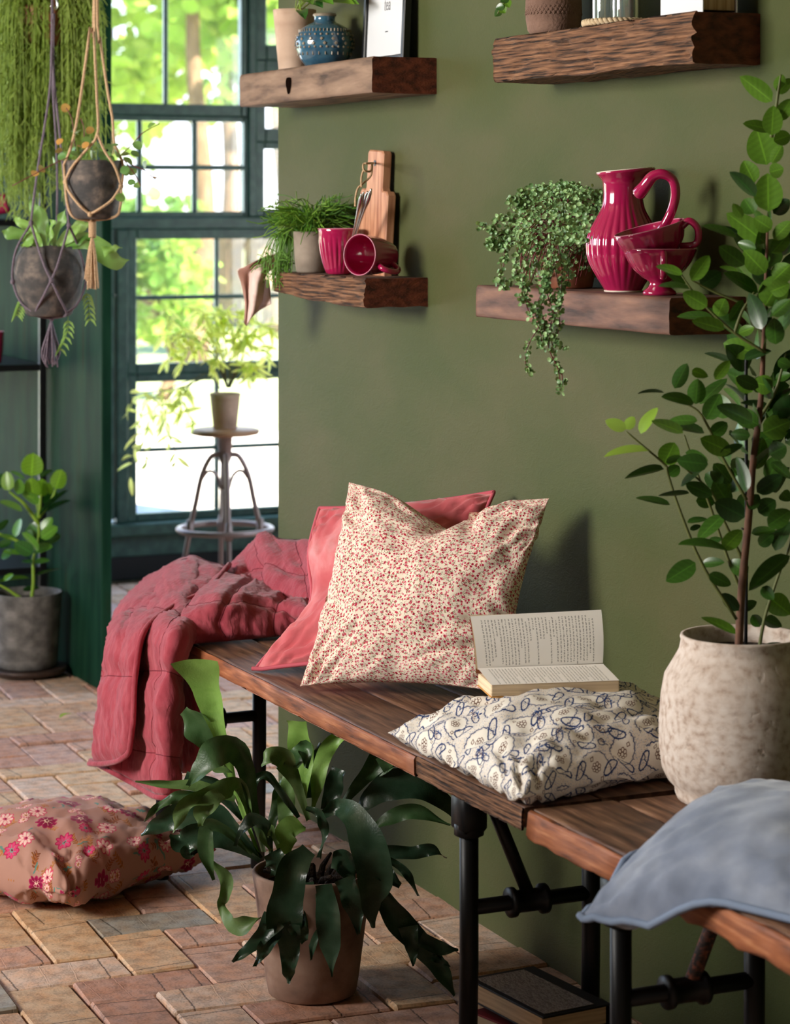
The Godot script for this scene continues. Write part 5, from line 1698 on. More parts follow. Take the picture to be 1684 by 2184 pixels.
func build_fern() -> void:
	var at: Vector3 = V(-0.474, 0.002, -4.171)
	at.y = 0.0
	var o := thing("potted_staghorn_fern", "large dark staghorn fern in a terracotta pot standing on the brick floor", "potted plant", at)
	pot_parts(o, at, [Vector2(0.0, 0.003), Vector2(0.074, 0.0), Vector2(0.081, 0.004), Vector2(0.086, 0.03), Vector2(0.099, 0.13), Vector2(0.1085, 0.205), Vector2(0.111, 0.222), Vector2(0.109, 0.227), Vector2(0.104, 0.227), Vector2(0.101, 0.22), Vector2(0.095, 0.17)], M.terracotta, 0.099, 0.195, 64)
	var S := 1.0 / 2.339 / 5200.0 * 4.5   # metres per crop pixel
	var face := V(-0.5, 0.25, 0.83)
	# [points, half widths in crop pixels, tone, facing turned, fingers]
	var fr := [
		[[V(-0.562, 0.251, -4.211), V(-0.599, 0.358, -4.227), V(-0.625, 0.461, -4.239), V(-0.65, 0.554, -4.25), V(-0.684, 0.622, -4.221)], [8, 14, 30, 72, 124], 3, 0.2],
		[[V(-0.569, 0.294, -4.235), V(-0.603, 0.383, -4.251), V(-0.637, 0.451, -4.266), V(-0.66, 0.491, -4.276), V(-0.685, 0.514, -4.287)], [7, 12, 52, 82, 30], 0, 0.5],
		[[V(-0.57, 0.269, -4.17), V(-0.587, 0.346, -4.178), V(-0.6, 0.426, -4.184), V(-0.63, 0.462, -4.165), V(-0.674, 0.462, -4.151), V(-0.697, 0.433, -4.161), V(-0.71, 0.401, -4.178)], [10, 26, 42, 60, 72, 52, 10], 0, 0.3],
		[[V(-0.63, 0.453, -4.175), V(-0.647, 0.445, -4.183), V(-0.654, 0.431, -4.186), V(-0.629, 0.418, -4.175)], [22, 40, 34, 4], 2, -0.4],
		[[V(-0.491, 0.325, -4.146), V(-0.508, 0.38, -4.153), V(-0.523, 0.417, -4.16), V(-0.544, 0.445, -4.137), V(-0.574, 0.454, -4.128), V(-0.588, 0.435, -4.135)], [12, 26, 38, 52, 40, 10], 2, 0.1],
		[[V(-0.523, 0.424, -4.16), V(-0.517, 0.447, -4.136), V(-0.506, 0.46, -4.12), V(-0.515, 0.432, -4.102)], [30, 44, 40, 8], 0, 0.2],
		[[V(-0.482, 0.353, -4.197), V(-0.481, 0.42, -4.196), V(-0.486, 0.457, -4.198), V(-0.501, 0.5, -4.183)], [20, 50, 66, 52], 3, 0.1],
		[[V(-0.473, 0.339, -4.171), V(-0.464, 0.399, -4.167), V(-0.449, 0.447, -4.16), V(-0.424, 0.473, -4.149), V(-0.393, 0.487, -4.135)], [16, 36, 40, 30, 8], 3, 0.5],
		[[V(-0.425, 0.469, -4.15), V(-0.41, 0.48, -4.143), V(-0.4, 0.482, -4.138), V(-0.394, 0.497, -4.136)], [14, 12, 12, 4], 3, 0.3],
		[[V(-0.408, 0.327, -4.196), V(-0.37, 0.379, -4.18), V(-0.329, 0.424, -4.161), V(-0.295, 0.469, -4.146), V(-0.271, 0.529, -4.135)], [12, 34, 72, 70, 10], 0, 0.3],
		[[V(-0.348, 0.41, -4.148), V(-0.32, 0.429, -4.136), V(-0.283, 0.435, -4.119)], [40, 36, 8], 0, 0.3],
		[[V(-0.391, 0.307, -4.178), V(-0.361, 0.348, -4.164), V(-0.316, 0.372, -4.145), V(-0.262, 0.361, -4.12), V(-0.201, 0.315, -4.126), V(-0.19, 0.293, -4.132)], [14, 50, 78, 56, 34, 6], 1, -0.5],
		[[V(-0.376, 0.295, -4.128), V(-0.343, 0.321, -4.113), V(-0.299, 0.332, -4.093), V(-0.241, 0.308, -4.067)], [14, 36, 38, 4], 0, -0.5],
		[[V(-0.335, 0.242, -4.175), V(-0.288, 0.24, -4.154), V(-0.253, 0.245, -4.138), V(-0.221, 0.232, -4.124)], [30, 36, 30, 3], 1, -0.6],
		[[V(-0.485, 0.348, -4.088), V(-0.461, 0.361, -4.078), V(-0.454, 0.357, -4.02), V(-0.443, 0.311, -3.982), V(-0.432, 0.254, -3.977), V(-0.435, 0.205, -3.989), V(-0.427, 0.159, -3.997)], [22, 40, 60, 88, 86, 46, 10], 1, 0.1],
		[[V(-0.43, 0.276, -3.987), V(-0.41, 0.258, -3.978), V(-0.387, 0.238, -3.968)], [50, 40, 14], 1, 0.1],
		[[V(-0.532, 0.299, -4.044), V(-0.564, 0.272, -4.036), V(-0.58, 0.235, -4.021), V(-0.59, 0.202, -4.015), V(-0.592, 0.174, -4.016)], [40, 72, 76, 88, 84], 1, 0.0],
		[[V(-0.606, 0.191, -4.022), V(-0.627, 0.159, -4.031), V(-0.656, 0.131, -4.044), V(-0.674, 0.114, -4.053)], [60, 36, 24, 6], 1, 0.0],
		[[V(-0.606, 0.177, -4.022), V(-0.617, 0.145, -4.027), V(-0.63, 0.124, -4.033), V(-0.636, 0.106, -4.036)], [54, 36, 22, 8], 1, 0.0],
		[[V(-0.585, 0.181, -4.013), V(-0.582, 0.135, -4.011), V(-0.583, 0.099, -4.012), V(-0.584, 0.076, -4.012)], [64, 50, 30, 8], 1, 0.0],
		[[V(-0.575, 0.191, -4.008), V(-0.564, 0.167, -4.003), V(-0.556, 0.151, -4)], [56, 40, 18], 1, 0.0],
		[[V(-0.559, 0.247, -4.209), V(-0.603, 0.299, -4.229), V(-0.643, 0.328, -4.247), V(-0.694, 0.325, -4.27), V(-0.735, 0.306, -4.288), V(-0.762, 0.289, -4.3)], [12, 34, 62, 66, 40, 5], 1, -0.3],
		[[V(-0.59, 0.32, -4.179), V(-0.608, 0.386, -4.187), V(-0.64, 0.393, -4.169), V(-0.68, 0.383, -4.165), V(-0.717, 0.377, -4.159), V(-0.738, 0.355, -4.158), V(-0.748, 0.324, -4.162)], [10, 30, 50, 44, 30, 30, 6], 2, 0.4],
		[[V(-0.664, 0.393, -4.147), V(-0.684, 0.371, -4.155), V(-0.695, 0.353, -4.161), V(-0.693, 0.332, -4.16)], [40, 44, 38, 14], 2, 0.4],
		[[V(-0.69, 0.383, -4.169), V(-0.73, 0.382, -4.187), V(-0.76, 0.365, -4.2), V(-0.786, 0.337, -4.212)], [20, 26, 20, 3], 0, -0.2],
		[[V(-0.603, 0.358, -4.229), V(-0.643, 0.371, -4.247), V(-0.677, 0.382, -4.262), V(-0.721, 0.382, -4.282), V(-0.772, 0.389, -4.304)], [20, 30, 28, 20, 3], 2, -0.6],
		[[V(-0.597, 0.27, -4.161), V(-0.64, 0.314, -4.18), V(-0.67, 0.321, -4.193), V(-0.672, 0.281, -4.194), V(-0.66, 0.223, -4.189)], [10, 22, 36, 44, 5], 0, 0.3],
		[[V(-0.573, 0.251, -4.183), V(-0.63, 0.288, -4.208), V(-0.677, 0.292, -4.229), V(-0.707, 0.284, -4.243), V(-0.724, 0.297, -4.25)], [12, 44, 70, 50, 10], 1, -0.2],
		[[V(-0.694, 0.282, -4.215), V(-0.7, 0.268, -4.218), V(-0.677, 0.275, -4.207)], [30, 26, 5], 1, -0.2],
		[[V(-0.66, 0.253, -4.2), V(-0.637, 0.224, -4.189), V(-0.639, 0.191, -4.19), V(-0.644, 0.172, -4.192), V(-0.641, 0.151, -4.147), V(-0.625, 0.154, -4.118), V(-0.598, 0.169, -4.106)], [12, 32, 26, 16, 40, 44, 5], 2, 0.6],
		[[V(-0.396, 0.221, -4.093), V(-0.369, 0.184, -4.081), V(-0.342, 0.14, -4.069), V(-0.309, 0.1, -4.054), V(-0.275, 0.056, -4.039), V(-0.251, 0.006, -4.028)], [18, 48, 64, 60, 44, 6], 1, -0.1],
		[[V(-0.333, 0.136, -4.054), V(-0.326, 0.099, -4.051), V(-0.325, 0.063, -4.05)], [50, 34, 6], 1, -0.1],
		[[V(-0.313, 0.114, -4.045), V(-0.279, 0.096, -4.03), V(-0.249, 0.093, -4.016)], [36, 34, 6], 1, -0.1],
		[[V(-0.293, 0.081, -4.036), V(-0.273, 0.07, -4.027), V(-0.263, 0.062, -4.022)], [20, 14, 4], 1, -0.1],
		[[V(-0.5, 0.232, -4.051), V(-0.492, 0.178, -4.048), V(-0.49, 0.128, -4.047), V(-0.486, 0.066, -4.045)], [40, 64, 54, 4], 1, -0.2],
		[[V(-0.467, 0.243, -4.037), V(-0.451, 0.2, -4.029), V(-0.444, 0.142, -4.026)], [50, 54, 10], 1, -0.3],
		[[V(-0.519, 0.23, -4.082), V(-0.51, 0.183, -4.078), V(-0.51, 0.129, -4.078), V(-0.513, 0.09, -4.079)], [30, 40, 26, 4], 1, -0.3],
		[[V(-0.349, 0.247, -4.116), V(-0.316, 0.221, -4.101), V(-0.295, 0.177, -4.092)], [14, 22, 4], 1, -0.4],
		[[V(-0.571, 0.276, -4.127), V(-0.578, 0.323, -4.13), V(-0.601, 0.339, -4.14), V(-0.617, 0.323, -4.148), V(-0.629, 0.289, -4.153)], [10, 26, 34, 30, 5], 1, 0.5],
		[[V(-0.571, 0.283, -4.127), V(-0.584, 0.308, -4.133), V(-0.571, 0.319, -4.127), V(-0.559, 0.294, -4.122)], [12, 24, 28, 5], 2, 0.6],
		[[V(-0.536, 0.265, -4.155), V(-0.533, 0.298, -4.154), V(-0.523, 0.313, -4.149), V(-0.5, 0.311, -4.139)], [34, 60, 60, 10], 3, 0.3],
		[[V(-0.506, 0.326, -4.163), V(-0.536, 0.377, -4.177), V(-0.559, 0.405, -4.187), V(-0.578, 0.392, -4.196), V(-0.583, 0.374, -4.198)], [12, 16, 20, 16, 4], 1, 0.8],
		[[V(-0.534, 0.273, -4.242), V(-0.516, 0.348, -4.234), V(-0.505, 0.385, -4.229)], [22, 30, 30], 0, 0.2],
		[[V(-0.439, 0.328, -4.189), V(-0.427, 0.365, -4.183), V(-0.417, 0.405, -4.179)], [28, 48, 42], 1, 0.1],
		[[V(-0.463, 0.351, -4.199), V(-0.461, 0.403, -4.199), V(-0.446, 0.451, -4.192)], [28, 40, 20], 1, 0.1],
		[[V(-0.522, 0.364, -4.083), V(-0.499, 0.353, -4.073), V(-0.492, 0.324, -4.07), V(-0.497, 0.274, -4.072)], [10, 22, 22, 14], 1, 0.4],
		[[V(-0.471, 0.265, -4.083), V(-0.451, 0.261, -4.074), V(-0.438, 0.221, -4.068)], [40, 56, 20], 1, 0.0],
		[[V(-0.571, 0.279, -4.127), V(-0.561, 0.257, -4.123), V(-0.564, 0.236, -4.124)], [44, 60, 24], 1, 0.0],
		[[V(-0.508, 0.279, -4.208), V(-0.511, 0.331, -4.21), V(-0.504, 0.39, -4.207)], [24, 44, 40], 2, 0.0],
		[[V(-0.572, 0.308, -4.27), V(-0.62, 0.364, -4.291), V(-0.671, 0.387, -4.314)], [16, 44, 24], 1, 0.0]]
	for i in fr.size():
		rng.seed = 300 + i
		var f: Array = fr[i]
		var w := []
		for q in f[1]:
			w.append(q * S)
		var mb := MB.new()
		var fc := face.rotated(Vector3.UP, f[3]).rotated(V(1, 0, 0), f[3] * 0.5)
		var fc2 := face.rotated(Vector3.UP, -f[3] * 1.2 + R(-0.3, 0.3))
		ribbon(mb, f[0], w, fc, R(0.15, 0.4), R(0.004, 0.01), 26, 6, fc2)
		part("frond", mb, M.frond[f[2]], o)
	# the pale under sides' midribs and crown of roots
	var crown := MB.new()
	for i in 16:
		rng.seed = 700 + i
		var a := i * TAU / 16
		var p := at + V(cos(a) * 0.03, 0.19, sin(a) * 0.03)
		crown.tube([p, p + V(cos(a) * 0.02, 0.03, sin(a) * 0.02), p + V(cos(a) * 0.06, 0.02 + R(0, 0.03), sin(a) * 0.06)], [0.008, 0.006, 0.003], 6)
	part("crown", crown, M.soil, o)

func mug_profile(r0: float, r1: float, h: float, t: float) -> Array:
	var p := [Vector2(0.0, 0.002), Vector2(r0 * 0.86, 0.0), Vector2(r0, 0.002)]
	for k in 14:
		var u := (k + 1) / 15.0
		p.append(Vector2(lerpf(r0, r1, pow(sin(u * PI / 2), 0.8)) * 0.97 if u < 0.97 else r1, h * u))
	p.append(Vector2(r1, h - 0.001))
	p.append(Vector2(r1 - t * 0.4, h + 0.0008))
	p.append(Vector2(r1 - t, h - 0.001))
	for k in 12:
		var u := 1.0 - (k + 1) / 13.0
		p.append(Vector2(maxf(lerpf(r0, r1, pow(sin(maxf(u, 0.06) * PI / 2), 0.8)) * 0.97 - t, 0.0), maxf(h * u, 0.006)))
	p.append(Vector2(0, 0.005))
	return p

func rim_ring(o: Node3D, at: Vector3, r: float, b := Basis.IDENTITY) -> void:
	var p := []
	for k in 41:
		p.append(at + b * V(cos(k * TAU / 40) * r, 0, sin(k * TAU / 40) * r))
	var mb := MB.new()
	mb.tube(p, 0.0011, 6, false)
	part("rim", mb, M.rim, o, false, "pale worn rim")

func grass_tuft(o: Node3D, at: Vector3, n: int, len0: float, len1: float, spread: float, lift: float, m: Array, sd: int, fork := true, r := 0.0011, lean := Vector3.ZERO) -> void:
	rng.seed = sd
	var mbs := [MB.new(), MB.new(), MB.new()]
	for i in n:
		var a := R(0, TAU)
		var l := R(len0, len1)
		var d := (V(cos(a), 0, sin(a)) * R(0.3, 1.0) + lean).normalized()
		var p0 := at + V(cos(a) * spread * R(0, 1), 0, sin(a) * spread * R(0, 1))
		var up := R(lift * 0.4, lift * 1.3)
		var p1 := p0 + d * l * 0.35 + Vector3.UP * up * l * 0.75
		var p2 := p0 + d * l * R(0.7, 0.95) + Vector3.UP * (up * 0.9 - R(0.0, 0.35)) * l
		var c := curve([p0, p1, p2], 7)
		mbs[i % m.size()].tube(c, r, 4, false)
		if fork:
			for k in [3, 5, 7]:
				if R(0, 1) < 0.75:
					var q: Vector3 = c[k]
					var dd := ((p2 - p1).normalized() + V(R(-0.8, 0.8), R(-0.3, 0.8), R(-0.8, 0.8))).normalized()
					mbs[i % m.size()].tube([q, q + dd * l * 0.14, q + dd * l * 0.26 + V(0, 0.002, 0)], r * 0.85, 4, false)
	for i in m.size():
		stuff(part("stems", mbs[i], m[i], o))

func build_upper_shelves() -> void:
	var y := 1.7615
	# upper left: pot, vase, framed print
	var at: Vector3 = V(-0.085, 1.7615, -5.236)
	var o := thing("potted_plant", "pale clay pot with a leafy plant at the left end of the upper left shelf", "potted plant", at)
	pot_parts(o, at, [Vector2(0, 0.003), Vector2(0.034, 0), Vector2(0.037, 0.003), Vector2(0.049, 0.13), Vector2(0.05, 0.142), Vector2(0.046, 0.142), Vector2(0.044, 0.12)], M.palepot, 0.044, 0.125)
	var tips := [V(-0.195, 1.895, -4.923), V(-0.171, 1.889, -4.912), V(-0.151, 1.881, -4.903), V(-0.148, 1.905, -4.902), V(-0.136, 1.918, -4.896), V(-0.118, 1.912, -4.888), V(-0.088, 1.889, -4.875), V(-0.079, 1.889, -4.871), V(-0.186, 1.856, -4.919), V(-0.14, 1.932, -4.953), V(-0.141, 1.886, -4.866), V(-0.109, 1.918, -4.884)]
	for i in tips.size():
		rng.seed = 1200 + i
		var b := at + V(0, 0.13, 0)
		var t: Vector3 = tips[i]
		add_stem(o, "stem", [b, b.lerp(t, 0.4) + V(0, 0.03, 0), b.lerp(t, 0.62) + V(0, 0.015, 0)], 0.0012, M.stemgreen, 8, 5)
		var mb := MB.new()
		leaf_mesh(mb, b.lerp(t, 0.6) + V(0, 0.015, 0), t, (t - b).cross(V(-0.4, 0.5, 0.9)).normalized() * 0.013, 0.3, 0.2, 0.75)
		part("leaf", mb, M.lime[i % 3], o)
	at = V(-0.078, 1.7615, -5.071)
	o = thing("vase", "round teal blue glazed bottle vase with embossed bands on the upper left shelf", "vase", at)
	var mb := MB.new()
	mb.lathe(at, [Vector2(0, 0.003), Vector2(0.038, 0.0), Vector2(0.044, 0.004), Vector2(0.056, 0.02), Vector2(0.0645, 0.042), Vector2(0.066, 0.058), Vector2(0.062, 0.074), Vector2(0.052, 0.088), Vector2(0.038, 0.097), Vector2(0.027, 0.101), Vector2(0.0235, 0.105), Vector2(0.0235, 0.113), Vector2(0.026, 0.118), Vector2(0.0245, 0.121), Vector2(0.02, 0.119), Vector2(0.018, 0.105)], 56)
	part("body", mb, M.blue, o)
	mb = MB.new()
	mb.lathe(at, [Vector2(0.0238, 0.114), Vector2(0.0268, 0.118), Vector2(0.0252, 0.1218), Vector2(0.0195, 0.1205), Vector2(0.0195, 0.116)], 40)
	part("lip", mb, M.relief, o, false, "bare brown lip")
	# embossed bands: dots, lozenges and ribs
	var dots := MB.new()
	for band in [[0.030, 0.0605, 26, 0], [0.044, 0.0658, 30, 1], [0.052, 0.0666, 16, 2], [0.062, 0.0662, 16, 2], [0.072, 0.0635, 30, 1], [0.082, 0.0578, 44, 0]]:
		for k in int(band[2]):
			var a: float = k * TAU / band[2] + (0.1 if band[3] == 2 and band[0] > 0.06 else 0.0)
			var c: Vector3 = at + V(cos(a) * band[1], band[0], sin(a) * band[1])
			var bs := Basis(Vector3.UP, -a)
			match int(band[3]):
				0: dots.box(c, V(0.003, 0.008, 0.0024), 0.001, bs)
				1:
					dots.lathe(c, [Vector2(0, 0.0018), Vector2(0.0018, 0.0012), Vector2(0.0028, -0.001)], 10, bs * Basis(Vector3.BACK, -PI / 2))
				2:
					dots.box(c, V(0.003, 0.0062, 0.0062), 0.001, bs * Basis(Vector3.RIGHT, PI / 4))
	stuff(part("embossed_bands", dots, M.relief, o, true))
	# frame with the word tea
	var p0: Vector3 = V(-0.034, 1.78, -4.942)
	var p1: Vector3 = V(-0.034, 1.778, -4.745)
	var fz := (p0.z + p1.z) / 2
	var hw := absf(p1.z - p0.z) / 2
	at = V(-0.03, y, fz)
	o = thing("picture_frame", "black framed white print with the word tea leaning on the upper left shelf", "picture frame", at)
	var H := 0.27
	var tilt := Basis(Vector3.BACK, -0.045)
	for s in [-1.0, 1.0]:
		mb = MB.new()
		mb.box(at + tilt * V(0, H / 2, s * (hw + 0.006)), V(0.018, H, 0.013), 0.002, tilt)
		part("frame_side", mb, M.black, o, true)
		mb = MB.new()
		mb.box(at + tilt * V(0, 0.007 if s < 0 else H - 0.007, 0), V(0.018, 0.014, hw * 2), 0.002, tilt)
		part("frame_rail", mb, M.black, o, true)
	mb = MB.new()
	mb.box(at + tilt * V(0.001, H / 2, 0), V(0.006, H - 0.026, hw * 2), 0.0005, tilt)
	var sheet := part("print", mb, M.white, o, true)
	var tm := TextMesh.new()
	var font := SystemFont.new()
	font.font_names = PackedStringArray(["Droid Serif"])
	tm.font = font
	tm.text = "tea"
	tm.font_size = 64
	tm.pixel_size = 0.00045
	tm.depth = 0.0006
	var txt := MeshInstance3D.new()
	txt.name = "lettering"
	txt.mesh = tm
	txt.material_override = M.ink
	txt.transform = Transform3D(tilt * Basis(Vector3.UP, -PI / 2).scaled_local(V(0.8, 1.15, 1)), tilt * V(-0.0022, 1.885 - 1.7615 + 0.002, 0.006))
	o.add_child(txt, true)
	mb = MB.new()
	mb.box(at + tilt * V(-0.0022, 1.829 - 1.7615, 0.006), V(0.001, 0.0022, 0.014), 0.0003, tilt)
	part("dash", mb, M.black, o, true)

	# upper right: clay pot, jars on a rope coaster, white book
	y = 1.7645
	at = V(-0.066, 1.7645, -3.992)
	o = thing("clay_pot", "rough brown clay pot with an incised band on the upper right shelf", "pot", at)
	mb = MB.new()
	mb.lathe(at, [Vector2(0, 0.002), Vector2(0.036, 0.0), Vector2(0.043, 0.003), Vector2(0.048, 0.01), Vector2(0.0515, 0.03), Vector2(0.052, 0.06), Vector2(0.049, 0.1), Vector2(0.044, 0.13), Vector2(0.043, 0.137), Vector2(0.04, 0.137), Vector2(0.042, 0.1)], 56)
	part("pot", mb, M.claypot, o)
	mb = MB.new()
	for r in 7:
		for k in 40:
			var a := (k + 0.5 * (r % 2)) * TAU / 40
			var rr := 0.0523 - r * 0.0003
			mb.box(at + V(cos(a) * rr, 0.04 + r * 0.0058, sin(a) * rr), V(0.0014, 0.0042, 0.0046), 0.0008, Basis(Vector3.UP, -a) * Basis(Vector3.RIGHT, PI / 4))
	stuff(part("textured_band", mb, M.claypot, o, true))
	var tr := [V(-0.253, 1.819, -3.744), V(-0.266, 1.836, -3.75), V(-0.274, 1.819, -3.754), V(-0.279, 1.807, -3.756), V(-0.289, 1.795, -3.76), V(-0.295, 1.782, -3.763)]
	add_stem(o, "stem", [at + V(0, 0.135, 0), tr[1], tr[2], tr[3], tr[4], tr[5]], 0.0013, M.twig)
	var lv := [V(-0.283, 1.808, -3.744), V(-0.294, 1.802, -3.756), V(0.0026, -0.0062, 0.0007),
		V(-0.265, 1.807, -3.789), V(-0.266, 1.794, -3.776), V(0.0061, 0.0029, 0.0033),
		V(-0.307, 1.791, -3.716), V(-0.315, 1.788, -3.732), V(0.0018, -0.0064, 0.0003),
		V(-0.289, 1.792, -3.76), V(-0.286, 1.782, -3.752), V(0.0054, 0.0041, 0.0031),
		V(-0.27, 1.791, -3.804), V(-0.271, 1.782, -3.824), V(0.0046, -0.0047, 0.0019),
		V(-0.302, 1.796, -3.726), V(-0.309, 1.786, -3.73), V(0.0043, -0.0038, 0.0018)]
	for i in range(0, lv.size(), 3):
		mb = MB.new()
		leaf_mesh(mb, lv[i], lv[i + 1], lv[i + 2], 0.25, 0.2, 0.7)
		part("leaf", mb, M.ficus[(i / 3) % 2 * 3], o)
	var cc: Vector3 = V(-0.066, 1.7645, -3.754)
	o = thing("rope_coaster", "cream braided rope coaster under the glass jars", "coaster", cc)
	for strand in 3:
		var p := []
		for k in 241:
			var a := k * TAU / 240
			var t := a * 14.0 + strand * TAU / 3
			var rr := 0.055 + 0.004 * cos(t)
			p.append(cc + V(cos(a) * rr, 0.0072 + 0.0026 * sin(t * 2.0), sin(a) * rr))
		mb = MB.new()
		mb.tube(p, 0.0042, 7, false)
		part("strand", mb, M.rope, o)
	mb = MB.new()
	mb.lathe(cc, [Vector2(0, 0.004), Vector2(0.052, 0.004), Vector2(0.053, 0.001), Vector2(0, 0.001)], 40)
	part("base", mb, M.rope, o)
	var jar := StandardMaterial3D.new()
	jar.albedo_color = Color(0.9, 0.97, 0.95, 0.1)
	jar.refraction_enabled = true
	jar.refraction_scale = 0.05
	jar.roughness = 0.02
	for j in 2:
		var jc: Vector3 = cc + [V(-0.006, 0.006, -0.024), V(0.004, 0.006, 0.026)][j]
		var jr: float = [0.0255, 0.0235][j]
		var jo := thing("glass_jar" if j == 0 else "glass_jar_001", ["clear glass jar with coloured bands, left of the two on the rope coaster", "clear glass jar with coloured bands, right of the two beside the white book"][j], "jar", jc, "")
		mb = MB.new()
		mb.lathe(jc, [Vector2(0, 0.0), Vector2(jr, 0.0), Vector2(jr + 0.001, 0.003), Vector2(jr + 0.001, 0.115), Vector2(jr - 0.001, 0.117), Vector2(jr - 0.0022, 0.115), Vector2(jr - 0.0022, 0.005), Vector2(0, 0.004)], 40)
		part("jar", mb, jar, jo)
		for k in 4:
			var a := k * TAU / 4 + j + 0.4
			var rr := jr - 0.007
			var pn := MB.new()  # rods that stand for the vertical colour bands in the glass
			pn.tube([jc + V(cos(a) * rr, 0.006, sin(a) * rr), jc + V(cos(a) * rr * 1.02, 0.15, sin(a) * rr * 1.02)], 0.0042, 6)
			var n := k + j * 4
			solo("colour_band" if n == 0 else "colour_band_%03d" % n, pn, mat([C(96, 124, 64), C(44, 40, 44), C(178, 172, 166), C(186, 148, 104), C(120, 52, 60), C(206, 160, 152), C(150, 156, 160), C(60, 78, 96)][n], 0.5), ["green", "black", "pale grey", "tan", "dark red", "pink", "silver grey", "slate blue"][n] + " upright band in the " + ["left", "right"][j] + " glass jar on the rope coaster", "colour_band", jc + V(cos(a) * rr, 0.006, sin(a) * rr), "coloured bands in the glass jars", true)
	var q0: Vector3 = V(-0.105, 1.762, -3.536)
	var q1: Vector3 = V(-0.105, 1.763, -3.401)
	var bl := absf(q1.z - q0.z)
	o = thing("white_book", "white covered book standing upright at the right end of the upper right shelf", "book", V(-0.06, y, (q0.z + q1.z) / 2))
	at = o.position
	for s in 2:
		mb = MB.new()
		mb.box(at + V(-0.044 if s == 0 else 0.02, 0.09, 0), V(0.0025, 0.18, bl), 0.0006)
		part("cover", mb, M.white, o, true)
	mb = MB.new()
	mb.box(at + V(-0.012, 0.09, -bl / 2 + 0.001), V(0.064, 0.18, 0.0025), 0.0006)
	part("spine", mb, M.white, o, true)
	mb = MB.new()
	mb.box(at + V(-0.012, 0.09, 0.0005), V(0.060, 0.172, bl - 0.008), 0.001)
	var pg := tmat(ramp(95, 0.01, [[0.0, C(150, 116, 88)], [1.0, C(214, 186, 150)]], 256), V(60, 2, 2), 0.9)
	part("page_block", mb, pg, o, true)

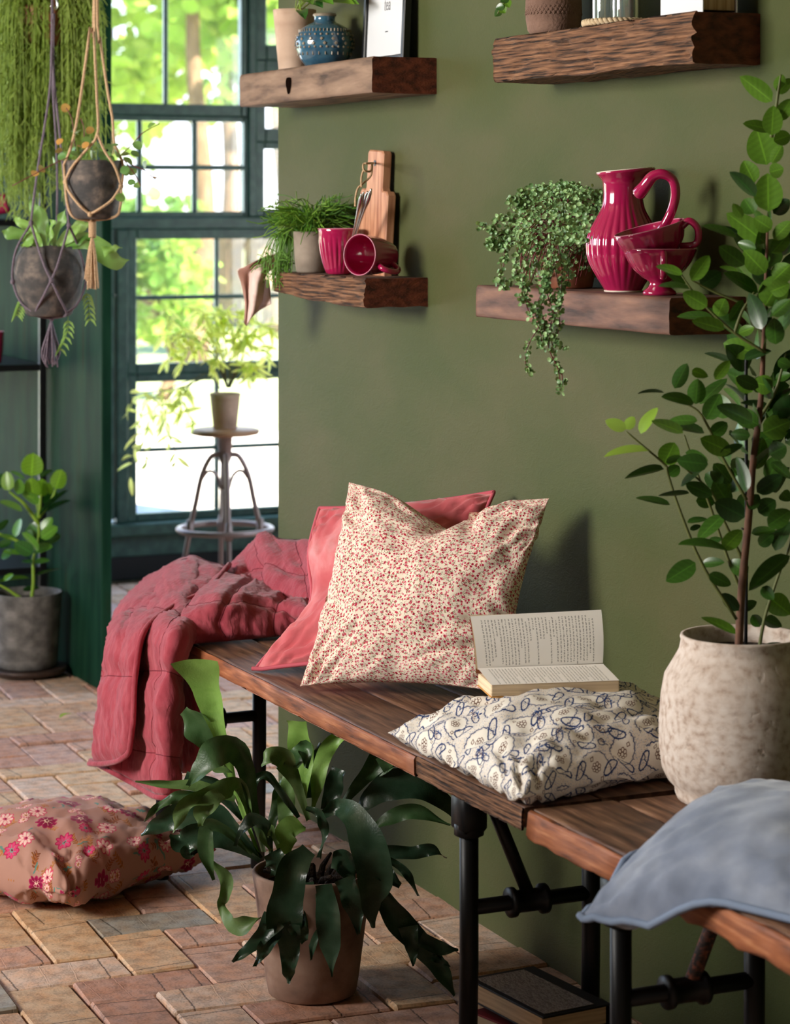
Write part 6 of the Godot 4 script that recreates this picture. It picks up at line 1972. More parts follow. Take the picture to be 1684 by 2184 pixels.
func build_lower_left_shelf() -> void:
	var y := 1.300
	var at: Vector3 = V(-0.085, 1.3, -5.132)
	var o := thing("potted_rhipsalis", "small grey pot with a bushy green mistletoe cactus on the lower left shelf", "potted plant", at)
	pot_parts(o, at, [Vector2(0, 0.002), Vector2(0.032, 0), Vector2(0.035, 0.003), Vector2(0.0375, 0.02), Vector2(0.0415, 0.088), Vector2(0.0415, 0.093), Vector2(0.038, 0.093), Vector2(0.037, 0.08)], M.stonepot, 0.037, 0.083)
	grass_tuft(o, at + V(0, 0.085, 0), 260, 0.06, 0.115, 0.025, 0.75, M.grass, 410)
	grass_tuft(o, at + V(0.0, 0.088, 0.02), 70, 0.07, 0.12, 0.02, 0.65, M.grass, 412, true, 0.0011, V(0.3, 0, 0.9))
	# the strands that hang past the shelf end
	rng.seed = 415
	var hang := MB.new()
	for i in 46:
		var s := at + V(-0.02, 0.085, -0.015)
		var d := V(R(-0.75, -0.1), 0, R(-1.0, -0.15))
		var l := R(0.05, 0.105)
		var p := curve([s, s + d * 0.05 + V(0, 0.012, 0), s + d * l + V(0, -R(0.03, 0.07), 0), s + d * l * 1.12 + V(R(-0.01, 0.01), -R(0.07, 0.13), R(-0.01, 0.01))], 9)
		hang.tube(p, 0.0011, 4, false)
		for k in [4, 6, 7, 8]:
			var q: Vector3 = p[k]
			var e := V(R(-1, 1), R(-1.2, 0.4), R(-1, 1)).normalized()
			hang.tube([q, q + e * 0.012, q + e * 0.022 + V(0, -0.004, 0)], 0.001, 4, false)
	stuff(part("stems", hang, M.grass[0], o))

	at = V(-0.092, 1.3, -4.956)
	o = thing("mug", "upright fluted crimson pink mug holding spoons on the lower left shelf", "mug", at, "")
	var mb := MB.new()
	mb.lathe(at, mug_profile(0.027, 0.046, 0.1, 0.003), 132, Basis.IDENTITY, 0.09, 22, 0.06, 0.47)
	part("body", mb, M.pink, o)
	rim_ring(o, at + V(0, 0.1005, 0), 0.0448)
	for k in 4:
		var sp := MB.new()
		var b := at + V(0.012, 0.02, 0.012 + k * 0.003)
		var tip: Vector3 = [V(-0.11, 1.48, -4.775), V(-0.098, 1.482, -4.781), V(-0.095, 1.487, -4.768), V(-0.122, 1.476, -4.759)][k]
		var cv := curve([b, b.lerp(tip, 0.5) + V(0, 0.004, 0), b.lerp(tip, 0.85), tip], 14)
		var rr := []
		for i in 15:
			rr.append(lerp_list([0.0019, 0.0019, 0.002, 0.003, 0.0048, 0.0042, 0.0015], i / 14.0))
		sp.tube(cv, rr, 8)
		solo("spoon" if k == 0 else "spoon_%03d" % k, sp, M.steel, ["second of the four silver spoon handles from the left in the upright pink mug", "third of the four silver spoon handles from the left in the upright pink mug", "rightmost and tallest silver spoon handle in the upright pink mug", "leftmost silver spoon handle in the upright pink mug"][k], "spoon", b, "spoons in the pink mug")
	# the mug on its side: mouth towards the far left of the room
	var mouth: Vector3 = V(-0.135, 1.3, -4.738)
	var ax := V(0.89, -0.05, -0.453).normalized()
	var back := mouth + ax * 0.094
	mouth.y = y + 0.0475
	back.y = y + 0.0425
	ax = (mouth - back).normalized()
	var bs := Basis(ax.cross(V(0, 1, 0)).normalized(), ax, Vector3.ZERO)
	bs.z = bs.x.cross(bs.y)
	o = thing("mug_001", "crimson pink mug lying on its side with its mouth showing on the lower left shelf", "mug", V(back.x, y, back.z))
	mb = MB.new()
	mb.lathe(back, mug_profile(0.031, 0.0445, 0.094, 0.003), 96, bs, 0.04, 22, 0.06, 0.47)
	part("body", mb, M.pink, o)
	rim_ring(o, back + ax * 0.0945, 0.0433, bs)
	var hs := (bs.x * 0.2 - bs.z * 0.5).normalized()
	hs = (V(0, -0.45, 0) + V(0.408, 0, 0.913) * 0.85).normalized()
	var hp := curve([back + ax * 0.072 + hs * 0.038, back + ax * 0.078 + hs * 0.062, back + ax * 0.05 + hs * 0.072, back + ax * 0.026 + hs * 0.058, back + ax * 0.02 + hs * 0.032], 18)
	for i in hp.size():
		hp[i].y = maxf(hp[i].y, y + 0.007)
	mb = MB.new()
	mb.tube(hp, 0.0062, 10)
	part("handle", mb, M.pink, o)

	# cutting board leaning on the wall
	var tl: Vector3 = V(-0.018, 1.573, -4.952)
	var tr: Vector3 = V(-0.018, 1.572, -4.868)
	var sl: Vector3 = V(-0.022, 1.486, -4.977)
	var sr: Vector3 = V(-0.022, 1.486, -4.826)
	at = V(-0.026, y, (sl.z + sr.z) / 2 - 0.012)
	o = thing("cutting_board", "wooden paddle cutting board leaning on the wall behind the pink mugs", "cutting board", at)
	var w := absf(sr.z - sl.z)
	var hw := absf(tr.z - tl.z)
	var H := tl.y - y
	var hb := sl.y - y
	var lean := Basis(V(0, 0, 1), -0.03) * Basis(V(1, 0, 0), 0.06)
	var out := []
	for q in [[-w / 2, 0.0], [w / 2, 0.0], [w / 2, hb - 0.008], [w / 2 - 0.008, hb], [hw / 2 + 0.004, hb], [hw / 2, hb + 0.006], [hw / 2, H - 0.006], [hw / 2 - 0.006, H], [-hw / 2 + 0.006, H], [-hw / 2, H - 0.006], [-hw / 2, hb + 0.006], [-hw / 2 - 0.004, hb], [-w / 2 + 0.008, hb], [-w / 2, hb - 0.008]]:
		out.append(Vector2(q[0], q[1]))
	var poly := PackedVector2Array(out)
	mb = MB.new()
	var tris := Geometry2D.triangulate_polygon(poly)
	var th := 0.011
	var put := func(q: Vector2, d: float) -> Vector3: return at + lean * V(d, q.y, q.x)
	var inset := Geometry2D.offset_polygon(poly, -0.003)[0] as PackedVector2Array
	var tri2 := Geometry2D.triangulate_polygon(inset)
	for e in [-1.0, 1.0]:
		for i in range(0, tri2.size(), 3):
			var a: Vector3 = put.call(inset[tri2[i]], e * th)
			var b: Vector3 = put.call(inset[tri2[i + 1]], e * th)
			var c: Vector3 = put.call(inset[tri2[i + 2]], e * th)
			if (c - a).cross(b - a).dot(lean * V(e, 0, 0)) > 0:
				mb.tri(a, b, c)
			else:
				mb.tri(a, c, b)
	for i in poly.size():
		var k := (i + 1) % poly.size()
		mb.quad(put.call(poly[i], -th + 0.003), put.call(poly[k], -th + 0.003), put.call(poly[k], th - 0.003), put.call(poly[i], th - 0.003))
	var bev := CSGPolygon3D.new()
	bev.free()
	for e in [-1.0, 1.0]:
		for i in poly.size():
			var k := (i + 1) % poly.size()
			var n0 := _near(inset, poly[i])
			var n1 := _near(inset, poly[k])
			mb.quad(put.call(poly[i], e * (th - 0.003)), put.call(poly[k], e * (th - 0.003)), put.call(n1, e * th), put.call(n0, e * th))
	part("board", mb, M.board, o, true)
	var hole := at + lean * V(-th - 0.0005, H - 0.028, 0)
	mb = MB.new()
	mb.lathe(hole, [Vector2(0.0, 0.0002), Vector2(0.006, 0.0002), Vector2(0.007, 0.0)], 16, lean * Basis(V(0, 0, 1), PI / 2))  # flat black disc painted for the dark inside of the hole
	part("hole", mb, M.black, o)
	mb = MB.new()
	mb.tube(curve([hole + V(-0.002, 0, 0), V(-0.116, 1.541, -4.734), V(-0.134, 1.539, -4.72), V(-0.137, 1.526, -4.711), V(-0.121, 1.524, -4.715), V(-0.114, 1.538, -4.722)], 40), 0.0022, 7)
	mb.tube(curve([V(-0.113, 1.541, -4.722), V(-0.116, 1.515, -4.723), V(-0.135, 1.498, -4.721), V(-0.149, 1.487, -4.716), V(-0.153, 1.47, -4.718), V(-0.158, 1.45, -4.709)], 40), 0.0022, 7)
	mb.tube(curve([V(-0.133, 1.529, -4.72), V(-0.138, 1.512, -4.722), V(-0.142, 1.49, -4.713)], 20), 0.0022, 7)
	stuff(part("rope_loop", mb, M.jute, o))

	# linen cloth over the far end of the shelf
	o = thing("linen_cloth", "pale pink linen cloth hanging over the far end of the lower left shelf", "cloth", V(-0.13, y, -5.2))
	var rows := [
		[V(-0.07, 1.323, -5.437), V(-0.06, 1.334, -5.427), V(-0.05, 1.342, -5.418), V(-0.05, 1.324, -5.392)],
		[V(-0.14, 1.327, -5.314), V(-0.11, 1.329, -5.359), V(-0.09, 1.316, -5.372), V(-0.075, 1.308, -5.367)],
		[V(-0.18, 1.311, -5.306), V(-0.15, 1.31, -5.333), V(-0.17, 1.306, -5.23), V(-0.148, 1.297, -5.245)],
		[V(-0.19, 1.3, -5.331), V(-0.16, 1.285, -5.342), V(-0.18, 1.282, -5.232), V(-0.15, 1.275, -5.255)],
		[V(-0.19, 1.268, -5.306), V(-0.165, 1.254, -5.333), V(-0.185, 1.251, -5.228), V(-0.15, 1.25, -5.264)],
		[V(-0.185, 1.224, -5.297), V(-0.17, 1.22, -5.315), V(-0.18, 1.226, -5.25), V(-0.155, 1.231, -5.263)],
		[V(-0.18, 1.18, -5.315), V(-0.17, 1.172, -5.324), V(-0.18, 1.192, -5.267), V(-0.16, 1.212, -5.281)]]
	part("cloth", padded(rows, 34, 44, 0.0022, 0.003, 91), M.linen, o)
	var under := [
		[V(-0.13, 1.279, -5.329), V(-0.13, 1.279, -5.307), V(-0.13, 1.28, -5.281)],
		[V(-0.15, 1.236, -5.307), V(-0.14, 1.243, -5.29), V(-0.14, 1.25, -5.247)],
		[V(-0.16, 1.189, -5.324), V(-0.15, 1.209, -5.289), V(-0.145, 1.226, -5.229)]]
	part("inner_fold", padded(under, 16, 20, 0.0022, 0.002, 93), M.linen, o)

func _near(p: PackedVector2Array, q: Vector2) -> Vector2:
	var best := p[0]
	for k in p:
		if k.distance_to(q) < best.distance_to(q):
			best = k
	return best

func build_lower_right_shelf() -> void:
	var y := 1.3008
	# the trailing plant
	var at: Vector3 = V(-0.072, 1.3008, -3.933)
	var o := thing("potted_pilea", "brown clay pot overflowing with a small leaved trailing plant on the lower right shelf", "potted plant", at)
	pot_parts(o, at, [Vector2(0, 0.002), Vector2(0.045, 0), Vector2(0.049, 0.003), Vector2(0.052, 0.02), Vector2(0.057, 0.075), Vector2(0.058, 0.083), Vector2(0.0545, 0.083), Vector2(0.053, 0.07)], M.copper, 0.053, 0.072)
	rng.seed = 520
	var stems := MB.new()
	var spots := []
	var trails := []
	var end_px := [
		[V(-0.322, 1.388, -3.534), V(-0.356, 1.346, -3.484), V(-0.361, 1.312, -3.475), V(-0.37, 1.282, -3.479), V(-0.362, 1.264, -3.475), V(-0.376, 1.236, -3.481), V(-0.383, 1.217, -3.485), V(-0.384, 1.199, -3.485), V(-0.377, 1.184, -3.482)],
		[V(-0.31, 1.378, -3.529), V(-0.335, 1.346, -3.474), V(-0.334, 1.312, -3.462), V(-0.338, 1.287, -3.465), V(-0.343, 1.264, -3.467), V(-0.35, 1.231, -3.47), V(-0.347, 1.214, -3.469), V(-0.338, 1.194, -3.465), V(-0.334, 1.176, -3.463), V(-0.332, 1.155, -3.462)],
		[V(-0.319, 1.388, -3.533), V(-0.338, 1.354, -3.475), V(-0.352, 1.313, -3.471), V(-0.343, 1.28, -3.467), V(-0.349, 1.251, -3.469), V(-0.343, 1.222, -3.467), V(-0.34, 1.199, -3.466), V(-0.331, 1.181, -3.461), V(-0.33, 1.16, -3.461)],
		[V(-0.341, 1.395, -3.542), V(-0.373, 1.362, -3.502), V(-0.388, 1.33, -3.487), V(-0.382, 1.289, -3.484), V(-0.37, 1.267, -3.479), V(-0.362, 1.247, -3.475), V(-0.361, 1.232, -3.475)],
		[V(-0.304, 1.387, -3.526), V(-0.326, 1.354, -3.47), V(-0.332, 1.313, -3.462), V(-0.335, 1.28, -3.463), V(-0.334, 1.26, -3.462), V(-0.338, 1.237, -3.465), V(-0.329, 1.224, -3.46)],
		[V(-0.328, 1.378, -3.537), V(-0.365, 1.346, -3.488), V(-0.382, 1.308, -3.484), V(-0.376, 1.292, -3.481), V(-0.361, 1.275, -3.475), V(-0.355, 1.255, -3.472), V(-0.341, 1.237, -3.466)],
		[V(-0.307, 1.378, -3.527), V(-0.347, 1.349, -3.479), V(-0.355, 1.315, -3.472), V(-0.361, 1.289, -3.475), V(-0.356, 1.257, -3.473), V(-0.362, 1.227, -3.475)],
		[V(-0.353, 1.403, -3.548), V(-0.382, 1.379, -3.517), V(-0.393, 1.349, -3.5), V(-0.386, 1.328, -3.497), V(-0.382, 1.32, -3.484), V(-0.393, 1.298, -3.489)],
		[V(-0.368, 1.402, -3.555), V(-0.391, 1.379, -3.543), V(-0.394, 1.352, -3.544), V(-0.405, 1.33, -3.538), V(-0.396, 1.317, -3.534), V(-0.39, 1.327, -3.531)],
		[V(-0.365, 1.429, -3.553), V(-0.385, 1.432, -3.562), V(-0.401, 1.417, -3.569), V(-0.421, 1.417, -3.578)],
		[V(-0.368, 1.417, -3.555), V(-0.384, 1.405, -3.562), V(-0.395, 1.403, -3.566), V(-0.404, 1.412, -3.57)],
		[V(-0.368, 1.402, -3.555), V(-0.385, 1.393, -3.562), V(-0.396, 1.39, -3.567), V(-0.408, 1.393, -3.572)],
		[V(-0.368, 1.395, -3.555), V(-0.385, 1.385, -3.562), V(-0.398, 1.382, -3.568), V(-0.407, 1.388, -3.572)],
		[V(-0.356, 1.437, -3.549), V(-0.364, 1.457, -3.553), V(-0.376, 1.46, -3.558)],
		[V(-0.35, 1.445, -3.546), V(-0.352, 1.464, -3.547), V(-0.359, 1.473, -3.551)],
		[V(-0.298, 1.378, -3.523), V(-0.304, 1.354, -3.493), V(-0.312, 1.329, -3.475), V(-0.326, 1.316, -3.47)],
		[V(-0.316, 1.395, -3.531), V(-0.341, 1.363, -3.477), V(-0.355, 1.333, -3.472), V(-0.346, 1.305, -3.468), V(-0.338, 1.294, -3.465)]]
	for t in end_px:
		var n := 34
		var cv := curve(t, n)
		stems.tube(cv, 0.0009, 5, false)
		for i in range(3, n + 1):
			var dens := 3.0 if i < 16 else 1.7
			for k in int(dens + rng.randf()):
				spots.append(cv[i] + V(R(-1, 1), R(-1, 1), R(-1, 1)) * 0.006)
		for k in 5:
			spots.append(cv[n] + V(R(-1, 1), R(-1, 1), R(-1, 1)) * 0.006)
	# the mound over the pot
	var mc := at + V(-0.012, 0.118, 0.0)
	for i in 110:
		var a := R(0, TAU)
		var el := R(-0.75, 1.45)
		var d := V(cos(a) * cos(el) * 0.072, sin(el) * 0.055, sin(a) * cos(el) * 0.125)
		var e := mc + d * R(0.9, 1.08)
		e.x = minf(e.x, -0.008)
		stems.tube(curve([at + V(0, 0.075, 0), at.lerp(e, 0.6) + V(0, 0.06, 0), e], 6), 0.0008, 4, false)
		for k in 22:
			var q := e + V(R(-1, 1), R(-1, 1), R(-1, 1)) * 0.021
			q.x = minf(q.x, -0.006)
			spots.append(q)
	for i in 420:
		spots.append(V(-0.283, 1.424, -3.538) + V(R(-0.012, 0.02), R(-0.035, 0.03), R(-0.05, 0.055)))
	# a fringe down the front of the pot
	for i in 72:
		var a := R(PI * 0.3, PI * 1.6)
		var s := at + V(cos(a) * 0.06, 0.09, sin(a) * 0.07)
		var e := s + V(cos(a) * 0.015, -R(0.02, 0.085), R(-0.01, 0.01) - 0.015)
		stems.tube(curve([s + V(0.01, 0.01, 0), s.lerp(e, 0.5) + V(cos(a), 0, sin(a)) * 0.01, e], 5), 0.0008, 4, false)
		for k in 11:
			spots.append(s.lerp(e, R(0, 1)) + V(R(-1, 1), R(-1, 1), R(-1, 1)) * 0.008)
	stuff(part("stems", stems, M.redstem, o))
	var ml := MB.new()
	ml.grid(func(u: float, w: float) -> Vector3:
		var a := w * TAU
		return V(cos(a) * u * 0.5, sin(a) * u * 0.46, 0.12 * u * u), 2, 8, false)
	var lm := ml.mesh(Vector3.ZERO, false)
	for g in 3:
		var mm := MultiMesh.new()
		mm.transform_format = MultiMesh.TRANSFORM_3D
		mm.mesh = lm
		mm.instance_count = (spots.size() + 2 - g) / 3
		for i in mm.instance_count:
			var b := Basis(V(R(-1, 1), R(-1, 1), R(-1, 1)).normalized(), R(-1.0, 1.0)) * Basis(Vector3.UP, R(-1.7, 0.2)) * Basis(Vector3.RIGHT, R(-1.0, 0.2))
			mm.set_instance_transform(i, Transform3D(b.scaled(Vector3.ONE * R(0.0052, 0.009)), spots[i * 3 + g] - at))
		var mi := MultiMeshInstance3D.new()
		mi.name = "leaves"
		mi.multimesh = mm
		mi.material_override = M.pilea[g]
		stuff(mi)
		o.add_child(mi, true)

	# the jug
	at = V(-0.074, 1.3008, -3.718)
	o = thing("jug", "tall fluted crimson pink ceramic jug on the lower right shelf", "jug", at)
	var prof := [Vector2(0.0, 0.003), Vector2(0.030, 0.0), Vector2(0.0325, 0.003)]
	for k in 26:
		var u := k / 25.0
		prof.append(Vector2(along([0.034, 0.048, 0.060, 0.064, 0.0615, 0.050, 0.038, 0.0345, 0.0355].map(func(q): return V(q, 0, 0)), u).x, 0.006 + 0.186 * u))
	prof.append_array([Vector2(0.039, 0.199), Vector2(0.045, 0.206), Vector2(0.0475, 0.2095), Vector2(0.0455, 0.2115), Vector2(0.041, 0.206), Vector2(0.034, 0.196), Vector2(0.0305, 0.18), Vector2(0.032, 0.165), Vector2(0.036, 0.15), Vector2(0.042, 0.135)])
	var mb := MB.new()
	mb.lathe(at, prof, 156, Basis.IDENTITY, 0.045, 26, 0.05, 0.66)
	for i in mb.v.size():
		var q := mb.v[i] - at
		if q.y > 0.19:
			# the mouth: a raised spout on the side towards the camera's right
			var a := atan2(q.z, q.x)
			var k := (q.y - 0.19) / 0.02
			q.y += k * 0.004 * cos(a - 0.7)
			var pull := pow(maxf(cos(a - 0.75), 0), 4) * 0.010 * k
			q += V(cos(a), 0.1, sin(a)) * pull
			mb.v[i] = at + q
	part("body", mb, M.pink, o)
	mb = MB.new()
	var ring := []
	for k in 61:
		var a := k * TAU / 60
		var pull := pow(maxf(cos(a - 0.75), 0), 4) * 0.010
		ring.append(at + V(cos(a) * (0.0452 + pull), 0.2113 + 0.004 * cos(a - 0.7) + pull * 0.1, sin(a) * (0.0452 + pull)))
	mb.tube(ring, 0.0013, 6, false)
	part("rim", mb, M.cream, o, false, "cream unglazed rim")
	mb = MB.new()
	mb.lathe(at, [Vector2(0.031, 0.0002), Vector2(0.0335, 0.001), Vector2(0.0335, 0.003), Vector2(0.031, 0.003)], 48)
	part("foot_ring", mb, M.cream, o)
	mb = MB.new()
	var hp := curve([V(-0.113, 1.472, -3.594), V(-0.112, 1.483, -3.577), V(-0.104, 1.5, -3.563), V(-0.091, 1.504, -3.551), V(-0.076, 1.494, -3.545), V(-0.072, 1.47, -3.543), V(-0.073, 1.442, -3.554), V(-0.081, 1.414, -3.569), V(-0.081, 1.394, -3.602)], 40)
	var hr := []
	for i in 41:
		hr.append(lerp_list([0.012, 0.0105, 0.0088, 0.0082, 0.0082, 0.008, 0.0085], i / 40.0))
	mb.tube(hp, hr, 14)
	part("handle", mb, M.pink, o)

	# footed cup with the tilted cup in it
	at = V(-0.092, 1.3008, -3.561)
	o = thing("cup", "footed crimson pink cup standing in front of the jug, a second cup inside", "cup", at)
	mb = MB.new()
	var cp := [Vector2(0, 0.003), Vector2(0.027, 0.0), Vector2(0.029, 0.003), Vector2(0.0275, 0.007), Vector2(0.02, 0.013), Vector2(0.0165, 0.019), Vector2(0.018, 0.023), Vector2(0.03, 0.030), Vector2(0.043, 0.042), Vector2(0.052, 0.055), Vector2(0.058, 0.067), Vector2(0.0625, 0.0765), Vector2(0.0615, 0.078), Vector2(0.0598, 0.0765), Vector2(0.054, 0.066), Vector2(0.046, 0.05), Vector2(0.03, 0.036), Vector2(0, 0.03)]
	mb.lathe(at, cp, 112, Basis.IDENTITY, 0.035, 20, 0.4, 0.66)
	part("body", mb, M.pink, o)
	rim_ring(o, at + V(0, 0.0778, 0), 0.0612)
	var hd := V(-0.42, 0, 0.9).normalized()
	mb = MB.new()
	mb.tube(curve([at + hd * 0.054 + V(0, 0.066, 0), at + hd * 0.07 + V(0, 0.071, 0), at + hd * 0.078 + V(0, 0.058, 0), at + hd * 0.07 + V(0, 0.036, 0), at + hd * 0.042 + V(0, 0.032, 0)], 22), 0.0062, 10)
	part("handle", mb, M.pink, o)
	var c2 := at + V(-0.004, 0.077, -0.002)
	var right := V(0.913, 0, 0.408)
	var bs := Basis(V(-0.408, 0, 0.913), 0.25) * Basis(right, 0.06)
	o = thing("cup_001", "tilted crimson pink cup resting in the mouth of the footed cup", "cup", c2)
	var base := c2 + V(0, -0.016, 0)
	mb = MB.new()
	mb.lathe(base, [Vector2(0, 0.002), Vector2(0.026, 0.0), Vector2(0.034, 0.004), Vector2(0.045, 0.014), Vector2(0.053, 0.027), Vector2(0.0575, 0.041), Vector2(0.061, 0.053), Vector2(0.060, 0.0545), Vector2(0.0583, 0.053), Vector2(0.052, 0.036), Vector2(0.042, 0.016), Vector2(0, 0.008)], 112, bs, 0.03, 20, 0.12, 0.56)
	part("body", mb, M.pink, o)
	rim_ring(o, base + bs * V(0, 0.0543, 0), 0.0597, bs)
	mb = MB.new()
	var h2 := (bs.transposed() * V(0.75, 0, 0.75)).normalized()
	h2.y = 0
	mb.tube(curve([base + bs * (h2 * 0.055 + V(0, 0.044, 0)), base + bs * (h2 * 0.072 + V(0, 0.051, 0)), base + bs * (h2 * 0.083 + V(0, 0.034, 0)), base + bs * (h2 * 0.074 + V(0, 0.012, 0)), base + bs * (h2 * 0.046 + V(0, 0.012, 0))], 22), 0.0062, 10)
	part("handle", mb, M.pink, o)

func cords(o: Node3D, called: String, lines: Array, r: float, m: Material, n := 18) -> void:
	for l in lines:
		var mb := MB.new()
		mb.tube(curve(l, n), r, 7)
		part(called, mb, m, o)

func tassel(o: Node3D, top: Vector3, n: int, len: float, spread: float, r: float, m: Material, sd: int, loops := false) -> void:
	rng.seed = sd
	var mb := MB.new()
	for i in n:
		var a := R(0, TAU)
		var d := V(cos(a), 0, sin(a)) * spread * R(0.2, 1.0)
		var l := len * R(0.85, 1.05)
		if loops and i % 2:
			mb.tube(curve([top, top + d * 0.8 - V(0, l * 0.4, 0), top + d * 1.4 - V(0, l * 0.75, 0), top + d * 0.7 - V(0, l, 0)], 10), r, 5)
		else:
			mb.tube(curve([top, top + d * 0.5 - V(0, l * 0.35, 0), top + d - V(0, l, 0)], 7), r, 5)
	stuff(part("tassel", mb, m, o))

func build_hanging() -> void:
	# the big pot in grey cord
	var at: Vector3 = V(-0.5, 1.18, -5.826)
	var o := thing("hanging_pot", "lower hanging pot, rounded and grey, in violet grey macrame with a pale staghorn fern", "hanging plant", at)
	pot_parts(o, at, [Vector2(0, 0.004), Vector2(0.05, 0.0), Vector2(0.057, 0.006), Vector2(0.062, 0.02), Vector2(0.077, 0.055), Vector2(0.0865, 0.095), Vector2(0.0875, 0.12), Vector2(0.081, 0.146), Vector2(0.071, 0.165), Vector2(0.0705, 0.172), Vector2(0.066, 0.172), Vector2(0.064, 0.15)], M.darkpot, 0.065, 0.16)
	var hook := V(-0.493, 1.924, -5.822)
	cords(o, "cord", [
		[hook, V(-0.494, 1.831, -5.823), V(-0.508, 1.72, -5.796), V(-0.543, 1.53, -5.779), V(-0.562, 1.409, -5.766)],
		[hook + V(0.004, 0, 0), V(-0.49, 1.78, -5.821), V(-0.488, 1.635, -5.776), V(-0.483, 1.484, -5.741), V(-0.478, 1.404, -5.728)],
		[hook + V(0.002, 0, 0.004), V(-0.481, 1.77, -5.861), V(-0.46, 1.579, -5.895), V(-0.457, 1.407, -5.905), V(-0.47, 1.343, -5.906), V(-0.471, 1.261, -5.917)],
		[V(-0.562, 1.409, -5.766), V(-0.585, 1.35, -5.809), V(-0.588, 1.299, -5.838), V(-0.587, 1.261, -5.837), V(-0.574, 1.215, -5.815), V(-0.543, 1.188, -5.796)],
		[V(-0.562, 1.409, -5.766), V(-0.55, 1.359, -5.755), V(-0.536, 1.305, -5.738), V(-0.522, 1.271, -5.729)],
		[V(-0.478, 1.404, -5.728), V(-0.493, 1.355, -5.724), V(-0.51, 1.301, -5.724), V(-0.522, 1.271, -5.729)],
		[V(-0.478, 1.404, -5.728), V(-0.451, 1.358, -5.749), V(-0.427, 1.299, -5.766), V(-0.426, 1.257, -5.765), V(-0.448, 1.211, -5.759), V(-0.474, 1.188, -5.765)],
		[V(-0.522, 1.271, -5.729), V(-0.535, 1.234, -5.748), V(-0.543, 1.188, -5.796), V(-0.519, 1.178, -5.812), V(-0.494, 1.175, -5.823)],
		[V(-0.522, 1.271, -5.729), V(-0.501, 1.229, -5.733), V(-0.473, 1.188, -5.764), V(-0.484, 1.178, -5.797), V(-0.494, 1.175, -5.823)]], 0.0031, M.cord)
	for k in [V(-0.562, 1.409, -5.766), V(-0.478, 1.404, -5.728), V(-0.522, 1.271, -5.728), V(-0.589, 1.265, -5.835), V(-0.494, 1.173, -5.823)]:
		var kn := MB.new()
		kn.lathe(k - V(0, 0.007, 0), [Vector2(0, 0), Vector2(0.005, 0.002), Vector2(0.0065, 0.007), Vector2(0.005, 0.012), Vector2(0, 0.014)], 10)
		part("knot", kn, M.cord, o)
	tassel(o, V(-0.495, 1.17, -5.823), 20, 0.112, 0.02, 0.0022, M.cord, 611, true)
	cords(o, "cord", [[hook, hook + V(0, 0.3, 0), V(hook.x, 3.25, hook.z)]], 0.0035, M.cord, 4)
	var hk := MB.new()
	hk.tube(curve([hook + V(-0.004, 0.02, 0), hook + V(0.008, 0.012, 0), hook + V(0.013, 0.022, 0), hook + V(0.01, 0.04, 0), hook + V(0.002, 0.05, 0)], 16), 0.002, 6)
	part("hook", hk, M.steel, o)
	var S := 6.0 / 5200.0 / 2.729
	var fr := [[[V(-0.537, 1.35, -5.787), V(-0.569, 1.377, -5.802), V(-0.6, 1.383, -5.816), V(-0.618, 1.39, -5.824)], [16, 34, 40, 8]], [[V(-0.527, 1.354, -5.805), V(-0.552, 1.396, -5.816), V(-0.575, 1.412, -5.826), V(-0.589, 1.429, -5.832)], [14, 30, 24, 5]],
		[[V(-0.52, 1.354, -5.78), V(-0.527, 1.404, -5.783), V(-0.534, 1.434, -5.786), V(-0.543, 1.455, -5.79)], [14, 38, 36, 6]], [[V(-0.517, 1.354, -5.767), V(-0.512, 1.392, -5.765), V(-0.507, 1.417, -5.763)], [12, 22, 18]],
		[[V(-0.506, 1.354, -5.774), V(-0.493, 1.396, -5.768), V(-0.483, 1.421, -5.763), V(-0.477, 1.444, -5.76)], [14, 30, 30, 5]], [[V(-0.489, 1.354, -5.766), V(-0.462, 1.379, -5.754), V(-0.443, 1.396, -5.745), V(-0.424, 1.408, -5.737)], [14, 34, 30, 6]],
		[[V(-0.462, 1.35, -5.754), V(-0.424, 1.362, -5.737), V(-0.393, 1.337, -5.723), V(-0.363, 1.312, -5.71), V(-0.335, 1.318, -5.697)], [16, 46, 64, 46, 4]], [[V(-0.396, 1.337, -5.714), V(-0.373, 1.346, -5.703), V(-0.354, 1.35, -5.695)], [30, 20, 3]],
		[[V(-0.512, 1.357, -5.853), V(-0.525, 1.408, -5.859), V(-0.533, 1.45, -5.862), V(-0.536, 1.48, -5.864)], [12, 22, 18, 4]], [[V(-0.534, 1.35, -5.775), V(-0.549, 1.371, -5.782), V(-0.568, 1.358, -5.79), V(-0.576, 1.35, -5.794)], [16, 36, 30, 6]],
		[[V(-0.477, 1.35, -5.761), V(-0.454, 1.362, -5.751), V(-0.431, 1.375, -5.74), V(-0.409, 1.366, -5.73)], [14, 30, 30, 5]], [[V(-0.474, 1.353, -5.847), V(-0.439, 1.391, -5.831), V(-0.424, 1.404, -5.824), V(-0.393, 1.395, -5.811)], [14, 26, 26, 5]]]
	for i in fr.size():
		rng.seed = 620 + i
		var mb := MB.new()
		ribbon(mb, fr[i][0], fr[i][1].map(func(q): return q * S), V(-0.5, 0.35, 0.8).rotated(Vector3.UP, R(-0.5, 0.5)), 0.3, 0.006, 18, 6)
		part("frond", mb, M.stag[i % 2], o)
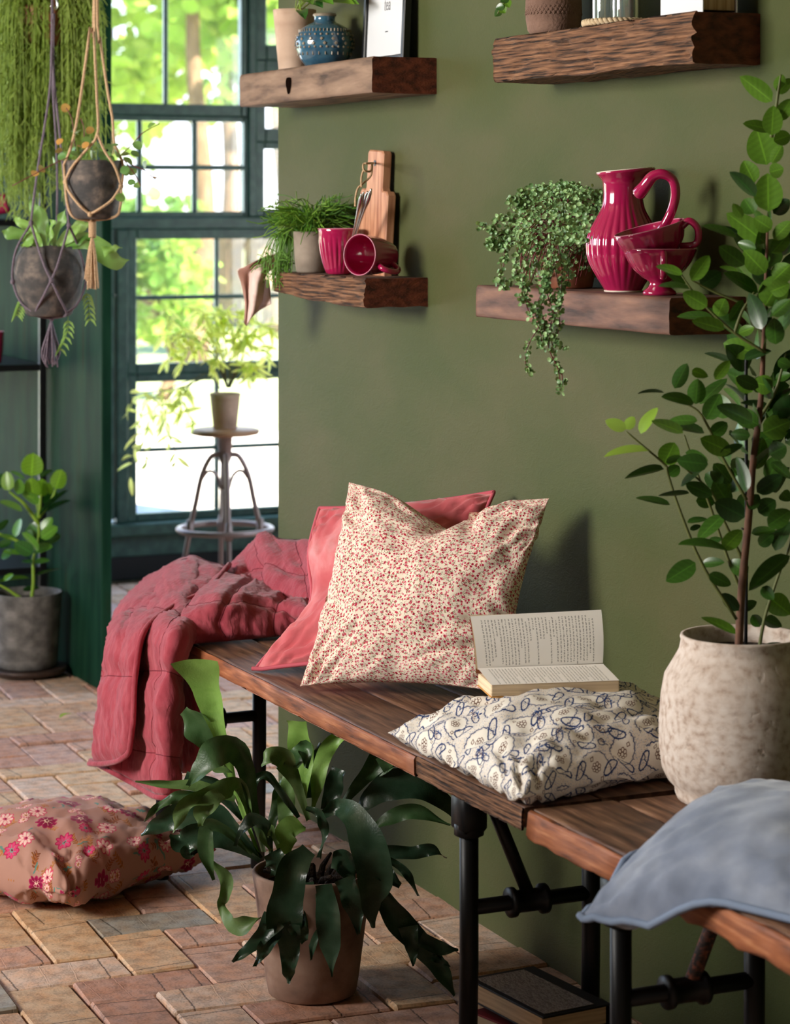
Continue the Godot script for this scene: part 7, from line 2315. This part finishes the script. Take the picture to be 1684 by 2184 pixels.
	for l in [[V(-0.457, 1.18, -5.807), V(-0.459, 1.142, -5.807), V(-0.475, 1.099, -5.814)], [V(-0.417, 1.243, -5.789), V(-0.411, 1.214, -5.786), V(-0.408, 1.173, -5.785)], [V(-0.56, 1.226, -5.852), V(-0.567, 1.205, -5.856), V(-0.573, 1.184, -5.858)]]:
		rng.seed = 640
		var mb := MB.new()
		var c := curve(l, 12)
		mb.tube(c, 0.0012, 5)
		for k in range(2, 13, 2):
			for sg in [-1.0, 1.0]:
				ribbon(mb, [c[k], c[k] + V(0.008 * sg, -0.006, 0.004), c[k] + V(0.014 * sg, -0.018, 0.006)], [0.002, 0.003, 0.0005], V(-0.4, 0.2, 0.9), 0.1, 0, 4, 2)
		part("tendril", mb, M.stag[1], o)

	# the smaller pot in jute
	at = V(-0.429, 1.418, -5.684)
	o = thing("hanging_pot_001", "upper hanging pot, small and charcoal, in beige jute macrame with a trailing hoya", "hanging plant", at)
	pot_parts(o, at, [Vector2(0, 0.004), Vector2(0.042, 0.0), Vector2(0.052, 0.004), Vector2(0.058, 0.014), Vector2(0.064, 0.05), Vector2(0.068, 0.1), Vector2(0.0712, 0.138), Vector2(0.0715, 0.143), Vector2(0.067, 0.143), Vector2(0.064, 0.12)], M.darkpot, 0.065, 0.13)
	var top := at + V(0.0, 1.02 - 0.02, 0)
	top = V(at.x + 0.002, 3.25, at.z)
	cords(o, "cord", [
		[top, V(-0.428, 1.974, -5.684), V(-0.44, 1.882, -5.678), V(-0.466, 1.739, -5.657), V(-0.486, 1.64, -5.644), V(-0.498, 1.582, -5.655), V(-0.502, 1.55, -5.69)],
		[V(-0.503, 1.55, -5.685), V(-0.502, 1.508, -5.679), V(-0.496, 1.459, -5.682), V(-0.483, 1.425, -5.676), V(-0.44, 1.415, -5.678)],
		[top, V(-0.429, 1.973, -5.674), V(-0.44, 1.863, -5.645), V(-0.443, 1.713, -5.614), V(-0.444, 1.623, -5.604), V(-0.469, 1.582, -5.623), V(-0.495, 1.545, -5.643), V(-0.504, 1.514, -5.668)],
		[V(-0.504, 1.514, -5.668), V(-0.502, 1.489, -5.654), V(-0.481, 1.454, -5.634), V(-0.455, 1.431, -5.63)],
		[V(-0.445, 1.623, -5.604), V(-0.426, 1.582, -5.604), V(-0.402, 1.545, -5.601), V(-0.382, 1.502, -5.614)],
		[V(-0.382, 1.498, -5.614), V(-0.408, 1.465, -5.607), V(-0.436, 1.444, -5.614), V(-0.455, 1.431, -5.63)],
		[top, V(-0.421, 1.974, -5.681), V(-0.414, 1.854, -5.678), V(-0.402, 1.733, -5.661), V(-0.393, 1.657, -5.646), V(-0.391, 1.603, -5.64), V(-0.37, 1.55, -5.636), V(-0.376, 1.496, -5.63)],
		[V(-0.376, 1.496, -5.63), V(-0.379, 1.45, -5.631), V(-0.391, 1.425, -5.634), V(-0.438, 1.415, -5.677)],
		[V(-0.455, 1.431, -5.63), V(-0.447, 1.422, -5.649), V(-0.437, 1.413, -5.677)]], 0.0034, M.jute)
	for k in [V(-0.455, 1.431, -5.63), V(-0.503, 1.508, -5.674), V(-0.38, 1.498, -5.621)]:
		var kn := MB.new()
		kn.lathe(k - V(0, 0.007, 0), [Vector2(0, 0), Vector2(0.005, 0.002), Vector2(0.0065, 0.007), Vector2(0.005, 0.012), Vector2(0, 0.014)], 10)
		part("knot", kn, M.jute, o)
	var wrap := MB.new()
	var t0: Vector3 = V(-0.435, 1.415, -5.676)
	var wl := []
	for k in 121:
		wl.append(t0 + V(cos(k * TAU / 12) * 0.0075, -0.004 * k / 12.0, sin(k * TAU / 12) * 0.0075))
	wrap.tube(wl, 0.0024, 6)
	part("wrapping", wrap, M.jute, o)
	tassel(o, t0 - V(0, 0.035, 0), 34, 0.125, 0.019, 0.0021, M.jute, 650)
	var lp := [[435,775,0],[470,775,0],[375,830,1],[475,858,1],[525,850,1],[560,885,0],[540,762,1],[690,850,0],[650,902,0],[760,940,2],[812,850,0],[745,992,0],[800,1080,2],[775,1062,0],[312,930,2],[400,930,0],[840,958,0],[890,1032,1],[890,732,2],[722,1152,2],[440,880,0],[600,900,0],[500,905,2],[700,900,0],[460,900,0],[380,905,2],[250,985,1],[200,1010,1],[385,628,1],[730,1010,0],[620,870,2],[350,880,1],[430,830,0],[585,850,0],[640,860,2],[535,900,0],[420,900,2],[660,930,0],[705,960,0],[735,900,2],[800,900,0],[770,1000,0],[510,820,2],[480,905,0],[610,925,0],[375,915,0]]
	for i in lp.size():
		rng.seed = 660 + i
		var c := lp_at(lp[i][0], lp[i][1], 5.86 + R(-0.06, 0.05))
		var dir := V(R(-1, 1), R(-0.6, 0.5), R(-0.6, 0.6)).normalized() * R(0.019, 0.028)
		var mb := MB.new()
		leaf_mesh(mb, c - dir * 0.5, c + dir * 0.5, dir.cross(V(R(-1, 0), R(-0.3, 1), R(0.2, 1)).normalized()).normalized() * R(0.008, 0.0115), 0.2, 0.1, 0.5, 8, 0.9)
		part("leaf", mb, M.hoya[lp[i][2]], o)
	for l in [[V(-0.386, 1.568, -5.621), V(-0.36, 1.595, -5.61), V(-0.333, 1.626, -5.598), V(-0.296, 1.649, -5.581)], [V(-0.501, 1.568, -5.651), V(-0.539, 1.549, -5.668), V(-0.573, 1.529, -5.683), V(-0.625, 1.499, -5.706)], [V(-0.386, 1.568, -5.621), V(-0.352, 1.547, -5.606), V(-0.33, 1.537, -5.596), V(-0.305, 1.514, -5.585)], [V(-0.375, 1.562, -5.616), V(-0.352, 1.529, -5.606), V(-0.337, 1.498, -5.6)], [V(-0.478, 1.583, -5.673), V(-0.485, 1.657, -5.677), V(-0.498, 1.687, -5.683)], [V(-0.459, 1.575, -5.676), V(-0.456, 1.633, -5.674), V(-0.463, 1.662, -5.678)]]:
		add_stem(o, "vine", l, 0.0012, M.redstem, 12, 5)

	# the curtain of mistletoe cactus behind them
	at = V(-0.306, 1.894, -6.56)
	o = thing("hanging_pot_002", "copper coloured hanging pot with a long curtain of thin trailing green stems, top left", "hanging plant", at)
	pot_parts(o, at, [Vector2(0, 0.003), Vector2(0.045, 0), Vector2(0.058, 0.01), Vector2(0.07, 0.05), Vector2(0.075, 0.10), Vector2(0.07, 0.11), Vector2(0.066, 0.1)], M.copper, 0.066, 0.095)
	rng.seed = 680
	var mbs := [MB.new(), MB.new()]
	for i in 420:
		var left := i % 2 == 0
		var px := (R(-0.115, -0.01) if rng.randf() < 0.82 else R(-0.14, 0.0)) if left else R(0.03, 0.145)
		var l := R(0.25, 0.54) if left else R(0.2, 0.48)
		if not left and px > 0.1:
			l *= 0.9
		var dz := R(-0.10, 0.10)
		var s := at + V(0.913 * px * 0.45, 0.12 + R(0, 0.03), 0.408 * px * 0.45 + dz * 0.5)
		var q := at + V(0.913 * px, 0.1 - R(0, 0.03), 0.408 * px + dz)
		var e := q + V(R(-0.012, 0.012), -l, R(-0.02, 0.02))
		var c := curve([s, s.lerp(q, 0.6) + V(0, 0.05, 0), q, q.lerp(e, 0.5) + V(R(-0.008, 0.008), 0, 0), e], 13)
		mbs[i % 2].tube(c, 0.0016, 4, false)
		for k in range(5, 14):
			for z in 2:
				var b: Vector3 = c[k]
				var d := V(R(-1, 1), R(-1.4, -0.3), R(-1, 1)).normalized() * R(0.02, 0.045)
				mbs[(i + z) % 2].tube([b, b + d * 0.6, b + d + V(0, -0.006, 0)], [0.0015, 0.0014, 0.0008], 3, false)
	for g in 2:
		stuff(part("trailing_stems", mbs[g], M.moss[g], o))
	cords(o, "cord", [[at + V(0.05, 0.1, 0.03), at + V(0.02, 0.45, 0.0), V(at.x, 3.25, at.z)], [at + V(-0.05, 0.1, 0.03), at + V(-0.02, 0.45, 0.0), V(at.x, 3.25, at.z)], [at + V(0, 0.1, -0.06), at + V(0, 0.45, -0.01), V(at.x, 3.25, at.z)], [at + V(0.0, 0.02, 0.066), at + V(0.01, 0.1, 0.078), at + V(0.005, 0.3, 0.03)]], 0.0026, M.copper, 10)

func lp_at(x: float, y: float, d: float) -> Vector3:
	# a place beside the jute pot: right and up from its foot, in metres
	var foot: Vector3 = V(-0.429, 1.418, -5.684)
	var k := 5.9 / 5200.0 / 2.729
	return foot + V(0.913, 0, 0.408) * (x - 545.0) * k + V(0, 1, 0) * (1277.0 - y) * k + V(0.408, 0, -0.913) * (d - 5.9)

func build_left() -> void:
	# floor pot with its saucer
	var at := V(-0.128, 0.024, -7.364)
	var sc := thing("saucer", "round dark wooden plant saucer under the grey floor pot", "saucer", V(at.x, 0.0, at.z))
	var mb := MB.new()
	mb.lathe(sc.position, [Vector2(0, 0.002), Vector2(0.09, 0.0), Vector2(0.106, 0.006), Vector2(0.121, 0.012), Vector2(0.124, 0.02), Vector2(0.121, 0.026), Vector2(0.11, 0.0235), Vector2(0, 0.0235)], 48)
	part("dish", mb, M.saucer, sc)
	var o := thing("potted_rubber_plant", "round leaved young plant in a mottled grey pot by the dark green panel", "potted plant", at)
	pot_parts(o, at, [Vector2(0, 0.003), Vector2(0.082, 0.0), Vector2(0.09, 0.004), Vector2(0.094, 0.03), Vector2(0.106, 0.2), Vector2(0.1085, 0.228), Vector2(0.107, 0.232), Vector2(0.102, 0.232), Vector2(0.099, 0.2)], M.greypot, 0.099, 0.205)
	for st in [[V(-0.128, 0.223, -7.324), V(-0.121, 0.288, -7.321), V(-0.121, 0.363, -7.321), V(-0.107, 0.419, -7.315), V(-0.106, 0.467, -7.314), V(-0.11, 0.526, -7.316), V(-0.124, 0.614, -7.322)], [V(-0.143, 0.231, -7.309), V(-0.177, 0.255, -7.324), V(-0.198, 0.271, -7.334), V(-0.227, 0.288, -7.347)], [V(-0.112, 0.473, -7.295), V(-0.151, 0.533, -7.313), V(-0.177, 0.557, -7.324), V(-0.194, 0.572, -7.332)], [V(-0.122, 0.387, -7.322), V(-0.171, 0.421, -7.344), V(-0.193, 0.431, -7.353), V(-0.222, 0.442, -7.366)], [V(-0.111, 0.493, -7.295), V(-0.108, 0.529, -7.293), V(-0.105, 0.565, -7.292)], [V(-0.111, 0.493, -7.295), V(-0.075, 0.549, -7.279), V(-0.064, 0.58, -7.274)]]:
		add_stem(o, "stem", st, [0.006, 0.0045, 0.003], M.stemgreen, 18)
	var lv := [V(-0.135, 0.621, -7.292), V(-0.129, 0.692, -7.296), V(-0.0327, 0.0022, -0.0094),
		V(-0.054, 0.575, -7.309), V(-0.04, 0.638, -7.289), V(-0.0228, 0.0074, -0.0075),
		V(-0.207, 0.581, -7.285), V(-0.211, 0.638, -7.3), V(-0.0175, -0.0042, -0.0112),
		V(-0.125, 0.552, -7.301), V(-0.137, 0.615, -7.3), V(-0.0249, -0.0046, -0.0064),
		V(-0.092, 0.55, -7.339), V(-0.084, 0.605, -7.355), V(-0.0214, 0.0013, -0.0062),
		V(-0.087, 0.568, -7.244), V(-0.098, 0.604, -7.25), V(-0.0119, -0.0025, 0.0066),
		V(-0.107, 0.531, -7.306), V(-0.16, 0.571, -7.31), V(-0.0069, -0.0111, -0.0194),
		V(-0.083, 0.529, -7.348), V(-0.033, 0.558, -7.332), V(-0.0121, 0.0154, 0.01),
		V(-0.176, 0.567, -7.297), V(-0.175, 0.616, -7.284), V(-0.0137, 0.003, -0.0103),
		V(-0.101, 0.497, -7.316), V(-0.01, 0.541, -7.289), V(-0.0152, 0.0112, 0.033),
		V(-0.174, 0.52, -7.257), V(-0.241, 0.55, -7.28), V(0.0028, -0.0126, -0.0246),
		V(-0.113, 0.498, -7.282), V(-0.026, 0.577, -7.263), V(-0.0178, 0.0104, 0.0383),
		V(-0.141, 0.606, -7.347), V(-0.182, 0.63, -7.366), V(0.0032, -0.0075, -0.0164),
		V(-0.12, 0.621, -7.246), V(-0.093, 0.647, -7.214), V(-0.0129, 0.0042, 0.0075),
		V(-0.1, 0.453, -7.29), V(-0.072, 0.492, -7.284), V(-0.0099, 0.009, -0.0119),
		V(-0.123, 0.467, -7.353), V(-0.09, 0.424, -7.325), V(0.0224, 0.0195, 0.0036),
		V(-0.114, 0.434, -7.257), V(-0.065, 0.467, -7.248), V(-0.0059, 0.0132, -0.0166),
		V(-0.107, 0.411, -7.306), V(-0.048, 0.438, -7.273), V(-0.0143, 0.0194, 0.0096),
		V(-0.16, 0.425, -7.382), V(-0.141, 0.48, -7.394), V(-0.0077, -0.0017, -0.0199),
		V(-0.23, 0.456, -7.322), V(-0.203, 0.489, -7.309), V(-0.012, 0.0065, 0.0086),
		V(-0.17, 0.418, -7.347), V(-0.222, 0.437, -7.351), V(-0.0019, -0.0089, -0.0176),
		V(-0.145, 0.39, -7.244), V(-0.195, 0.422, -7.273), V(-0.0149, -0.0169, 0.0071),
		V(-0.132, 0.391, -7.291), V(-0.079, 0.406, -7.254), V(0.0081, 0.0127, -0.0168),
		V(-0.214, 0.4, -7.38), V(-0.176, 0.411, -7.376), V(-0.0043, 0.013, 0.0049),
		V(-0.225, 0.396, -7.293), V(-0.176, 0.386, -7.265), V(0.0106, 0.0046, -0.017),
		V(-0.129, 0.354, -7.303), V(-0.156, 0.356, -7.334), V(-0.0092, -0.004, 0.0078),
		V(-0.112, 0.347, -7.348), V(-0.067, 0.353, -7.327), V(0.0065, 0.0063, -0.0157),
		V(-0.125, 0.319, -7.262), V(-0.061, 0.343, -7.213), V(-0.0181, 0.0056, 0.0209),
		V(-0.133, 0.304, -7.318), V(-0.219, 0.291, -7.363), V(0.0166, -0.0108, -0.0287),
		V(-0.138, 0.257, -7.373), V(-0.096, 0.27, -7.34), V(-0.0115, 0.0092, 0.011),
		V(-0.215, 0.302, -7.315), V(-0.186, 0.321, -7.315), V(-0.003, 0.0045, -0.0116),
		V(-0.141, 0.45, -7.334), V(-0.128, 0.419, -7.322), V(0.014, 0.007, 0.0029),
		V(-0.128, 0.399, -7.237), V(-0.17, 0.451, -7.275), V(0.0012, -0.0153, -0.0223),
		V(-0.23, 0.582, -7.335), V(-0.216, 0.629, -7.328), V(-0.017, 0.0045, 0.0038),
		V(-0.116, 0.481, -7.336), V(-0.096, 0.507, -7.308), V(-0.0035, 0.0105, -0.0072),
		V(-0.2, 0.397, -7.282), V(-0.227, 0.372, -7.301), V(0.0024, -0.01, 0.0098)]
	for i in range(0, lv.size(), 3):
		rng.seed = 750 + i
		mb = MB.new()
		leaf_mesh(mb, lv[i], lv[i + 1], lv[i + 2], 0.15, 0.1, 0.5, 10, 0.8)
		part("leaf", mb, M.lime[(0 if i < 18 else 1 + (i / 3) % 2)], o)
		mb = MB.new()
	# rack of black iron
	o = thing("metal_rack", "narrow black iron rack standing against the dark green panel at the left edge", "rack", V(-0.2, 0, -8.1))
	for x in [-0.37, -0.022]:
		for z in [-7.57, -8.65]:
			part("post", one_box(V(x - 0.011, 0, z - 0.011), V(x + 0.011, 2.1, z + 0.011), 0.002), M.iron, o, true)
	for y in [0.946, 1.408, 0.3]:
		part("shelf_plate", one_box(V(-0.378, y - 0.02, -8.66), V(-0.014, y, -7.56), 0.002), M.iron, o, true)
	part("shelf_board", one_box(V(-0.40, 1.843, -8.66), V(-0.10, 1.885, -7.56), 0.004), M.tan, o, true)
	part("shelf_plate", one_box(V(-0.378, 2.06, -8.66), V(-0.014, 2.08, -7.56), 0.002), M.iron, o, true)
	at = V(-0.177, 0.951, -7.598)
	o = thing("cup_002", "dark red cup cut by the left edge on the black iron rack", "cup", at)
	mb = MB.new()
	mb.lathe(at, mug_profile(0.029, 0.037, 0.1, 0.003), 40)
	part("body", mb, M.pink, o)
	rim_ring(o, at + V(0, 0.1005, 0), 0.0357)
	at = V(-0.179, 1.41, -7.566)
	o = thing("cup_003", "mauve pink cup lying on its side on the upper shelf of the iron rack", "cup", at)
	var ax := V(0.9, 0.25, 0.35).normalized()
	var bs := Basis(ax.cross(V(0, 1, 0)).normalized(), ax, Vector3.ZERO)
	bs.z = bs.x.cross(bs.y)
	mb = MB.new()
	mb.lathe(at + V(-0.03, 0.033, -0.01), mug_profile(0.024, 0.034, 0.075, 0.003), 40, bs)
	part("body", mb, M.pink, o)

	# fallen leaf on the bricks
	var lf := MB.new()
	var lc: Vector3 = V(-0.208, 0.006, -6.675)
	leaf_mesh(lf, lc + V(-0.02, 0, 0.008), lc + V(0.02, 0.006, -0.006), V(0.004, 0.002, 0.013), 0.3, 0.3)
	solo("fallen_leaf", lf, M.young, "small pale green leaf fallen on the bricks left of the quilt", "leaf", lc)

func build_stool() -> void:
	var at: Vector3 = V(0.859, 0.646, -8.285)
	var sy := at.y
	at.y = 0.0
	var o := thing("stool", "old turned wooden topped metal stool with a foot ring by the far windows", "stool", at)
	var mb := MB.new()
	mb.lathe(at + V(0.0, sy - 0.022, 0), [Vector2(0, 0), Vector2(0.10, 0.0), Vector2(0.12, 0.004), Vector2(0.126, 0.012), Vector2(0.123, 0.02), Vector2(0.11, 0.024), Vector2(0, 0.024)], 48)
	part("seat", mb, M.seat, o)
	mb = MB.new()
	mb.lathe(at + V(0, 0.27, 0), [Vector2(0.009, 0), Vector2(0.016, 0.0), Vector2(0.016, 0.05), Vector2(0.011, 0.06), Vector2(0.011, 0.24), Vector2(0.024, 0.27), Vector2(0.027, sy - 0.30), Vector2(0.04, sy - 0.292), Vector2(0.0, sy - 0.292)], 24)
	part("post", mb, M.stool, o)
	for k in 4:
		var a := k * PI / 2 + 0.25
		var d := V(cos(a), 0, sin(a))
		mb = MB.new()
		mb.tube(curve([at + d * 0.02 + V(0, 0.555, 0), at + d * 0.052 + V(0, 0.545, 0), at + d * 0.084 + V(0, 0.48, 0), at + d * 0.106 + V(0, 0.38, 0), at + d * 0.128 + V(0, 0.28, 0), at + d * 0.155 + V(0, 0.12, 0), at + d * 0.172 + V(0, 0.0, 0)], 30), 0.0095, 8)
		part("leg", mb, M.stool, o)
		mb = MB.new()
		mb.tube(curve([at + d * 0.088 + V(0, 0.46, 0), at + d * 0.06 + V(0, 0.495, 0), at + d * 0.03 + V(0, 0.48, 0), at + d * 0.014 + V(0, 0.43, 0)], 14), 0.006, 7)
		part("brace", mb, M.stool, o)
		mb = MB.new()
		mb.lathe(at + d * 0.128 + V(0, 0.26, 0), [Vector2(0, 0), Vector2(0.014, 0.0), Vector2(0.016, 0.02), Vector2(0.011, 0.06), Vector2(0, 0.062)], 14)
		part("clamp", mb, M.stool, o)
	mb = MB.new()
	var ring := []
	for k in 49:
		ring.append(at + V(cos(k * TAU / 48) * 0.168, 0.285, sin(k * TAU / 48) * 0.168))
	mb.tube(ring, 0.0105, 10, false)
	part("foot_ring", mb, M.stool, o)

	var pa := at + V(0.0, sy + 0.002, 0)
	o = thing("potted_bamboo_fern", "feathery bright green plant in a small clay pot on the stool", "potted plant", pa)
	pot_parts(o, pa, [Vector2(0, 0.003), Vector2(0.038, 0), Vector2(0.043, 0.003), Vector2(0.054, 0.11), Vector2(0.057, 0.128), Vector2(0.053, 0.128), Vector2(0.05, 0.11)], M.palepot, 0.05, 0.115)
	var lm := []
	for g in 3:
		var b := MB.new()
		leaf_mesh(b, Vector3.ZERO, V(0, 1, 0), V(0.10, 0, 0.03 * g), 0.4, 0.3, 0.8, 6, 0.8)
		lm.append(b.mesh(Vector3.ZERO, false))
	var br := [[V(0.871, 0.795, -8.28), V(0.871, 0.899, -8.28), V(0.849, 1.009, -8.29), V(0.843, 1.107, -8.292)], [V(0.851, 0.799, -8.234), V(0.826, 0.915, -8.245), V(0.776, 1.012, -8.268), V(0.771, 1.073, -8.27)], [V(0.859, 0.797, -8.264), V(0.808, 0.925, -8.286), V(0.742, 0.986, -8.316), V(0.686, 1.035, -8.341), V(0.652, 1.078, -8.356)], [V(0.838, 0.801, -8.207), V(0.788, 0.953, -8.229), V(0.7, 0.989, -8.269), V(0.655, 0.947, -8.289), V(0.639, 0.886, -8.296)],
		[V(0.874, 0.795, -8.279), V(0.905, 0.912, -8.265), V(0.905, 1.022, -8.265), V(0.893, 1.089, -8.27)], [V(0.859, 0.799, -8.23), V(0.904, 0.927, -8.211), V(0.932, 1, -8.198), V(0.976, 1.024, -8.178), V(0.998, 1, -8.168)], [V(0.867, 0.797, -8.26), V(0.909, 0.901, -8.241), V(0.953, 0.943, -8.221), V(0.981, 0.931, -8.209), V(0.995, 0.901, -8.203)], [V(0.837, 0.803, -8.186), V(0.87, 0.869, -8.171), V(0.897, 0.875, -8.159), V(0.908, 0.839, -8.154)], [V(0.839, 0.803, -8.185), V(0.886, 0.887, -8.164), V(0.925, 0.887, -8.146), V(0.93, 0.845, -8.144)],
		[V(0.875, 0.794, -8.3), V(0.856, 0.923, -8.309), V(0.822, 1.021, -8.324), V(0.777, 1.082, -8.344)], [V(0.857, 0.798, -8.242), V(0.868, 0.951, -8.237), V(0.918, 1.054, -8.215), V(0.924, 1.085, -8.212)], [V(0.848, 0.8, -8.225), V(0.8, 0.915, -8.246), V(0.717, 0.94, -8.283), V(0.695, 0.867, -8.293)], [V(0.838, 0.801, -8.207), V(0.799, 0.904, -8.224), V(0.744, 0.965, -8.249), V(0.672, 0.989, -8.281), V(0.617, 0.989, -8.306)], [V(0.868, 0.795, -8.281), V(0.849, 0.961, -8.29), V(0.826, 1.034, -8.3), V(0.815, 1.071, -8.305)], [V(0.835, 0.803, -8.186), V(0.814, 0.881, -8.196), V(0.792, 0.906, -8.206), V(0.781, 0.869, -8.21)], [V(0.871, 0.795, -8.28), V(0.888, 0.961, -8.272), V(0.871, 1.046, -8.28), V(0.866, 1.083, -8.282)], [V(0.845, 0.801, -8.204), V(0.877, 0.941, -8.19), V(0.899, 0.989, -8.18), V(0.888, 0.935, -8.185)],
		[V(0.816, 0.798, -8.217), V(0.766, 0.853, -8.239), V(0.7, 0.807, -8.269), V(0.6, 0.789, -8.313), V(0.545, 0.777, -8.338), V(0.506, 0.722, -8.355)], [V(0.788, 0.844, -8.229), V(0.7, 0.807, -8.269), V(0.655, 0.777, -8.289), V(0.622, 0.704, -8.303), V(0.666, 0.589, -8.284), V(0.677, 0.528, -8.279)], [V(0.737, 0.839, -8.23), V(0.649, 0.803, -8.27), V(0.571, 0.748, -8.304), V(0.538, 0.646, -8.319), V(0.516, 0.482, -8.329)], [V(0.759, 0.851, -8.22), V(0.704, 0.803, -8.245), V(0.687, 0.748, -8.252), V(0.737, 0.664, -8.23)], [V(0.673, 0.794, -8.303), V(0.606, 0.721, -8.332), V(0.573, 0.611, -8.347), V(0.584, 0.52, -8.342)], [V(0.717, 0.806, -8.283), V(0.651, 0.733, -8.313), V(0.651, 0.599, -8.313)], [V(0.715, 0.815, -8.24), V(0.682, 0.785, -8.255), V(0.687, 0.694, -8.252)]]
	for i in br.size():
		rng.seed = 800 + i
		add_stem(o, "stem", br[i], [0.0024, 0.0016, 0.001], M.bark if i < 6 else M.twig, 16, 5)
		var n := 19 if i < 17 else 14
		for k in n:
			var t := lerpf(0.42 if i < 17 else 0.3, 1.0, (k + R(0, 1)) / n)
			var c := along(br[i], t)
			var dir := V(R(-1, 1), R(-1.3, 0.35), R(-1, 1)).normalized()
			var lf := MeshInstance3D.new()
			lf.name = "leaf"
			lf.mesh = lm[k % 3]
			lf.material_override = M.bamboo[(k + i) % 3]
			var x := dir.cross(V(R(-1, 1), R(-1, 1), R(-1, 1))).normalized()
			var l := R(0.05, 0.085)
			lf.transform = Transform3D(Basis(x, dir, x.cross(dir)).scaled(Vector3.ONE * l), c - pa)
			o.add_child(lf, true)

func tree(label: String, at: Vector3, h: float, crown: Vector3, n: int, sd: int, m: Material, leaf: float) -> void:
	rng.seed = sd
	var o := thing("tree", label, "tree", at)
	var mb := MB.new()
	var r := crown.x * 0.05 + 0.03
	mb.tube(curve([at, at + V(0.1, h * 0.35, 0), at + V(-0.05, h * 0.7, 0.1), at + V(0, h, 0)], 16), range(17).map(func(i): return lerpf(r, r * 0.35, i / 16.0)), 12)
	part("trunk", mb, M.trunk, o)
	var lq := MB.new()
	lq.grid(func(u: float, w: float) -> Vector3: return V((w - 0.5) * sin(PI * (u * 0.9 + 0.05)), 0.15 * absf(w - 0.5), u - 0.5), 4, 2)
	var mm := MultiMesh.new()
	mm.transform_format = MultiMesh.TRANSFORM_3D
	mm.mesh = lq.mesh(Vector3.ZERO, false)
	mm.instance_count = n
	var clumps := []
	for k in 26:
		var d := V(R(-1, 1), R(-1, 1), R(-1, 1)).normalized() * R(0.35, 1.0)
		clumps.append(V(d.x * crown.x, d.y * crown.y, d.z * crown.z) + V(0, h, 0))
	for i in n:
		var c: Vector3 = clumps[rng.randi() % clumps.size()]
		var d := V(R(-1, 1), R(-1, 1), R(-1, 1)).normalized() * pow(R(0, 1), 0.5) * crown.x * 0.36
		var b := Basis(V(R(-1, 1), R(-1, 1), R(-1, 1)).normalized(), R(0, TAU)).scaled(Vector3.ONE * leaf * R(0.6, 1.3))
		mm.set_instance_transform(i, Transform3D(b, c + d * V(1, 0.7, 1)))
	var mi := MultiMeshInstance3D.new()
	mi.name = "foliage"
	mi.multimesh = mm
	mi.material_override = m
	stuff(mi)
	o.add_child(mi, true)

func build_garden() -> void:
	struct("ground", one_box(V(-60, -0.4, -90), V(60, -0.06, 30)), M.lawn, "sunlit lawn outside the windows", "lawn")
	struct("path", one_box(V(-12, -0.08, -15.0), V(14, -0.035, -10.0)), M.gravel, "pale paved terrace outside the windows", "terrace")
	tree("nearest leafy tree outside the far window, thick trunk behind the middle panes", V(5.6, -0.06, -22.101), 4.2, V(2.0, 1.5, 1.6), 1700, 21, M.tree[0], 0.20)
	tree("yellow green tree outside at the left of the far windows", V(5.6, -0.06, -24.785), 3.4, V(1.7, 1.5, 1.5), 1300, 22, M.tree[1], 0.20)
	tree("green tree outside at the right of the far windows", V(8.4, -0.06, -27.125), 3.6, V(1.5, 1.3, 1.4), 2000, 23, M.tree[2], 0.18)
	tree("tall tree far outside seen through the upper panes", V(9.5, -0.06, -31.921), 5.4, V(2.6, 2.0, 2.0), 2300, 24, M.tree[1], 0.24)
	tree("bushy low tree outside behind the narrow lower panes", V(3.3, -0.06, -17.275), 1.2, V(0.7, 0.6, 0.6), 900, 25, M.tree[2], 0.11)
	tree("young shrub outside behind the stool plant", V(3.9, -0.06, -18.031), 0.9, V(0.5, 0.6, 0.5), 600, 26, M.tree[0], 0.10)
	var f := thing("fence", "pale wooden board fence at the end of the garden", "fence", V(0, -0.06, -29))
	for k in 40:
		part("board", one_box(V(1.0 + k * 0.22, -0.06, -29.03), V(1.2 + k * 0.22, 1.15, -29.0), 0.004), M.timber, f, true)
	for y in [0.25, 0.9]:
		part("rail", one_box(V(0.9, y, -29.08), V(9.9, y + 0.09, -29.03), 0.004), M.timber, f, true)
